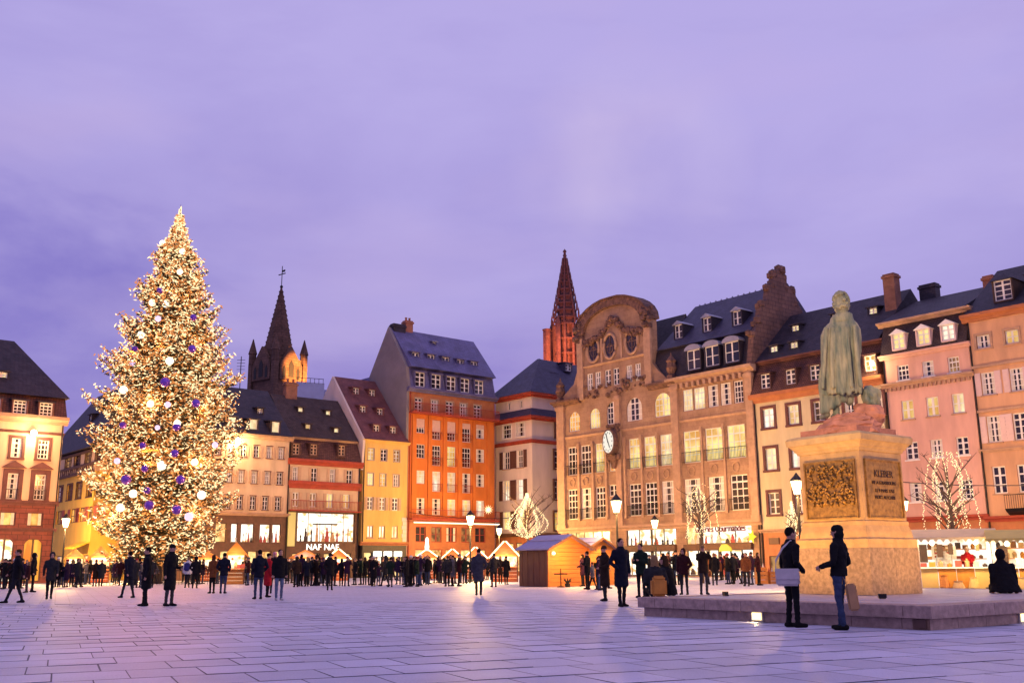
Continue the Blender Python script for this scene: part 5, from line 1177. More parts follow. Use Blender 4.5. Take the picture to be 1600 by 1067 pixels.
# ================================================================== bodies: lofts and tapered limbs fused into one continuous surface
class Body:
    def __init__(s): s.b = MB(); s.p = []
    def limb(s, a, c, ra, rc, m):
        a, c = Vector(a), Vector(c); d = (c-a); n = d.normalized() if d.length > 1e-6 else Vector((0, 0, 1))
        pts, rr = [], []
        for t in (0.15, 0.5, 0.85, 1.0): pts.append(a-n*ra*math.cos(t*math.pi/2)); rr.append(ra*math.sin(t*math.pi/2))
        for t in (1.0, 0.85, 0.5, 0.15): pts.append(c+n*rc*math.cos(t*math.pi/2)); rr.append(rc*math.sin(t*math.pi/2))
        s.b.tube(pts, rr, 10); s.p.append(('l', np.array(a), np.array(c), ra, rc, m))
    def ell(s, c, r, m):
        b = len(s.b.v); s.b.ball((0, 0, 0), 1.0, 12)
        for i in range(b, len(s.b.v)): v = s.b.v[i]; s.b.v[i] = (c[0]+v[0]*r[0], c[1]+v[1]*r[1], c[2]+v[2]*r[2])
        s.p.append(('e', np.array(c), np.array(r), m))
    def loft(s, rings, m, n=20, fold=None):
        """rings of (z, cx, cy, rx, ry)"""
        base = len(s.b.v)
        for z, cx, cy, rx, ry in rings:
            for k in range(n):
                t = 2*math.pi*k/n; f = 1+(fold(t, z) if fold else 0); s.b.v.append((cx+rx*f*math.cos(t), cy+ry*f*math.sin(t), z))
        for i in range(len(rings)-1):
            for k in range(n): q = base+i*n; s.b.f.append((q+k, q+(k+1) % n, q+n+(k+1) % n, q+n+k)); s.b.m.append(0)
        s.b.f.append(tuple(base+k for k in range(n))[::-1]); s.b.m.append(0); e = base+(len(rings)-1)*n; s.b.f.append(tuple(e+k for k in range(n))); s.b.m.append(0)
        s.p.append(('s', np.array(rings), m))
    def fuse(s, name, voxel, smooth=3, extra=None, crease=0.0):
        me = bpy.data.meshes.new('t'); me.from_pydata(s.b.v, [], s.b.f); o = bpy.data.objects.new('t', me); COL.objects.link(o)
        bm = bmesh.new(); bm.from_mesh(me); bmesh.ops.recalc_face_normals(bm, faces=bm.faces); bm.to_mesh(me); bm.free()
        r = o.modifiers.new('r', 'REMESH'); r.mode = 'VOXEL'; r.voxel_size = voxel
        q = o.modifiers.new('s', 'SMOOTH'); q.iterations = smooth; q.factor = 0.5
        out = bpy.data.meshes.new_from_object(o.evaluated_get(bpy.context.evaluated_depsgraph_get())); bpy.data.objects.remove(o)
        n = len(out.polygons); c = np.empty(n*3); out.polygons.foreach_get('center', c); c = c.reshape(-1, 3)
        best = np.full(n, 1e9); mi = np.zeros(n, int)
        for p in s.p:
            if p[0] == 'l':
                a, e = p[1], p[2]; d = e-a; t = np.clip(((c-a)@d)/max(1e-9, d@d), 0, 1); D = np.linalg.norm(c-a-t[:, None]*d, axis=1)-(p[3]+(p[4]-p[3])*t)
            elif p[0] == 'e':
                q = np.linalg.norm((c-p[1])/p[2], axis=1); D = (q-1)*p[2].min()
            else:
                R_ = p[1]; z = c[:, 2]; o_ = np.argsort(R_[:, 0]); R_ = R_[o_]
                cx, cy, rx, ry = [np.interp(z, R_[:, 0], R_[:, k]) for k in (1, 2, 3, 4)]
                q = np.sqrt(((c[:, 0]-cx)/rx)**2+((c[:, 1]-cy)/ry)**2); D = (q-1)*np.minimum(rx, ry)
                D = np.maximum(D, np.maximum(R_[0, 0]-z, z-R_[-1, 0]))
            k = D < best; best[k] = D[k]; mi[k] = p[-1]
        if crease:
            from mathutils import noise
            for v in out.vertices:
                c_ = v.co
                if 0.1 < c_.z < 1.46: v.co = c_+v.normal*crease*(noise.noise(Vector((c_.x*9, c_.y*9, c_.z*15)))+0.6*noise.noise(Vector((c_.x*22+5, c_.y*22, c_.z*30))))
        if extra:   # small details rooted in the body: fingers, nose, eyes
            v = np.empty(len(out.vertices)*3); out.vertices.foreach_get('co', v); fs = [tuple(p.vertices) for p in out.polygons]
            nv = len(out.vertices); out2 = bpy.data.meshes.new(name)
            out2.from_pydata([tuple(x) for x in v.reshape(-1, 3)]+extra.v, [], fs+[tuple(i+nv for i in f) for f in extra.f]); mi = np.concatenate([mi, np.array(extra.m)]); out = out2
        out.materials.clear()
        for i in range(int(mi.max())+1 if not extra else 7): out.materials.append(None)
        while len(out.materials) < 7: out.materials.append(None)
        out.polygons.foreach_set('material_index', mi.astype(np.int32)); out.polygons.foreach_set('use_smooth', [True]*len(out.polygons)); out.name = name; out.update()
        return out
# ================================================================== bronze figure
st = MN+PL*(HB)+PR*(HB); ys = st.y
zst0 = zm_(1325, 650, HB*1.4); zsth = zm_(1316, 459, HB*1.4); Hs = zsth-zst0
sdir = Vector((st.x, st.y, 0)).normalized()
fig = Vector((st.x, st.y, z5+0.10)); px0 = 1320
fx = project((fig.x, fig.y, zst0+1.5))[0]
k_ = 0.0153*ys/23.3
Bd = Body()
def SX(px, py): 
    ax = project((fig.x, fig.y, zst0+(655-py)/195*Hs))[0]; return (px-ax)*k_
def Z(py): return (655-py)/195*Hs
rings = []
for py, cx, hw_, dd in ((622, 1312, 31, 0.34), (606, 1313, 31.5, 0.36), (590, 1313, 30.5, 0.36), (570, 1314, 29.5, 0.34), (550, 1314, 29, 0.32), (533, 1314, 29.5, 0.31), (520, 1314, 28.5, 0.29), (510, 1315, 23, 0.25), (503, 1316, 15, 0.2), (497, 1317, 11.5, 0.17), (492, 1317, 11, 0.16)): rings.append((Z(py), SX(cx, py), 0.0, hw_*k_*(1.0 if py < 560 else 0.92), dd*0.92))
def fold(t, z):
    a = max(0, min(1, (Z(505)-z)/1.4)); return a*(0.10*math.sin(9*t+1.3*z)+0.085*math.sin(17*t-2.1*z+1)+0.05*math.sin(5*t+3*z))
Bd.loft(rings, 0, 72, fold)
Bd.ell((SX(1314, 479), 0, Z(478)), (12.5*k_, 0.21, 18*k_), 0)
rn = random.Random(5)
for i in range(60):
    t = rn.uniform(0, 6.28); h = rn.uniform(-0.7, 0.95); r_ = math.sqrt(1-h*h)*0.95
    Bd.ell((SX(1314, 477)+12*k_*r_*math.cos(t), 0.23*r_*math.sin(t)-0.02, Z(475)+17*k_*h), (0.052, 0.052, 0.05), 0)
Bd.loft([(Z(507), SX(1315, 505), 0.0, 19*k_, 0.24), (Z(500), SX(1315, 500), 0, 17*k_, 0.23), (Z(494), SX(1317, 495), 0, 14*k_, 0.2)], 0, 24)
# arms under and over the cape
Bd.limb((SX(1334, 520), 0.02, Z(518)), (SX(1339, 555), 0.05, Z(553)), 0.12, 0.1, 0); Bd.limb((SX(1339, 555), 0.05, Z(553)), (SX(1330, 572), 0.32, Z(570)), 0.1, 0.08, 0)
Bd.limb((SX(1294, 520), 0.02, Z(518)), (SX(1291, 556), -0.02, Z(556)), 0.12, 0.1, 0); Bd.limb((SX(1291, 556), -0.02, Z(556)), (SX(1292, 590), 0.1, Z(592)), 0.1, 0.08, 0); Bd.ell((SX(1292, 594), 0.12, Z(597)), (0.08, 0.08, 0.11), 0)
# cape edges hanging behind
for a, c, e in ((1292, 1290, 1288), (1302, 1301, 1303), (1322, 1326, 1330), (1334, 1338, 1343)):
    Bd.limb((SX(a, 520), -0.24, Z(518)), (SX(c, 570), -0.31, Z(565)), 0.05, 0.06, 0); Bd.limb((SX(c, 570), -0.31, Z(565)), (SX(e, 612), -0.33, Z(612)), 0.06, 0.05, 0)
for cx_, y0_, y1_, q_ in ((1288, 598, 648, 0.085), (1295, 600, 646, 0.10), (1303, 600, 640, 0.11), (1311, 602, 636, 0.10), (1320, 600, 630, 0.11), (1330, 600, 622, 0.10), (1339, 598, 614, 0.08)):
    Bd.limb((SX(cx_, y0_), -0.12, Z(y0_)), (SX(cx_-1, y1_), -0.10, Z(y1_)), q_*1.1, q_*0.8, 0)
for q_ in range(15):
    a_ = -math.pi*(0.06+0.88*q_/14); x1_, x2_ = math.cos(a_)*0.40, math.cos(a_)*(0.44+0.03*math.sin(q_*2.3)); rr_ = 0.022+0.014*((q_*7) % 3)
    y1_, y2_ = math.sin(a_)*0.27, math.sin(a_)*(0.33+0.03*math.cos(q_*1.7))
    Bd.limb((x1_-0.05, y1_, Z(526)), (x2_*0.97-0.05+0.02*math.sin(q_), (y1_+y2_)/2-0.01, Z(566)), rr_*0.7, rr_, 0); Bd.limb((x2_*0.97-0.05+0.02*math.sin(q_), (y1_+y2_)/2-0.01, Z(566)), (x2_-0.05, y2_, Z(616+(q_*5) % 9)), rr_, rr_*1.3, 0)
# skirt reaching lower on the left, legs and boots
Bd.limb((SX(1292, 606), -0.05, Z(606)), (SX(1293, 640), -0.02, Z(636)), 0.13, 0.09, 0); Bd.limb((SX(1304, 606), 0.05, Z(606)), (SX(1307, 640), 0.03, Z(640)), 0.12, 0.09, 0)
Bd.limb((SX(1293, 640), -0.02, Z(636)), (SX(1293, 652), -0.02, Z(650)), 0.09, 0.085, 0); Bd.limb((SX(1294, 652), -0.02, Z(651)), (SX(1286, 653), 0.22, Z(653)), 0.085, 0.07, 0)
Bd.limb((SX(1307, 640), 0.03, Z(640)), (SX(1308, 652), 0.03, Z(650)), 0.09, 0.085, 0); Bd.limb((SX(1308, 652), 0.03, Z(651)), (SX(1303, 653), 0.28, Z(653)), 0.085, 0.07, 0)
Bd.limb((SX(1326, 606), 0.0, Z(606)), (SX(1327, 634), 0.02, Z(632)), 0.13, 0.11, 0); Bd.limb((SX(1338, 606), 0, Z(606)), (SX(1336, 620), 0, Z(620)), 0.1, 0.09, 0)
me = Bd.fuse('figure', 0.016, 1); me.materials[0] = MAT['bronze']
sta = empty('statue', (fig.x, fig.y, zst0), math.atan2(-sdir.x, sdir.y), 'green bronze statue of a curly haired man in a long cloak seen from behind', 'statue')
link('figure', me, sta)
zr0 = z5+0.10-zst0
for k_i, (f0, f1, a_, c_, ox) in enumerate(((0.0, 0.34, 0.80, 0.76, 0), (0.30, 0.62, 0.72, 0.66, 0.04), (0.56, 0.85, 0.60, 0.52, 0.08), (0.78, 1.04, 0.48, 0.36, 0.10))):
    bm = bmesh.new(); n_a = 22; rr_ = random.Random(30+k_i); h0, h1 = zr0*(1-f0), zr0*(1-f1); lay = []
    for hz, sc_ in ((h0, a_), ((h0+h1)/2, (a_+c_)/2+0.03), (h1, c_)):
        lay.append([bm.verts.new((ox+HB*sc_*(1+rr_.uniform(-.10, .10))*math.copysign(abs(math.cos(t*6.2832/n_a))**0.75, math.cos(t*6.2832/n_a)), HB*sc_*(1+rr_.uniform(-.10, .10))*math.copysign(abs(math.sin(t*6.2832/n_a))**0.75, math.sin(t*6.2832/n_a)), hz+rr_.uniform(-.03, .03))) for t in range(n_a)])
    for q_ in range(2):
        for t in range(n_a): bm.faces.new((lay[q_][t], lay[q_][(t+1) % n_a], lay[q_+1][(t+1) % n_a], lay[q_+1][t]))
    bm.faces.new(lay[2]); me = bpy.data.meshes.new('rock_ledge'); bm.to_mesh(me); bm.free(); me.materials.append(MAT['red_rock']); link('rock_ledge', me, sta)
rock('stump', (SX(1352, 640), 0.1, -0.02), 0.42, 0.4, 0.36, 'red_rock', 8, sta); rock('stump', (SX(1358, 622), 0.1, Z(628)), 0.24, 0.28, 0.30, 'bronze', 12, sta)
MB().box(-HB*0.80, HB*0.80, -HB*0.80, HB*0.80, zr0-0.005, zr0+0.14).build('plinth_slab', MAT['red_rock'], sta, rz=math.atan2(PR.y, PR.x)-math.atan2(-sdir.x, sdir.y))
for n_, (P, T, e_) in enumerate(FLOODS):
    f_ = empty('floodlight', P, math.atan2(T.y-P.y, T.x-P.x)-math.pi/2, ('small added floodlight on the platform aimed at the relief panel', 'small added floodlight low on the platform left of the pedestal', 'small added floodlight on the platform aimed at the inscription', 'small added floodlight farther out on the platform aimed up at the statue', 'small added floodlight near the platform edge aimed up at the statue')[n_], 'floodlight')
    MB().box(-0.06, 0.06, -0.05, 0.05, 0.0, 0.02).build('foot', MAT['iron'], f_); MB().box(-0.08, 0.08, -0.05, 0.03, 0.02, 0.10).build('housing', MAT['iron'], f_)
    MB().box(-0.07, 0.07, 0.031, 0.036, 0.03, 0.09).build('lens', MAT['lens_lit'], f_)
    d = (T-P).normalized(); spot(P+d*0.12+Vector((0, 0, 0.1)), T, e_, (1.0, 0.51, 0.12) if n_ < 3 else (1.0, 0.72, 0.36), 110 if n_ < 3 else 47, 0.08, 1.0)
# masts added out of view, only to light the figure
for x, y, z, e_, lb in ((-9, 5, 8.5, 27000, 'added floodlight mast outside the picture on the open square'), (24, 9, 8.5, 8000, 'added floodlight mast outside the picture near the platform')):
    o = empty('added_floodlight_mast', (x, y, 0), 0, lb, 'floodlight'); MB().lathe([(0.16, 0), (0.14, 0.3), (0.07, 0.35), (0.05, z)], 8).build('pole', MAT['iron'], o); MB().box(-0.2, 0.2, -0.15, 0.15, z, z+0.2).build('housing', MAT['iron'], o)
    T = Vector((fig.x, fig.y, zst0+1.25)); P = Vector((x, y, z+0.1)); P += (T-P).normalized()*0.4; spot(P, T, e_, (1.0, 0.70, 0.34), 13, 0.12, 0.6)
# ================================================================== street lamps
glow('lantern_glow', (1.0, 0.80, 0.42), 9.0); mat('pole_iron', (0.025, 0.022, 0.022), 0.5, 0.2, 6, 0.05, 0.5)
def street_lamp(px, py, Y, zh, label, e=900, s_=1.0):
    if Y is None: d = ray(px, py); Y = (zh-CH)/d.z*d.y
    P = dpt(px, py, Y); zh = P.z
    o = empty('street_lamp', (P.x, P.y, 0), 0, label, 'street lamp', 'street lamps round the square')
    MB().lathe([(0.2, 0), (0.2, 0.12), (0.13, 0.2), (0.12, 0.7), (0.08, 0.85)], 10).build('base', MAT['pole_iron'], o)
    MB().lathe([(0.075, 0.85), (0.055, zh-0.55*s_), (0.09, zh-0.52*s_), (0.05, zh-0.46*s_), (0.12*s_, zh-0.36*s_)], 8).build('pole', MAT['pole_iron'], o)
    MB().lathe([(0.13*s_, zh-0.36*s_), (0.26*s_, zh+0.2*s_)], 8).build('lantern_glass', MAT['lantern_glow'], o)
    b = MB(); b.lathe([(0.3*s_, zh+0.2*s_), (0.28*s_, zh+0.26*s_), (0.12*s_, zh+0.42*s_), (0.03, zh+0.56*s_)], 8)
    for k in range(8):
        t = k*math.pi/4; b.tube([(0.135*s_*math.cos(t), 0.135*s_*math.sin(t), zh-0.36*s_), (0.268*s_*math.cos(t), 0.268*s_*math.sin(t), zh+0.2*s_)], 0.014, 4)
    b.build('lantern_cap', MAT['pole_iron'], o)
    dv = Vector((-P.x, -P.y, 0)).normalized()*0.5
    for sg in (1, -1): point((P.x+dv.x*sg, P.y+dv.y*sg, zh-0.15), e/2, SODIUM, 0.2)
    return o
street_lamp(963, 789, None, 4.4, 'tall lit street lamp in front of the department store, right of the wooden hut', 3300, 1.15)
street_lamp(1023, 817, None, 4.4, 'smaller lit street lamp before the bright middle shop window', 6200, 1.15)
street_lamp(735, 811, None, 4.4, 'lit street lamp standing before the orange house', 10500, 1.15)
street_lamp(780, 829, None, 4.5, 'lit street lamp before the pale corner house, beside the biggest small hut', 8000, 1.1)
street_lamp(103, 815, None, 4.4, 'lit street lamp before the yellow half timbered house', 6500, 1.1)
street_lamp(1245, 759, None, 4.4, 'lit street lamp close to the left side of the stone pedestal', 3200, 1.0)
for x, y, e_, lb in ((-33, 88, 9500, 'added street lamp hidden behind the Christmas tree'), (30.5, 50, 8500, 'added street lamp beyond the stalls at the picture edge'), (-44, 93, 4500, 'added street lamp in the lane behind the arcaded house'), (24, 62, 3400, 'added street lamp between the stall and the pink house'), (-44, 62, 1500, 'added street lamp outside the picture before the arcades')):  # added lamps, mostly out of sight, put in to light the house fronts
    px_, py_ = project((x, y, 4.6)); street_lamp(px_, py_, y, 4.6, lb, e_)
# ================================================================== Christmas tree
YT = 76.0; Q = dpt(243, 890, YT); TX, TY = Q.x, Q.y
mat('bark', (0.09, 0.055, 0.035), 0.9, 0.4, 6, 0.4, stretch=(1, 1, 0.2)); mat('needles', (0.095, 0.07, 0.028), 0.6, 0.5, 2.0, 0.0)
tree = empty('christmas_tree', (TX, TY, 0), 0, 'giant Christmas tree covered in warm lights with glowing white and purple balls', 'christmas tree')
prof = []
for py, hw_ in ((330, 0.5), (350, 8), (380, 24), (422, 48), (487, 76), (543, 104), (605, 113), (665, 122), (740, 118), (797, 110), (847, 92), (876, 70)):
    z = dpt(256, py, YT).z; prof.append((z, hw_*0.94*YT/FPX))
prof.sort(); pz = [p[0] for p in prof]; pr_ = [p[1] for p in prof]; ZT = pz[-1]
print('tree height', ZT)
MB().lathe([(0.55, -0.02), (0.45, 1.5), (0.3, ZT*0.5), (0.05, ZT)], 10).build('trunk', MAT['bark'], tree)
rng = np.random.default_rng(5)
NB = 2000
fv, ff, bulbs = [], [], []
bb = MB(); nn = MB(); limbs = MB()
for i in range(NB):
    f = rng.random()**0.85; z = pz[0]+(ZT-pz[0])*f*0.985
    r_ = float(np.interp(z, pz, pr_)); az = rng.random()*2*math.pi
    # whole whorls reach out further than others and leave gaps between
    wh = 0.80+0.20*math.sin(az*3+z*2.1)+0.10*math.sin(az*7-z*1.3+1)
    r_ *= min(1.14, wh*rng.uniform(0.86, 1.12)); r_ = max(r_, 0.12)
    ca, sa = math.cos(az), math.sin(az)
    dr = 0.10*r_; pts = []
    for t in (0.25, 0.5, 0.75, 0.9, 1.0):
        zz = z-dr*math.sin(t*2.6)*1.6+0.22*r_*max(0, t-0.72)*2.2; pts.append(Vector((ca*r_*t, sa*r_*t, zz)))
    if i < 420: limbs.tube(pts, [0.06, 0.05, 0.035, 0.02, 0.01], 4, False)
    def at(t):
        q = (t-0.25)/0.75*4; 
        tt = (0.25, 0.5, 0.75, 0.9, 1.0)
        for k in range(4):
            if t <= tt[k+1] or k == 3: return pts[k].lerp(pts[k+1], (t-tt[k])/(tt[k+1]-tt[k]))
    side = Vector((-sa, ca, 0)); wid = min(1.0, 0.25+0.20*r_)
    nt_ = int(16+9*r_)
    for k in range(nt_):
        t = 0.3+0.7*rng.random(); p = at(t); w_ = wid*(1.12-t)*rng.uniform(-1, 1)*1.5; base = p
        tip = p+side*w_+Vector((ca, sa, 0))*abs(w_)*0.7+Vector((0, 0, rng.uniform(-0.16, 0.05)))
        d = (tip-base); 
        if d.length < 0.05: continue
        up = Vector((rng.uniform(-.3, .3), rng.uniform(-.3, .3), 1)).normalized(); s1 = d.cross(up).normalized()*0.055
        nn.v += [tuple(base-s1), tuple(base+s1), tuple(tip+Vector((0, 0, -0.03)))]; b0_ = len(nn.v)-3; nn.f.append((b0_, b0_+1, b0_+2)); nn.m.append(0)
        s2 = Vector((0, 0, 0.06)); nn.v += [tuple(base+d*0.3-s2), tuple(base+d*0.3+s2), tuple(tip)]; nn.f.append((b0_+3, b0_+4, b0_+5)); nn.m.append(0)
    nb_ = int(5+3.6*r_)
    for k in range(nb_):
        t = 0.42+0.60*rng.random()**0.7; p = at(min(t, 1.0)); w_ = wid*0.85*rng.uniform(-1, 1)
        c = p+side*w_+Vector((ca, sa, 0))*0.05+Vector((0, 0, rng.uniform(-0.12, 0.10)))
        dd = Vector((ca*rng.uniform(-.7, 1), sa*rng.uniform(-.7, 1), rng.uniform(-.55, .55)))+side*rng.uniform(-1, 1)
        dd = dd.normalized()*rng.uniform(0.06, 0.15); bb.mi = 0 if rng.random() < 0.42 else 1; bb.octa(c, dd*1.5, rng.uniform(0.045, 0.068))
for k in range(16):
    a = rng.random()*6.28; q_ = 0.10+0.02*k; bb.mi = 0; bb.octa((math.cos(a)*q_*0.35, math.sin(a)*q_*0.35, ZT+0.5-q_*2.2), (0.05*math.cos(a), 0.05*math.sin(a), 0.14), 0.06)
nn.tube([(0, 0, ZT-0.6), (0, 0, ZT+0.55)], [0.06, 0.01], 4)
limbs.build('branch', MAT['bark'], tree)['kind'] = 'stuff'; o = nn.build('foliage', MAT['needles'], tree); o['kind'] = 'stuff'
o = bb.build('light_string', [glow('bulb_cream', (1.0, 0.74, 0.38), 1.7, samp=False), glow('bulb_amber', (1.0, 0.33, 0.07), 0.8, samp=False)], tree); o['kind'] = 'stuff'
m, n, l, p = principled('ball_purple'); p.inputs['Base Color'].default_value = (0.16, 0.05, 0.42, 1); p.inputs['Roughness'].default_value = 0.22; p.inputs['Metallic'].default_value = 0.55
p.inputs['Emission Color'].default_value = (0.30, 0.10, 0.95, 1); p.inputs['Emission Strength'].default_value = 0.05; MAT['ball_purple'] = m
glow('ball_white', (1.0, 0.86, 0.60), 2.6, samp=False); glow('ball_lilac', (0.86, 0.62, 1.0), 1.3, samp=False)
balls = [(238, 473, 'w', 7), (259, 475, 'w', 7), (220, 523, 'w', 7.5), (265, 564, 'w', 8), (207, 567, 'l', 6), (193, 609, 'w', 8), (235, 631, 'w', 7), (258, 597, 'p', 10), (277, 661, 'w', 7), (276, 667, 'p', 8), (223, 696, 'p', 7), (273, 708, 'p', 8), (253, 727, 'w', 9), (226, 732, 'p', 7), (282, 749, 'p', 9), (197, 749, 'p', 10), (304, 722, 'w', 7), (230, 766, 'p', 7), (208, 771, 'w', 8), (315, 773, 'w', 8.5), (233, 789, 'p', 9.5), (276, 796, 'p', 9.5), (188, 793, 'w', 8), (295, 807, 'l', 8), (192, 664, 'p', 7), (306, 630, 'p', 8.5), (285, 393, 'w', 6), (254, 380, 'w', 6), (281, 425, 'w', 6), (250, 454, 'p', 7), (300, 545, 'p', 8), (211, 545, 'p', 6), (262, 632, 'l', 6), (183, 720, 'l', 6), (246, 668, 'l', 5), (336, 695, 'l', 6), (302, 496, 'p', 7), (247, 498, 'l', 6)]
for px, py, kk, r_ in balls:
    z = dpt(px, py, YT).z; rr = float(np.interp(z, pz, pr_)); x = dpt(px, py, YT).x-TX; dx = min(abs(x), rr*0.9); dep = math.sqrt(max(0.05, rr*rr-dx*dx))*0.93
    P = dpt(px, py, TY-dep); b = MB(); rad = r_*0.8*(TY-dep)/FPX
    o = b.ball((0, 0, 0), rad, 14).build('bauble', MAT[{'w': 'ball_white', 'p': 'ball_purple', 'l': 'ball_lilac'}[kk]], tree, True, loc=(P.x-TX, P.y-TY, P.z))
    o['label'] = {'w': 'glowing white ball', 'p': 'shiny purple ball', 'l': 'lilac ball'}[kk]
for z, e_, q in ((5, 700, 0.62), (9, 700, 0.62), (13, 600, 0.6), (17.5, 450, 0.55), (22, 260, 0.4)):
    rr = float(np.interp(z, pz, pr_))
    for a in (200, 270, 340, 90): point((TX+rr*q*math.cos(R(a)), TY+rr*q*math.sin(R(a)), z), e_*3.2, (1.0, 0.34, 0.085), 0.5, None, 'tree_glow')
# railing round the foot of the tree
b_ = empty('tree_railing', (TX, TY, 0), 0, 'low dark railing round the foot of the Christmas tree', 'railing')
rb = MB()
for zz in (0.95, 0.2): rb.tube([(7.3*math.cos(R(a)), 7.3*math.sin(R(a)), zz) for a in range(180, 361, 6)], 0.025, 5)
rb.build('rail', MAT['pole_iron'], b_); rb = MB()
for a in np.arange(180, 361, 1.6): rb.tube([(7.3*math.cos(R(a)), 7.3*math.sin(R(a)), 0.0), (7.3*math.cos(R(a)), 7.3*math.sin(R(a)), 0.95)], 0.014, 4, False)
o = rb.build('baluster', MAT['pole_iron'], b_); o['kind'] = 'stuff'
# ================================================================== wooden market huts
mat('plank_orange', (0.50, 0.175, 0.03), 0.6, 0.22, 2, 0.2, stretch=(0.6, 0.6, 9)); mat('plank_brown', (0.17, 0.065, 0.03), 0.65, 0.3, 2, 0.2, stretch=(9, 9, 0.6)); mat('hut_roof', (0.22, 0.20, 0.36), 0.4, 0.12, 2, 0.1); mat('plank_red', (0.42, 0.10, 0.03), 0.6, 0.25, 2, 0.15, stretch=(0.6, 0.6, 8)); mat('rose_awning', (0.50, 0.22, 0.24), 0.8, 0.15, 2, 0.05)
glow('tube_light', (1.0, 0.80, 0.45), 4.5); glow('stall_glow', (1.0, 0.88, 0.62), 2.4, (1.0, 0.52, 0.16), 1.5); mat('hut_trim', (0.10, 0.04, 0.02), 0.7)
def hut(P, rz, W, D, ze, zr, label, wallm='plank_red', roofm='hut_roof', lit=True, shut=False, tubes=True, e=120, goods_n=5, seed=1, name='market_hut'):
    """local x to the right along the front, y back; front at y=0"""
    o = empty(name, P, rz, label, 'market stall', 'market huts')
    gx = W/2
    t = 0.05
    if shut:      # closed hut: gable front of horizontal boards, side of upright boards
        n = 9
        for i in range(n): MB().box(-gx, gx, -0.012*(i % 2), t, ze*i/n+0.008, ze*(i+1)/n-0.006).build('plank', MAT[wallm], o)
        for i in range(3):
            za, zb_ = ze+(zr-ze)*i/3, ze+(zr-ze)*(i+1)/3; xa, xb = gx*(1-i/3), gx*(1-(i+1)/3)
            MB().prism([(-xa, za+0.006), (xa, za+0.006), (max(xb, 0.03), zb_-0.006), (-max(xb, 0.03), zb_-0.006)], -0.012*((n+i) % 2), t, 'y').build('plank', MAT[wallm], o)
        for i in range(10): MB().box(-gx-0.012*(i % 2), -gx+t, D*i/10+0.058+0.006, D*(i+1)/10+0.058-0.006, 0, ze).build('plank', MAT['plank_brown'], o)
        for i in range(10): MB().box(gx-t, gx+0.012*(i % 2), D*i/10+0.058+0.006, D*(i+1)/10+0.058-0.006, 0, ze).build('plank', MAT[wallm], o)
        MB().box(-gx, gx, D+0.06, D+0.1, 0, ze).build('back_wall', MAT['plank_brown'], o)
        for sx in (-gx, gx): MB().box(sx-0.05, sx+0.05, -0.04, 0.055, 0, ze).build('corner_post', MAT[wallm], o)
    else:
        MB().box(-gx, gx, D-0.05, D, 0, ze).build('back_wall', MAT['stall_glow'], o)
        for sx in (-1, 1): MB().box(sx*gx-0.04, sx*gx+0.04, 0, D-0.052, 0, ze).build('side_wall', MAT['plank_brown'], o)
        for i in range(4): MB().box(-gx+0.042, gx-0.042, -0.012*(i % 2), 0.05, 0.25*i+0.006, 0.25*i+0.246).build('plank', MAT[wallm], o)
        MB().box(-gx, gx, -0.3, 0.1, 1.0, 1.06).build('counter', MAT['plank_orange'], o)
        MB().prism([(-gx, ze), (gx, ze), (0, zr)], 0.0, 0.05, 'y').build('gable_board', MAT[wallm], o)
        MB().box(-gx, gx, -0.05, 0.0, ze-0.16, ze).build('lintel', MAT['plank_orange'], o)
        rn = random.Random(seed)
        for i in range(goods_n):
            b = MB(); x = -gx+W*(i+0.5)/goods_n
            if rn.random() < 0.5: b.box(x-0.14, x+0.14, -0.2, 0.05, 1.063, 1.06+rn.uniform(.15, .4))
            else: b.lathe([(0.1, 1.063), (0.16, 1.2), (0.05, 1.2+rn.uniform(.1, .3))], 8, (x, -0.08))
            b.build('goods', rn.choice([MAT['goods_red'], MAT['goods_tan'], MAT['goods_pale'], MAT['goods_dark']]), o)
        for i in range(goods_n): MB().ball((-gx+W*(i+0.5)/goods_n, -0.02, ze-0.32-0.12*rn.random()), rn.uniform(.07, .12), 7).build('hanging_goods', rn.choice([MAT['goods_red'], MAT['goods_pale'], MAT['lit_yellow'], MAT['lit_white']]), o)
        point(o.location+Matrix.Rotation(rz, 3, 'Z')@Vector((0, -0.7, ze-0.25)), e, WARM, 0.25, None, 'stall_light')
    ov = 0.28; sl = (zr-ze)/gx; th = 0.07
    for sg in (-1, 1):
        MB().prism([(sg*(gx+ov), ze-sl*ov+0.01), (sg*0.004, zr+0.01), (sg*0.004, zr+th+0.02), (sg*(gx+ov), ze-sl*ov+th+0.01)], -0.35, D+0.2, 'y').build('roof_panel', MAT[roofm], o)
        if shut:
            xm = gx*0.52; MB().prism([(sg*(xm+0.03), zr-sl*(xm+0.03)+th+0.025), (sg*(xm-0.03), zr-sl*(xm-0.03)+th+0.025), (sg*(xm-0.03), zr-sl*(xm-0.03)+th+0.06), (sg*(xm+0.03), zr-sl*(xm+0.03)+th+0.06)], -0.35, D+0.2, 'y').build('roof_batten', MAT[roofm], o)
        MB().prism([(sg*(gx+ov), ze-sl*ov-0.06), (sg*0.003, zr-0.05), (sg*0.003, zr+th), (sg*(gx+ov), ze-sl*ov+th)], -0.39, -0.352, 'y').build('barge_board', MAT['hut_trim'] if shut else MAT['plank_orange'], o)
        if tubes: MB().tube([(sg*(gx+ov-0.03), -0.44, ze-sl*ov+0.03), (sg*0.06, -0.44, zr+0.03)], 0.05, 6).build('light_tube', MAT['tube_light'], o)
    return o
def hut_px(pl, pr, ype, yea, Y, label, D=2.2, **k):
    L_ = dpt(pl, yea, Y); Rr_ = dpt(pr, yea, Y); Pk = dpt((pl+pr)/2, ype, Y); c = (L_+Rr_)/2; W = (Rr_-L_).length-0.5
    return hut((c.x, c.y, 0), math.atan2(-c.x, c.y)*1.0, W, D, L_.z+0.1, Pk.z, label, **k)
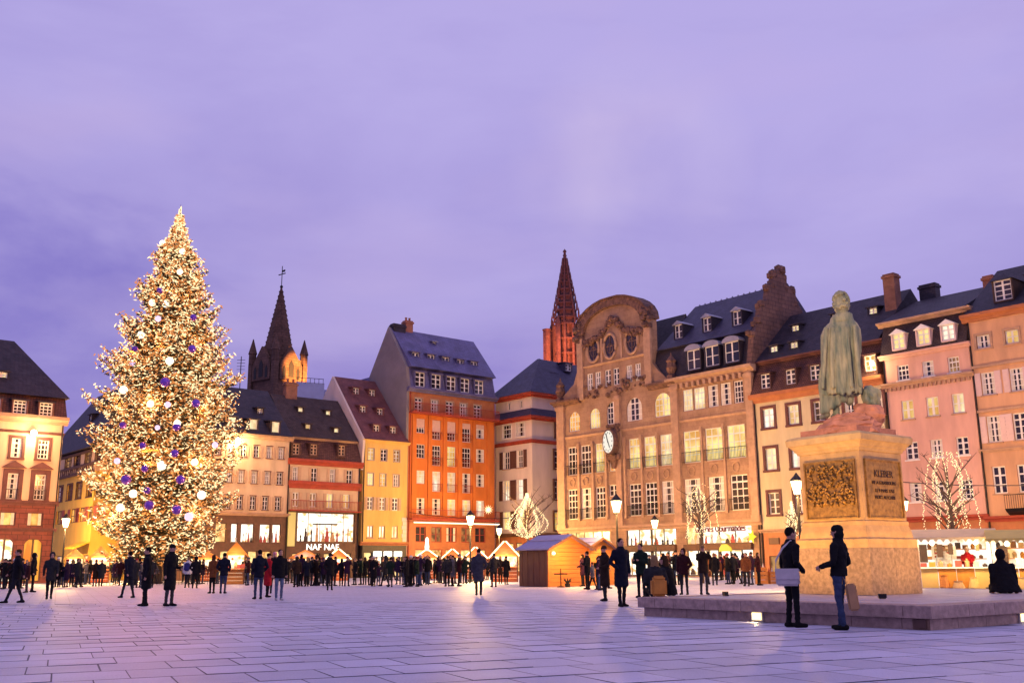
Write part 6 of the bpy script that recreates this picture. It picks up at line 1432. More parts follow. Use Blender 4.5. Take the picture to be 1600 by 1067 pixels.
hut_px(647, 687, 858.5, 871, 92, 'small lit market hut with a pale figure on its gable, first before the orange house', seed=1)
hut_px(689, 725, 858, 871, 92, 'small lit market hut, second before the orange house', seed=2)
hut_px(724, 762, 855, 870, 88, 'small lit market hut behind the street lamp before the orange house', seed=3)
hut_px(764, 814, 846, 868, 72, 'lit red gabled hut left of the closed orange hut, biggest of the small ones', seed=4, e=200)
hut_px(508, 549, 858, 872, 84, 'small lit hut with orange gable before the bright clothes shop', seed=5)
hut_px(452, 502, 860, 872, 86, 'stall with rose canopy and dark edge below the shop window', roofm='rose_awning', wallm='rose_awning', tubes=False, seed=6)
hut_px(350, 388, 848, 866, 70, 'small stall with orange canopy right of the Christmas tree', roofm='plank_orange', wallm='plank_orange', tubes=False, seed=7)
hut_px(100, 134, 858, 872, 84, 'red market stall before the half timbered house', seed=8, tubes=False, e=220); hut_px(138, 176, 852, 870, 82, 'market stall with yellow canopy left of the Christmas tree', seed=9, roofm='awning_yellow', tubes=False, e=220); hut_px(302, 344, 862, 873, 84, 'low stall hidden behind the Christmas tree foot', seed=10, tubes=False)
b = MB(); q = dpt(667, 862, 91.5); b.lathe([(0.16, 0), (0.2, 0.35), (0.13, 0.75), (0.16, 0.9), (0.12, 1.1), (0.02, 1.2)], 8)
tag(b.build('snow_figure', MAT['sign_white'], None, loc=(q.x, q.y, dpt(667, 860, 91.5).z)), 'small glowing figure standing on the first hut gable', 'ornament')
q1 = gpt(857.5, 916.5); q2 = gpt(924, 914); q1.z = 0; HW = 2.85
hb_ = q1+PR*(HW/2)
hz0 = dpt(857, 855.5, q1.y).z; hz1 = dpt(893, 837, (q1+PR*HW/2).y).z
print('hut', q1, hz0, hz1)
BH = hut(hb_, math.atan2(PR.y, PR.x), HW, 2.5, hz0, hz1, 'closed wooden hut with glowing orange gable wall and grey pitched roof', wallm='plank_orange', shut=True, tubes=False)
b = MB(); b.tube([(-1.12+0.1*math.cos(t*math.pi/8), -0.05, hz0*0.86+0.1*math.sin(t*math.pi/8)) for t in range(17)], 0.045, 6, False); tag(b.build('wreath', glow('wreath', (0.85, 0.75, 0.30), 1.0), BH), None)
wl = MB().lathe([(0.05, hz0*0.86-0.06), (0.09, hz0*0.86), (0.05, hz0*0.86+0.06)], 8, (-1.12, -0.09)).build('added_wall_lamp', MAT['lantern_glow'], BH)  # lamp added, and the wreath made to glow, to brighten the gable wall
point(BH.location+Matrix.Rotation(BH.rotation_euler[2], 3, 'Z')@Vector((-0.75, -1.3, hz0*0.88)), 430, (1.0, 0.40, 0.09), 0.15, None, 'lamp_light')  # added light, set out in front of the boards
hb2 = q1+PR*(HW+0.62+1.2)+PL*1.1
hut(hb2, math.atan2(PR.y, PR.x), 2.4, 2.4, hz0*0.98, hz1*0.97, 'second closed wooden hut behind the orange gabled one', wallm='plank_orange', shut=True, tubes=False)
# T shaped stand and low rack before the closed hut
q = gpt(876.5, 917); b = MB(); b.tube([(0, 0, 0), (0, 0, 0.95)], 0.03, 6); b.tube([(-0.36, 0, 0.68), (0.36, 0, 0.68)], 0.04, 6); b.lathe([(0.2, 0), (0.2, 0.04), (0.05, 0.08)], 8)
tag(b.build('cross_stand', MAT['pole_iron'], None, loc=(q.x, q.y, 0)), 'dark T shaped iron stand before the orange hut wall', 'stand')
q = gpt(887, 917); b = MB(); rn = random.Random(2); b.lathe([(0.12, 0), (0.16, 0.2), (0.14, 0.2)], 8)
for i in range(26): a = rn.uniform(0, 6.28); b.octa((0.1*math.cos(a), 0.1*math.sin(a), 0.28), (0.13*math.cos(a), 0.13*math.sin(a), rn.uniform(.02, .25)), 0.03)
tag(b.build('potted_shrub', mat('dark_leaf', (0.03, 0.03, 0.015), 0.7), None, loc=(q.x, q.y, 0)), 'small dark potted shrub beside the T shaped stand', 'plant')
# ================================================================== bare trees hung with lights
mat('twig', (0.07, 0.04, 0.03), 0.9, 0.3, 5, 0.2); glow('garland_bulb', (1.0, 0.80, 0.42), 2.0, samp=False)
def light_tree(px, Y, ytop, ybot, hw_, label, style, seed, nst=12):
    P = dpt(px, ybot, Y); zt_ = dpt(px, ytop, Y).z; zb_ = P.z; rad = hw_*Y/FPX; rn = random.Random(seed)
    o = empty('bare_tree', (P.x, P.y, 0), 0, label, 'tree', 'bare trees hung with lights')
    b = MB(); zf = zb_+0.25*(zt_-zb_)
    b.tube([(0, 0, 0), (0.03, 0.02, zb_), (0, 0, zf), (0.02, 0, zt_*0.8+zb_*0.2)], [0.13, 0.10, 0.08, 0.02], 7); b.build('trunk', MAT['twig'], o)
    b = MB()
    for i in range(26):
        a = rn.uniform(0, 6.28); z0 = zb_+(zt_-zb_)*rn.uniform(0, 0.55); L_ = rad*rn.uniform(0.6, 1.6); up = rn.uniform(0.5, 1.1)*L_
        p1 = Vector((math.cos(a)*L_*0.5, math.sin(a)*L_*0.5, z0+up*0.55)); p2 = Vector((math.cos(a)*L_, math.sin(a)*L_, min(z0+up, zt_+0.1)))
        b.tube([(0, 0, z0), p1, p2], [0.04, 0.028, 0.008], 5, False)
        for k in range(3):
            t = rn.uniform(0.3, 0.9); s_ = p1.lerp(p2, t); e_ = s_+Vector((rn.uniform(-.5, .5), rn.uniform(-.5, .5), rn.uniform(.1, .6)))*rad*0.5; b.tube([s_, e_], [0.015, 0.005], 4, False)
    b.build('branch', MAT['twig'], o)['kind'] = 'stuff'
    b = MB(); h = zt_-zb_
    for s_ in range(nst):
        a = 2*math.pi*s_/nst+0.3; n = 42
        for k in range(n):
            t = k/(n-1)
            if style == 'drop': q_ = 1-t; r_ = rad*(math.sin(math.pi*q_**1.9)**0.8*0.95+0.05)*(0.95 if s_ % 2 else 0.55); z = zb_-0.1+h*t
            elif style == 'hang': r_ = rad*((0.35+0.75*((s_*0.37) % 1))*min(1, (1-t)*6+0.25)); z = zb_-0.3+h*t*(0.75+0.25*((s_*0.61) % 1))
            else:               # pointed arches
                r_ = rad*(0.92-0.55*t**3)*(1.0 if s_ % 2 else 0.62); z = zb_-0.15+h*(t**0.9)*(1.0 if s_ % 3 else 0.9)
            aa = a+0.25*math.sin(t*5+s_)
            c = Vector((math.cos(aa)*r_+rn.uniform(-.05, .05), math.sin(aa)*r_, z+rn.uniform(-.03, .03))); b.octa(c, (rn.uniform(-.04, .04), rn.uniform(-.04, .04), 0.04), 0.016*Y/60+0.007)
    q = b.build('light_string', MAT['garland_bulb'], o); q['kind'] = 'stuff'
    point((P.x, P.y-rad*0.9, zb_+h*0.4), 120, WARM, 0.6, None, 'garland_light')
    return o
light_tree(824, 74, 769, 838, 34, 'bare tree wrapped in drop shaped light strings before the corner house', 'drop', 1, 22)
light_tree(1094, 62, 746, 832, 26, 'bare tree with hanging light strands before the department store', 'hang', 2, 9)
light_tree(1489, 46, 702, 836, 43, 'bare wide tree with arched light strings behind the bright stall', 'arch', 3, 12)
light_tree(1240, 58, 781, 838, 11, 'thin tree wrapped in lights behind the lamp by the pedestal', 'drop', 4, 8)
# ================================================================== bright stalls on the right
mat('canopy_cream', (0.70, 0.50, 0.26), 0.8, 0.1, 2, 0.05); mat('canopy_yellow', (0.72, 0.52, 0.12), 0.8, 0.1, 2, 0.05); mat('counter_orange', (0.55, 0.22, 0.03), 0.6, 0.25, 3, 0.05)
def stall(pl, pr, ytop, ybase, Y, label, canopy, seed, sign=None):
    A = dpt(pl, ytop, Y); B = dpt(pr, ytop, Y); W = B.x-A.x; zt_ = A.z; c = (A+B)/2; rn = random.Random(seed)
    rz_ = -math.atan2(c.x, c.y)*0.9; o = empty('food_stall', (c.x, c.y, 0), rz_, label, 'market stall', 'food stalls')
    MB().prism([(-0.9, zt_-0.12), (0.6, zt_+0.22), (2.4, zt_-0.1), (2.4, zt_-0.16), (0.6, zt_+0.15), (-0.9, zt_-0.19)], -W/2-0.25, W/2+0.25).build('canopy', MAT[canopy], o)
    b = MB(); n = 12
    for i in range(n): x0 = -W/2-0.25+(W+0.5)*i/n; b.prism([(x0, zt_-0.13), (x0+(W+0.5)/n, zt_-0.13), (x0+(W+0.5)/n*0.5, zt_-0.30)], -0.93, -0.905, 'y')
    b.build('valance', MAT[canopy], o)
    MB().box(-W/2, W/2, 2.2, 2.26, 0, zt_-0.12).build('back_wall', MAT['stall_white'], o)
    for sx in (-1, 1):
        MB().box(sx*W/2-0.03, sx*W/2+0.03, -0.6, -0.54, 0, zt_-0.12).build('post', MAT['white'], o); MB().box(sx*W/2-0.02, sx*W/2+0.02, 0.4, 2.19, 0, zt_-0.12).build('side_wall', MAT['stall_white'], o)
    n = max(3, int(W/0.55))
    for i in range(n):
        x0 = -W/2+W*i/n; MB().box(x0+0.01, x0+W/n-0.01, -0.02-0.03*(i % 2), 0.03, 0.12, 0.92).build('counter_panel', MAT['counter_orange' if i % 3 else 'pilaster_yellow'], o)
    MB().box(-W/2, W/2, -0.16, 0.6, 0.92, 0.97).build('counter', MAT['white'], o)
    for i in range(int(W/0.3)):
        x = -W/2+0.15+i*0.3; b = MB(); h = rn.uniform(.12, .38)
        if rn.random() < .45: b.lathe([(0.08, 0.973), (0.09, 0.97+h*0.7), (0.03, 0.97+h*0.8), (0.03, 0.97+h)], 8, (x, 0.1))
        else: b.box(x-0.11, x+0.11, -0.05, 0.2, 0.973, 0.97+h)
        b.build('goods', rn.choice([MAT['goods_red'], MAT['goods_tan'], MAT['goods_pale'], MAT['counter_orange'], MAT['goods_dark']]), o)
    for i in range(max(2, int(W/0.42))):
        x = -W/2+0.3+i*0.42+rn.uniform(-.12, .12); b = MB(); k1 = rn.uniform(.4, 1.3); zh_ = zt_-0.3
        if rn.random() < .5: b.lathe([(0.02, zh_), (0.10*k1, zh_-0.2*k1), (0.07*k1, zh_-0.5*k1), (0.02, zh_-0.55*k1)], 7, (x, 0.2+rn.uniform(0, 1)))
        else: b.box(x-0.12*k1, x+0.12*k1, 0.5, 0.55, zh_-0.6*k1, zh_-0.05); b.build('hanging_goods', rn.choice([MAT['goods_red'], MAT['goods_dark'], MAT['goods_tan']]), o)
    for i in range(int(W/0.5)):    # crates and sacks stacked before the counter
        x = -W/2+0.3+i*0.5+rn.uniform(-.1, .1); h = rn.uniform(0.15, 0.7); w_ = rn.uniform(.14, .26); b = MB()
        if rn.random() < .6: b.box(x-w_, x+w_, -0.62, -0.3, 0, h); b.box(x-w_*.8, x+w_*.8, -0.58, -0.34, h+0.003, h+0.1)
        else: b.lathe([(w_*.8, 0), (w_, h*0.4), (w_*.6, h*.9), (w_*.7, h)], 9, (x, -0.45))
        b.build('crate', rn.choice([MAT['counter_orange'], MAT['plank_orange'], MAT['goods_red'], MAT['pilaster_yellow'], MAT['goods_tan'], MAT['goods_dark']]), o)
    for x in (-W*0.3, W*0.3):
        MB().ball((x, 0.0, zt_-0.30), 0.09, 8).build('bulb', MAT['lantern_glow'], o); point(Vector((c.x, c.y, zt_-0.42))+Matrix.Rotation(rz_, 3, 'Z')@Vector((x, -0.75, -0.1)), 120, WARM, 0.15, None, 'stall_light')
    for zz_ in (1.25, 1.62):      # shelves of wares along the back wall
        MB().box(-W/2+0.05, W/2-0.05, 1.85, 2.195, zz_, zz_+0.03).build('shelf', MAT['plank_orange'], o)
        for i in range(int(W/0.26)):
            x = -W/2+0.18+i*0.26; b = MB(); h = rn.uniform(.1, .28)
            if rn.random() < .5: b.box(x-0.1, x+0.09, 1.87, 2.05, zz_+0.033, zz_+h)
            else: b.lathe([(0.07, zz_+0.033), (0.08, zz_+h*.7), (0.03, zz_+h)], 7, (x, 1.95))
            b.build('goods', rn.choice([MAT['goods_red'], MAT['goods_tan'], MAT['goods_dark'], MAT['counter_orange'], MAT['plank_brown']]), o)
    if sign:
        MB().box(-W*0.30, W*0.05, 1.6, 1.65, 1.25, zt_-0.4).build('menu_board', MAT['white'], o); lettering(sign, 0.26, MAT['goods_dark'], o, (-W*0.125, 1.59, zt_-0.58), (R(90), 0, 0), 0.01)
        for i in range(4): MB().box(-W*0.26, -W*0.02, 1.58, 1.598, 1.32+i*0.13, 1.40+i*0.13).build('menu_picture', rn.choice([MAT['goods_tan'], MAT['counter_orange'], MAT['goods_red']]), o)
    return o
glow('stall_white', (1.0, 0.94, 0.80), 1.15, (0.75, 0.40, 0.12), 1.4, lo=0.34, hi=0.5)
stall(1436, 1541, 835, 925, 38, 'brightly lit white food stall with orange counter right of the pedestal', 'canopy_cream', 1, 'Burger')
stall(1556, 1650, 836, 925, 36, 'food stall with yellow canopy at the picture edge behind the seated person', 'canopy_yellow', 2)
stall(1180, 1226, 880, 915, 44, 'small low stand of boxes and crates left of the pedestal', 'counter_orange', 3) if False else None
q = gpt(1190, 912)
for i, (dx, lb) in enumerate(((0, 'orange crate of wares standing left of the stone pedestal'), (0.75, 'tan crate of bottles beside the orange crate'))):
    o = empty('crate', (q.x+dx, q.y+0.2*i, 0), R(12*i), lb, 'crate', 'crates by the pedestal'); hh_ = (0.95, 0.7)[i]
    for k in range(4):
        for sy in (-0.25, 0.25): MB().box(-0.3, 0.3, sy-0.015, sy+0.015, hh_*k/4+0.01, hh_*(k+1)/4-0.02).build('slat', MAT['plank_orange'], o)
    for sx in (-0.3, 0.3): MB().box(sx-0.012, sx+0.012, -0.234, 0.234, 0, hh_-0.02).build('end_board', MAT['plank_orange'], o)
    for k in range(5): MB().lathe([(0.05, hh_*0.5), (0.05, hh_+0.05), (0.02, hh_+0.12), (0.02, hh_+0.2)], 7, (-0.22+0.11*k, 0.08*(-1)**k)).build('bottle', MAT['goods_pale' if k % 2 else 'goods_red'], o)
# cables across the square with a hanging star
def cable(a, c, sag, label):
    pts = [a.lerp(c, t/16)+Vector((0, 0, -sag*4*(t/16)*(1-t/16))) for t in range(17)]; o = MB().tube(pts, 0.022, 5).build('cable', MAT['pole_iron']); return tag(o, label, 'cable')
cable(dpt(1398, 752, 46), dpt(1700, 752, 52), 0.2, 'thin dark cable strung before the pink and peach houses'); ca, cb = dpt(640, 800, 88), dpt(842, 806, 80); cable(ca, cb, 0.35, 'thin cable strung before the orange and corner houses')
q = dpt(763, 796, 83.5); b = MB()
for k in range(6): a = k*math.pi/6; b.octa((0, 0, 0), (0.42*math.cos(a), 0, 0.42*math.sin(a)), 0.07)
tag(b.build('hanging_star', MAT['garland_bulb'], None, loc=(q.x, q.y, q.z)), 'small glowing star hanging from the cable by the orange house', 'light')
# ================================================================== people
mat('skin', (0.42, 0.22, 0.15), 0.6, 0.1, 8, 0.0)
def cl(name, c): return mat(name, tuple(x*0.75 for x in c) if max(c) < 0.1 else c, 0.9, 0.3, 9, 0.45, spec=0.12)
COATS = {'black': (0.012, 0.011, 0.014), 'navy': (0.012, 0.014, 0.028), 'charcoal': (0.03, 0.03, 0.034), 'dark brown': (0.035, 0.02, 0.014), 'maroon': (0.045, 0.010, 0.013), 'dark green': (0.012, 0.025, 0.018), 'grey blue': (0.06, 0.058, 0.075), 'plum': (0.04, 0.015, 0.04), 'red': (0.35, 0.012, 0.02), 'rust brown': (0.15, 0.05, 0.02), 'white': (0.55, 0.53, 0.55), 'tan': (0.26, 0.16, 0.09), 'grey': (0.12, 0.11, 0.12), 'purple': (0.03, 0.014, 0.045)}
for k, c in COATS.items(): cl('cloth_'+k, c)
for k, c in (('black', (0.012, 0.012, 0.014)), ('jeans', (0.035, 0.05, 0.10)), ('grey', (0.05, 0.047, 0.05)), ('dark', (0.02, 0.02, 0.028)), ('pale jeans', (0.10, 0.13, 0.20))): cl('legs_'+k, c)
for k, c in (('dark', (0.012, 0.008, 0.007)), ('brown', (0.06, 0.03, 0.015)), ('fair', (0.22, 0.13, 0.06))): cl('hair_'+k, c)
for k, c in (('black', (0.012, 0.012, 0.012)), ('pink', (0.55, 0.22, 0.26)), ('red', (0.3, 0.02, 0.02)), ('white', (0.6, 0.58, 0.56)), ('grey', (0.1, 0.1, 0.11))): cl('hat_'+k, c)
cl('shoe', (0.012, 0.011, 0.011)); cl('shoe_pale', (0.45, 0.42, 0.42)); cl('eye', (0.02, 0.012, 0.01)); cl('lips', (0.25, 0.08, 0.07))
# slots: 0 coat, 1 trousers, 2 skin, 3 hair or hat, 4 shoes, 5 eyes, 6 lips
def person_mesh(name, pose, coat=0.78, hat=None, hair='short', voxel=0.026, hero=False, slim=1.0, bag=False):
    B = Body(); sl = slim
    P = dict(legs=((0.10, 0.02), (-0.10, -0.03)), kn=0.0, lean=0.0, armL='down', armR='down', head=0.0); P.update(pose)
    ln = P['lean']
    def sh(z): return -ln*max(0, z-0.9)          # y shift of a forward lean
    # torso and coat
    rg = [(coat, 0, sh(coat), 0.19*sl+0.02*(coat < 0.7), 0.145), (0.95, 0, sh(.95), 0.18*sl, 0.135), (1.12, 0, sh(1.12), 0.17*sl, 0.125), (1.28, 0, sh(1.28), 0.195*sl, 0.135), (1.40, 0, sh(1.40), 0.205*sl, 0.125), (1.46, 0, sh(1.46), 0.15*sl, 0.10), (1.51, 0, sh(1.5), 0.085, 0.08), (1.54, 0, sh(1.53), 0.07, 0.07)]
    if P.get('wide'): rg[0] = (coat, 0, 0.05, 0.34, 0.24); rg[1] = (0.95, 0, 0.03, 0.30, 0.21); rg[2] = (1.12, 0, 0, 0.25, 0.17)
    if coat < 0.7: rg.insert(1, (0.80, 0, 0, 0.195*sl, 0.15))
    B.loft(rg, 0)
    hy = sh(1.62)-0.015
    B.limb((0, sh(1.5), 1.48), (0, hy+0.01, 1.57), 0.055, 0.05, 2)
    B.ell((0, hy-0.01, 1.635), (0.076, 0.095, 0.112), 2); B.ell((0, hy-0.035, 1.575), (0.05, 0.055, 0.05), 2)
    B.limb((0, hy-0.105, 1.625), (0, hy-0.118, 1.60), 0.012, 0.016, 2)
    for sx in (-1, 1): B.ell((sx*0.078, hy+0.005, 1.625), (0.014, 0.024, 0.034), 2)
    if hat == 'beanie': B.ell((0, hy+0.005, 1.685), (0.094, 0.112, 0.085), 3)
    elif hat == 'brim': B.ell((0, hy+0.005, 1.70), (0.092, 0.108, 0.085), 3); B.ell((0, hy, 1.665), (0.155, 0.17, 0.022), 3)
    elif hat == 'hood': B.ell((0, hy+0.03, 1.655), (0.112, 0.12, 0.14), 0)
    else:
        B.ell((0, hy+0.014, 1.668), (0.086, 0.10, 0.098), 3)
    if hair == 'long': B.loft([(1.40, 0, hy+0.085, 0.085, 0.045), (1.52, 0, hy+0.065, 0.10, 0.06), (1.66, 0, hy+0.04, 0.09, 0.075)], 3)
    elif hair == 'bob': B.ell((0, hy+0.03, 1.60), (0.10, 0.085, 0.10), 3)
    # collar or scarf
    B.loft([(1.47, 0, sh(1.47), 0.10, 0.095), (1.53, 0, sh(1.53)-0.01, 0.088, 0.09)], 0)
    sit = P.get('sit')
    for i, sx in enumerate((1, -1)):
        dx, dy = P['legs'][i]; x0 = sx*0.09*sl
        if sit:
            kx = sx*0.14; B.limb((x0, 0, 0.90), (kx, -0.42, 0.93+P.get('knee', 0.03)), 0.095, 0.065, 1); B.limb((kx, -0.42, 0.93), (kx, -0.46, 0.50), 0.062, 0.045, 1); B.limb((kx, -0.45, 0.46), (kx, -0.62, 0.43), 0.045, 0.038, 4)
        else:
            hx = dx; kz = 0.50; ky = dy*0.4-P['kn']*abs(dy); an = (hx, dy, 0.085)
            B.limb((x0, 0.0, 0.90), (x0*0.55+hx*0.5, ky-0.015, kz), 0.092*sl, 0.062, 1); B.limb((x0*0.55+hx*0.5, ky-0.015, kz), an, 0.06, 0.045, 1)
            tz = 0.0; B.limb((hx, dy+0.04, 0.05), (hx+sx*0.02, dy-0.15, 0.04), 0.048, 0.038, 4)
    ex = MB()
    for i, sx in enumerate((1, -1)):
        a = P['armL' if sx > 0 else 'armR']; s0 = Vector((sx*0.195*sl, sh(1.40), 1.395))
        E_, W_ = {'down': ((0.25, 0.03, 1.13), (0.255, -0.03, 0.88)), 'pocket': ((0.295, 0.06, 1.13), (0.20, -0.13, 0.98)), 'phone': ((0.25, -0.03, 1.13), (0.10, -0.27, 1.20)), 'hold': ((0.26, 0.0, 1.12), (0.13, -0.26, 1.05)), 'up': ((0.27, -0.14, 1.25), (0.10, -0.24, 1.50)), 'hip': ((0.34, 0.06, 1.14), (0.19, 0.02, 0.99)), 'swing': ((0.25, -0.09, 1.13), (0.23, -0.25, 0.95)), 'back': ((0.26, 0.13, 1.14), (0.25, 0.20, 0.92))}[a]
        E_ = Vector((sx*E_[0]*(1 if sl > 0.95 else 0.95), E_[1]+sh(E_[2]), E_[2])); W_ = Vector((sx*W_[0], W_[1]+sh(W_[2]), W_[2]))
        B.limb(s0, E_, 0.073, 0.056, 0); B.limb(E_, W_, 0.057, 0.044, 0)
        d = (W_-E_).normalized(); hc = W_+d*0.075
        if a != 'pocket' and a != 'hip':
            B.limb(W_+d*0.01, W_+d*0.085, 0.030, 0.036, 2)
            if hero:    # five fingers rooted in the palm, slightly curled
                s_ = d.cross(Vector((1, 0, 0))).normalized(); cu2 = Vector((-sx, 0, 0))
                for f in range(4):
                    o_ = (f-1.5)*0.019; l_ = (0.065, 0.075, 0.07, 0.055)[f]; p0 = W_+d*0.09+s_*o_; p1 = p0+d*l_*0.55+cu2*0.010; p2 = p1+d*l_*0.35+cu2*0.028
                    ex.mi = 2; ex.tube([p0, p1, p2], [0.0095, 0.009, 0.0065], 6)
                p0 = W_+d*0.05+s_*(-0.028)+cu2*0.012; p1 = p0+d*0.035+s_*(-0.018)+cu2*0.02; p2 = p1+d*0.03+cu2*0.01; ex.tube([p0, p1, p2], [0.012, 0.011, 0.008], 6)
    if hero:
        for sx in (-1, 1): ex.mi = 5; ex.ball((sx*0.032, hy-0.098, 1.645), 0.012, 8)
        ex.mi = 6; ex.tube([(-0.022, hy-0.094, 1.578), (0, hy-0.101, 1.578), (0.022, hy-0.094, 1.578)], 0.006, 5)
    else:
        for sx in (-1, 1): ex.mi = 5; ex.ball((sx*0.032, hy-0.098, 1.645), 0.011, 6)
        ex.mi = 6; ex.tube([(-0.02, hy-0.095, 1.578), (0.02, hy-0.095, 1.578)], 0.006, 4)
    return B.fuse(name, voxel, 2, ex, 0.011)
PM = {}
def pm(key, **k):
    if key not in PM: PM[key] = person_mesh('person_body', **k)
    return PM[key]
POSES = {
 'stand': dict(pose=dict(legs=((0.10, 0.02), (-0.10, -0.03)))), 'pocket': dict(pose=dict(legs=((0.11, -0.02), (-0.09, 0.03)), armL='pocket', armR='pocket')),
 'coat': dict(pose=dict(legs=((0.08, 0.03), (-0.08, -0.04)), armL='down', armR='pocket'), coat=0.52), 'coat2': dict(pose=dict(legs=((0.08, -0.04), (-0.08, 0.04)), armL='hold', armR='down'), coat=0.48, hat='beanie', slim=0.93),
 'walk': dict(pose=dict(legs=((0.07, -0.26), (-0.07, 0.24)), armL='back', armR='swing')), 'walk2': dict(pose=dict(legs=((0.07, 0.22), (-0.07, -0.22)), armL='swing', armR='back'), hat='hood', slim=0.95, coat=0.70),
 'phone': dict(pose=dict(legs=((0.10, 0.0), (-0.10, 0.0)), armL='phone', armR='phone')), 'photo': dict(pose=dict(legs=((0.10, 0.0), (-0.11, 0.04)), armL='up', armR='up'), hat='beanie'),
 'woman': dict(pose=dict(legs=((0.07, 0.0), (-0.07, 0.02)), armL='hold', armR='hold'), hair='long', slim=0.88, coat=0.62), 'woman2': dict(pose=dict(legs=((0.08, -0.03), (-0.07, 0.03)), armL='down', armR='hip'), hair='bob', slim=0.88, coat=0.74),
 'hood': dict(pose=dict(legs=((0.11, 0.02), (-0.10, -0.04)), armL='pocket', armR='down'), hat='hood'), 'brim': dict(pose=dict(legs=((0.10, 0.03), (-0.10, -0.02)), armL='hip', armR='pocket'), hat='brim', coat=0.72),
}
USED = set(); CNT = [0]
def person(P, face, pose, coat, legs, hair='hair_dark', h=1.74, label='', group=None, shoe='shoe', me=None, z=0.0):
    """face: the direction looked in, degrees from the viewer's line of sight (0 = away, 180 = towards the camera)"""
    m_ = me or pm(pose, **POSES[pose])
    o = link('person', m_, None, (P.x, P.y, z), 0.0)
    a = math.atan2(P.x, P.y); o.rotation_euler = (0, 0, math.pi-a+R(face)); s_ = h/1.75; o.scale = (s_, s_, s_)
    ms = [MAT['cloth_'+coat], MAT['legs_'+legs], MAT['skin'], MAT[hair], MAT[shoe], MAT['eye'], MAT['lips']]
    for i, sl in enumerate(o.material_slots): sl.link = 'OBJECT'; sl.material = ms[i]
    return tag(o, label, 'person', group)
def pp(px, py, *a, **k):
    P = gpt(px, py); return person(P, *a, **k)
# the pair by the platform
H1 = person_mesh('person_body', dict(legs=((0.09, 0.05), (-0.10, -0.02)), armL='down', armR='pocket', lean=0.04), coat=0.76, voxel=0.013, hero=True)
H2 = person_mesh('person_body', dict(legs=((0.08, 0.06), (-0.09, -0.06)), armL='hold', armR='pocket', lean=-0.06), coat=0.90, hat='beanie', hair='bob', voxel=0.013, hero=True, slim=0.95)
p1 = gpt(1241, 980); p2 = gpt(1317, 984)
A1 = person(p1, 300, '', 'black', 'black', 'hair_dark', 1.80, 'standing person in black jacket and trousers with a pale shoulder bag, facing the pedestal', me=H1)
A2 = person(p2, 68, '', 'black', 'jeans', 'hat_black', 1.80, 'standing person in black cap, black jacket and blue jeans facing left by the platform', me=H2)
# shoulder bag
mat('bag_pale', (0.50, 0.44, 0.44), 0.7, 0.15, 6, 0.15); mat('paper_brown', (0.40, 0.22, 0.10), 0.8, 0.15, 5, 0.1)
vdir = Vector((p1.x, p1.y, 0)).normalized(); vr = Vector((vdir.y, -vdir.x, 0))
bg_ = empty('shoulder_bag', p1-vdir*0.22-vr*0.06+Vector((0, 0, 0.90)), math.atan2(vr.y, vr.x), 'pale grey messenger bag hanging at the hip of the person in black', 'bag')
def soft_box(w_, d_, h_, r_=0.035):
    bm = bmesh.new(); bmesh.ops.create_cube(bm, size=1); bmesh.ops.scale(bm, vec=(w_, d_, h_), verts=bm.verts); bmesh.ops.bevel(bm, geom=bm.edges[:], offset=r_, segments=3, affect='EDGES')
    me = bpy.data.meshes.new('bag_body'); bm.to_mesh(me); bm.free(); return me
me = soft_box(0.42, 0.13, 0.31); me.materials.append(MAT['bag_pale']); link('bag_body', me, bg_); me = soft_box(0.425, 0.03, 0.2, 0.012); me.materials.append(MAT['bag_pale']); link('flap', me, bg_, (0, -0.072, 0.055))
MB().tube([(-0.2, 0.0, 0.12), (-0.19, 0.03, 0.3), (-0.06, 0.10, 0.52), (0.1, 0.16, 0.66)], 0.018, 6).build('strap', MAT['bag_pale'], bg_); MB().tube([(0.2, 0.0, 0.12), (0.21, 0.06, 0.3), (0.19, 0.14, 0.52), (0.1, 0.16, 0.66)], 0.018, 6).build('strap', MAT['bag_pale'], bg_)
vd2 = Vector((p2.x, p2.y, 0)).normalized(); vr2 = Vector((vd2.y, -vd2.x, 0))
me = soft_box(0.18, 0.12, 0.46, 0.03); me.materials.append(MAT['paper_brown']); bo = empty('carrier_bag', p2+vr2*0.20-vd2*0.02+Vector((0, 0, 0.56)), math.atan2(vr2.y, vr2.x)+0.1, 'long tan carrier bag hanging behind the person in jeans', 'bag'); bo.rotation_euler[1] = R(-6)
link('bag_body', me, bo); MB().tube([(-0.06, 0, 0.24), (-0.1, 0, 0.36), (-0.13, 0, 0.24)], 0.012, 5).build('handle', MAT['paper_brown'], bo)
# people standing about, each seen singly
G_ = None
pp(226, 947, 90, 'coat', 'black', 'black', 'hair_dark', 1.76, 'person in dark hip coat, black trousers, left of the tall pair before the tree')
pp(263, 947, 230, 'coat2', 'black', 'grey', 'hat_black', 1.84, 'person in long black coat and grey trousers before the Christmas tree')
pp(403, 936, 20, 'pocket', 'navy', 'jeans', 'hair_dark', 1.76, 'person in navy jacket and jeans holding a yellow bag')
pp(417, 933, 300, 'coat2', 'red', 'black', 'hair_dark', 1.66, 'person in long red coat standing between two people in dark jackets')
pp(435, 938, 200, 'stand', 'black', 'pale jeans', 'hair_dark', 1.74, 'person in black jacket and faded jeans right of the red coat', shoe='shoe_pale')
pp(427, 927, 180, 'photo', 'maroon', 'dark', 'hat_pink', 1.78, 'person with pink woolly hat behind the red coat')
w1 = pp(292, 918, 10, 'stand', 'white', 'dark', 'hair_fair', 1.74, 'person in white jacket with blue backpack facing the tree')
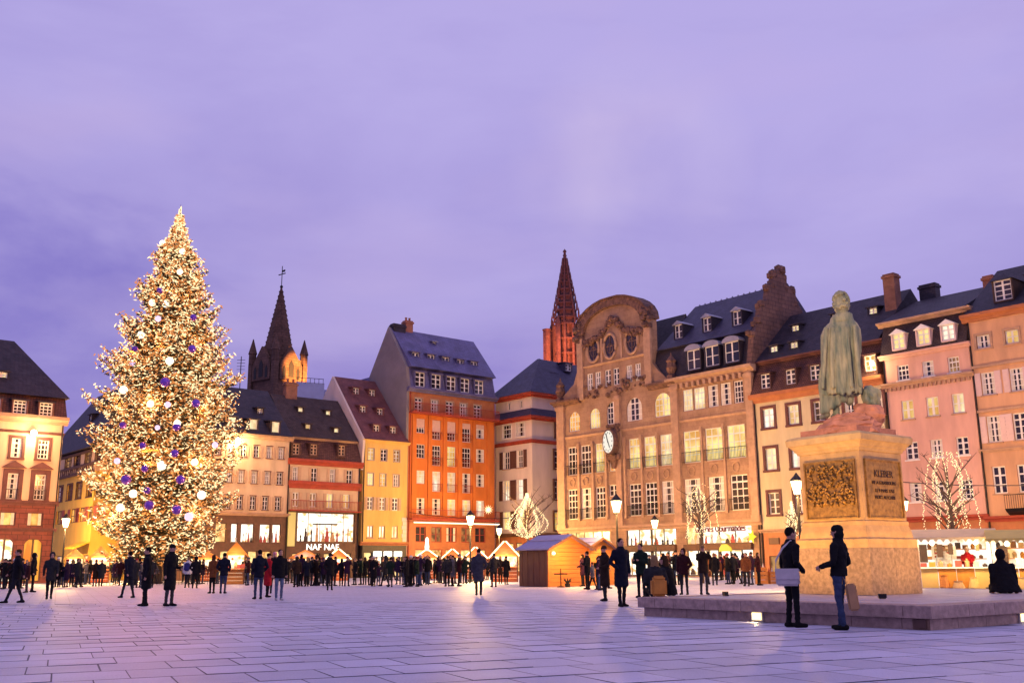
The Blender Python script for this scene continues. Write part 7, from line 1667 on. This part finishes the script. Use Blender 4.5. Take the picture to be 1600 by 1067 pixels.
pp(304, 919, 350, 'hood', 'black', 'black', 'hair_dark', 1.74, 'person in black hooded jacket beside the white jacket'); pp(331, 927, 30, 'woman2', 'rust brown', 'black', 'hair_brown', 1.70, 'person in rust brown jacket right of the tree foot'); pp(348, 927, 340, 'pocket', 'navy', 'jeans', 'hair_dark', 1.78, 'person in navy jacket and jeans beside the rust brown jacket')
pp(515, 922, 190, 'brim', 'black', 'black', 'hat_black', 1.78, 'person in black jacket and hat standing before the lit orange gabled hut'); pp(748, 930, 0, 'coat', 'grey blue', 'black', 'hair_dark', 1.80, 'person in grey blue coat seen from behind before the street lamp'); pp(772, 917, 20, 'pocket', 'charcoal', 'dark', 'hair_dark', 1.78, 'person in charcoal jacket left of the closed orange hut')
pp(972, 948, 215, 'coat', 'navy', 'black', 'hair_dark', 1.86, 'person in long navy coat standing left of the platform corner'); pp(946, 939, 120, 'coat2', 'dark brown', 'tan' if False else 'dark', 'hair_brown', 1.74, 'person in dark brown coat talking beside the navy coat')
pp(1003, 934, 150, 'phone', 'dark green', 'black', 'hair_dark', 1.86, 'person in dark green jacket looking at hands behind the platform corner'); pp(1070, 929, 160, 'hood', 'maroon', 'dark', 'hair_brown', 1.72, 'person in maroon hooded jacket behind the platform'); pp(1101, 929, 200, 'photo', 'dark brown', 'grey', 'hair_fair', 1.84, 'person in brown jacket raising both hands to take a photo')
pp(911, 916, 60, 'woman', 'plum', 'dark', 'hair_dark', 1.70, 'person in plum coat before the orange hut wall'); pp(199, 934, 40, 'walk', 'navy', 'dark', 'hair_dark', 1.78, 'person in navy jacket walking left of the tall pair')
pp(76, 936, 180, 'walk2', 'charcoal', 'black', 'hair_dark', 1.74, 'person in hooded charcoal jacket walking before the arcaded house'); pp(22, 942, 90, 'walk', 'black', 'dark', 'hair_brown', 1.80, 'person in black jacket striding at the far edge before the arcades')
# yellow bag and backpack
q = gpt(412, 932); me = soft_box(0.34, 0.14, 0.36, 0.04); me.materials.append(mat('bag_yellow', (0.55, 0.40, 0.05), 0.6)); bo = empty('carrier_bag', (q.x-0.02, q.y-0.35, 0.98), 0.2, 'bright yellow bag held before the red coat', 'bag'); link('bag_body', me, bo); MB().tube([(-0.1, 0, 0.17), (0, 0, 0.32), (0.1, 0, 0.17)], 0.014, 5).build('handle', MAT['bag_yellow'], bo)
q = w1.location; me = soft_box(0.32, 0.18, 0.46, 0.06); me.materials.append(cl('pack_blue', (0.03, 0.03, 0.14))); bo = empty('backpack', (q.x, q.y-0.2, 1.18), 0, 'dark blue backpack on the white jacket', 'backpack'); link('pack_body', me, bo); me = soft_box(0.22, 0.07, 0.2, 0.03); me.materials.append(MAT['pack_blue']); link('front_pocket', me, bo, (0, -0.11, -0.08))
# seated on the platform edge
S1 = person_mesh('person_body', dict(sit=True, armL='hold', armR='hold', lean=0.22), coat=0.84, hair='long', voxel=0.02, slim=1.0); S2 = person_mesh('person_body', dict(sit=True, armL='down', armR='down', lean=0.12, wide=True), coat=0.84, hat='hood', voxel=0.02, slim=1.12)
def seat(px, py, me, face, coat, hair, h, label):
    P = gpt(px, py, 0.42); s_ = h/1.75; return person(P, face, '', coat, 'black', hair, h, label, me=me, z=0.42-0.815*s_)
seat(1026, 931, S1, 10, 'charcoal', 'hair_fair', 1.74, 'seated person with long fair hair on the platform edge, seen from behind'); seat(1049, 930, S1, 60, 'black', 'hair_brown', 1.74, 'seated person in black leaning beside the long fair hair'); seat(1571, 926, S2, 20, 'black', 'hair_dark', 1.88, 'large seated person in black hooded coat on the platform edge near the stalls')
q = gpt(1027, 931, 0.42); me = soft_box(0.36, 0.2, 0.4, 0.05); me.materials.append(mat('pack_orange', (0.50, 0.20, 0.03), 0.7)); bo = empty('backpack', (q.x, q.y-0.30, 0.63), 0.1, 'orange backpack behind the seated person with fair hair', 'backpack'); link('pack_body', me, bo); me = soft_box(0.3, 0.1, 0.12, 0.04); me.materials.append(MAT['pack_orange']); link('top_pocket', me, bo, (0, -0.02, 0.2))
pp(1560, 917, 200, 'woman2', 'tan', 'dark', 'hair_brown', 1.74, 'person in tan coat standing at the yellow canopy stall'); person(dpt(1478, 900, 39.2), 180, 'stand', 'white', 'dark', 'hair_dark', 1.76, 'vendor in white behind the bright stall counter'); person(dpt(1515, 900, 39.2), 150, 'phone', 'red', 'dark', 'hat_white', 1.72, 'vendor in red jacket behind the bright stall counter')
pp(1592, 916, 150, 'stand', 'maroon', 'black', 'hair_dark', 1.80, 'person in maroon jacket at the picture edge by the stall')
# the crowd round the stalls
rn = random.Random(21); names = list(POSES)
kinds = {'stand': 'jacket', 'pocket': 'jacket with hands in pockets', 'coat': 'long coat', 'coat2': 'long coat and woolly hat', 'walk': 'jacket, walking', 'walk2': 'hooded coat, walking', 'phone': 'jacket, holding a phone', 'photo': 'jacket and woolly hat, taking a photo', 'woman': 'coat with long hair', 'woman2': 'coat with bobbed hair', 'hood': 'hooded jacket', 'brim': 'jacket and brimmed hat'}
def crowd(a, c, y0, y1, n, place, group, cols):
    n = int(n*1.4); k = 0
    while k < n:
        cx, cy = a+(c-a)*rn.random(), y0+(y1-y0)*rn.random()**1.3; m = min(n-k, rn.choice([1, 1, 2, 2, 3, 4])); k += m
        for i in range(m):
            px = cx+(i-(m-1)/2)*rn.uniform(6, 11); py = min(y1+1, cy+rn.uniform(-0.9, 0.9)*(m > 1))
            for _ in range(60):
                ps = rn.choice(names); ct_ = rn.choice(cols); lg = rn.choice(['black', 'dark', 'jeans', 'grey', 'black']); lb = f'{ct_} {kinds[ps]}, {lg} legs, {place}'.replace('jeans legs', 'jeans').replace('legs', 'trousers')
                if lb not in USED: break
            USED.add(lb); hair = rn.choice(['hair_dark', 'hair_dark', 'hair_brown', 'hair_fair'])
            if ps in ('coat2', 'photo', 'brim'): hair = rn.choice(['hat_black', 'hat_grey', 'hat_red', 'hat_white'])
            face = (90 if i < m/2 else 270)+rn.uniform(-30, 30) if m > 1 and rn.random() < 0.6 else rn.choice([0, 20, 340, 180, 200, 160])
            pp(px, py, face, ps, ct_, lg, hair, rn.choice([rn.uniform(1.58, 1.9), rn.uniform(1.66, 1.84), rn.uniform(1.2, 1.6) if rn.random() < 0.3 else 1.72]), lb, group)
DK = ['black', 'navy', 'charcoal', 'black', 'dark brown', 'plum', 'maroon', 'dark green', 'black', 'purple', 'grey']
crowd(0, 96, 909, 926, 13, 'before the maroon arcades', 'crowd before the arcades', DK)
crowd(98, 240, 908, 918, 32, 'left of the tree foot', 'crowd by the Christmas tree', DK)
crowd(240, 352, 906, 914, 15, 'below the Christmas tree', 'crowd by the Christmas tree', DK)
crowd(355, 400, 907, 916, 5, 'near the orange canopy', 'crowd at the huts', DK)
crowd(442, 556, 906, 919, 30, 'before the clothes shop', 'crowd at the huts', DK)
crowd(556, 646, 905, 917, 24, 'before the yellow house', 'crowd at the huts', DK)
crowd(648, 735, 905, 917, 21, 'at the gabled lit huts', 'crowd at the huts', DK)
crowd(738, 812, 904, 913, 11, 'left of the closed hut', 'crowd at the huts', DK+['maroon'])
crowd(925, 965, 915, 928, 4, 'right of the closed hut', 'crowd at the store', DK)
crowd(980, 1065, 905, 918, 8, 'before the middle shop window', 'crowd at the store', DK)
crowd(1105, 1215, 905, 916, 15, 'before the right shop window', 'crowd at the store', ['maroon', 'dark brown', 'rust brown', 'black', 'plum', 'charcoal'])
print('objects', len(C.objects), 'tris', sum(len(o.data.polygons) for o in C.objects if o.type == 'MESH'))
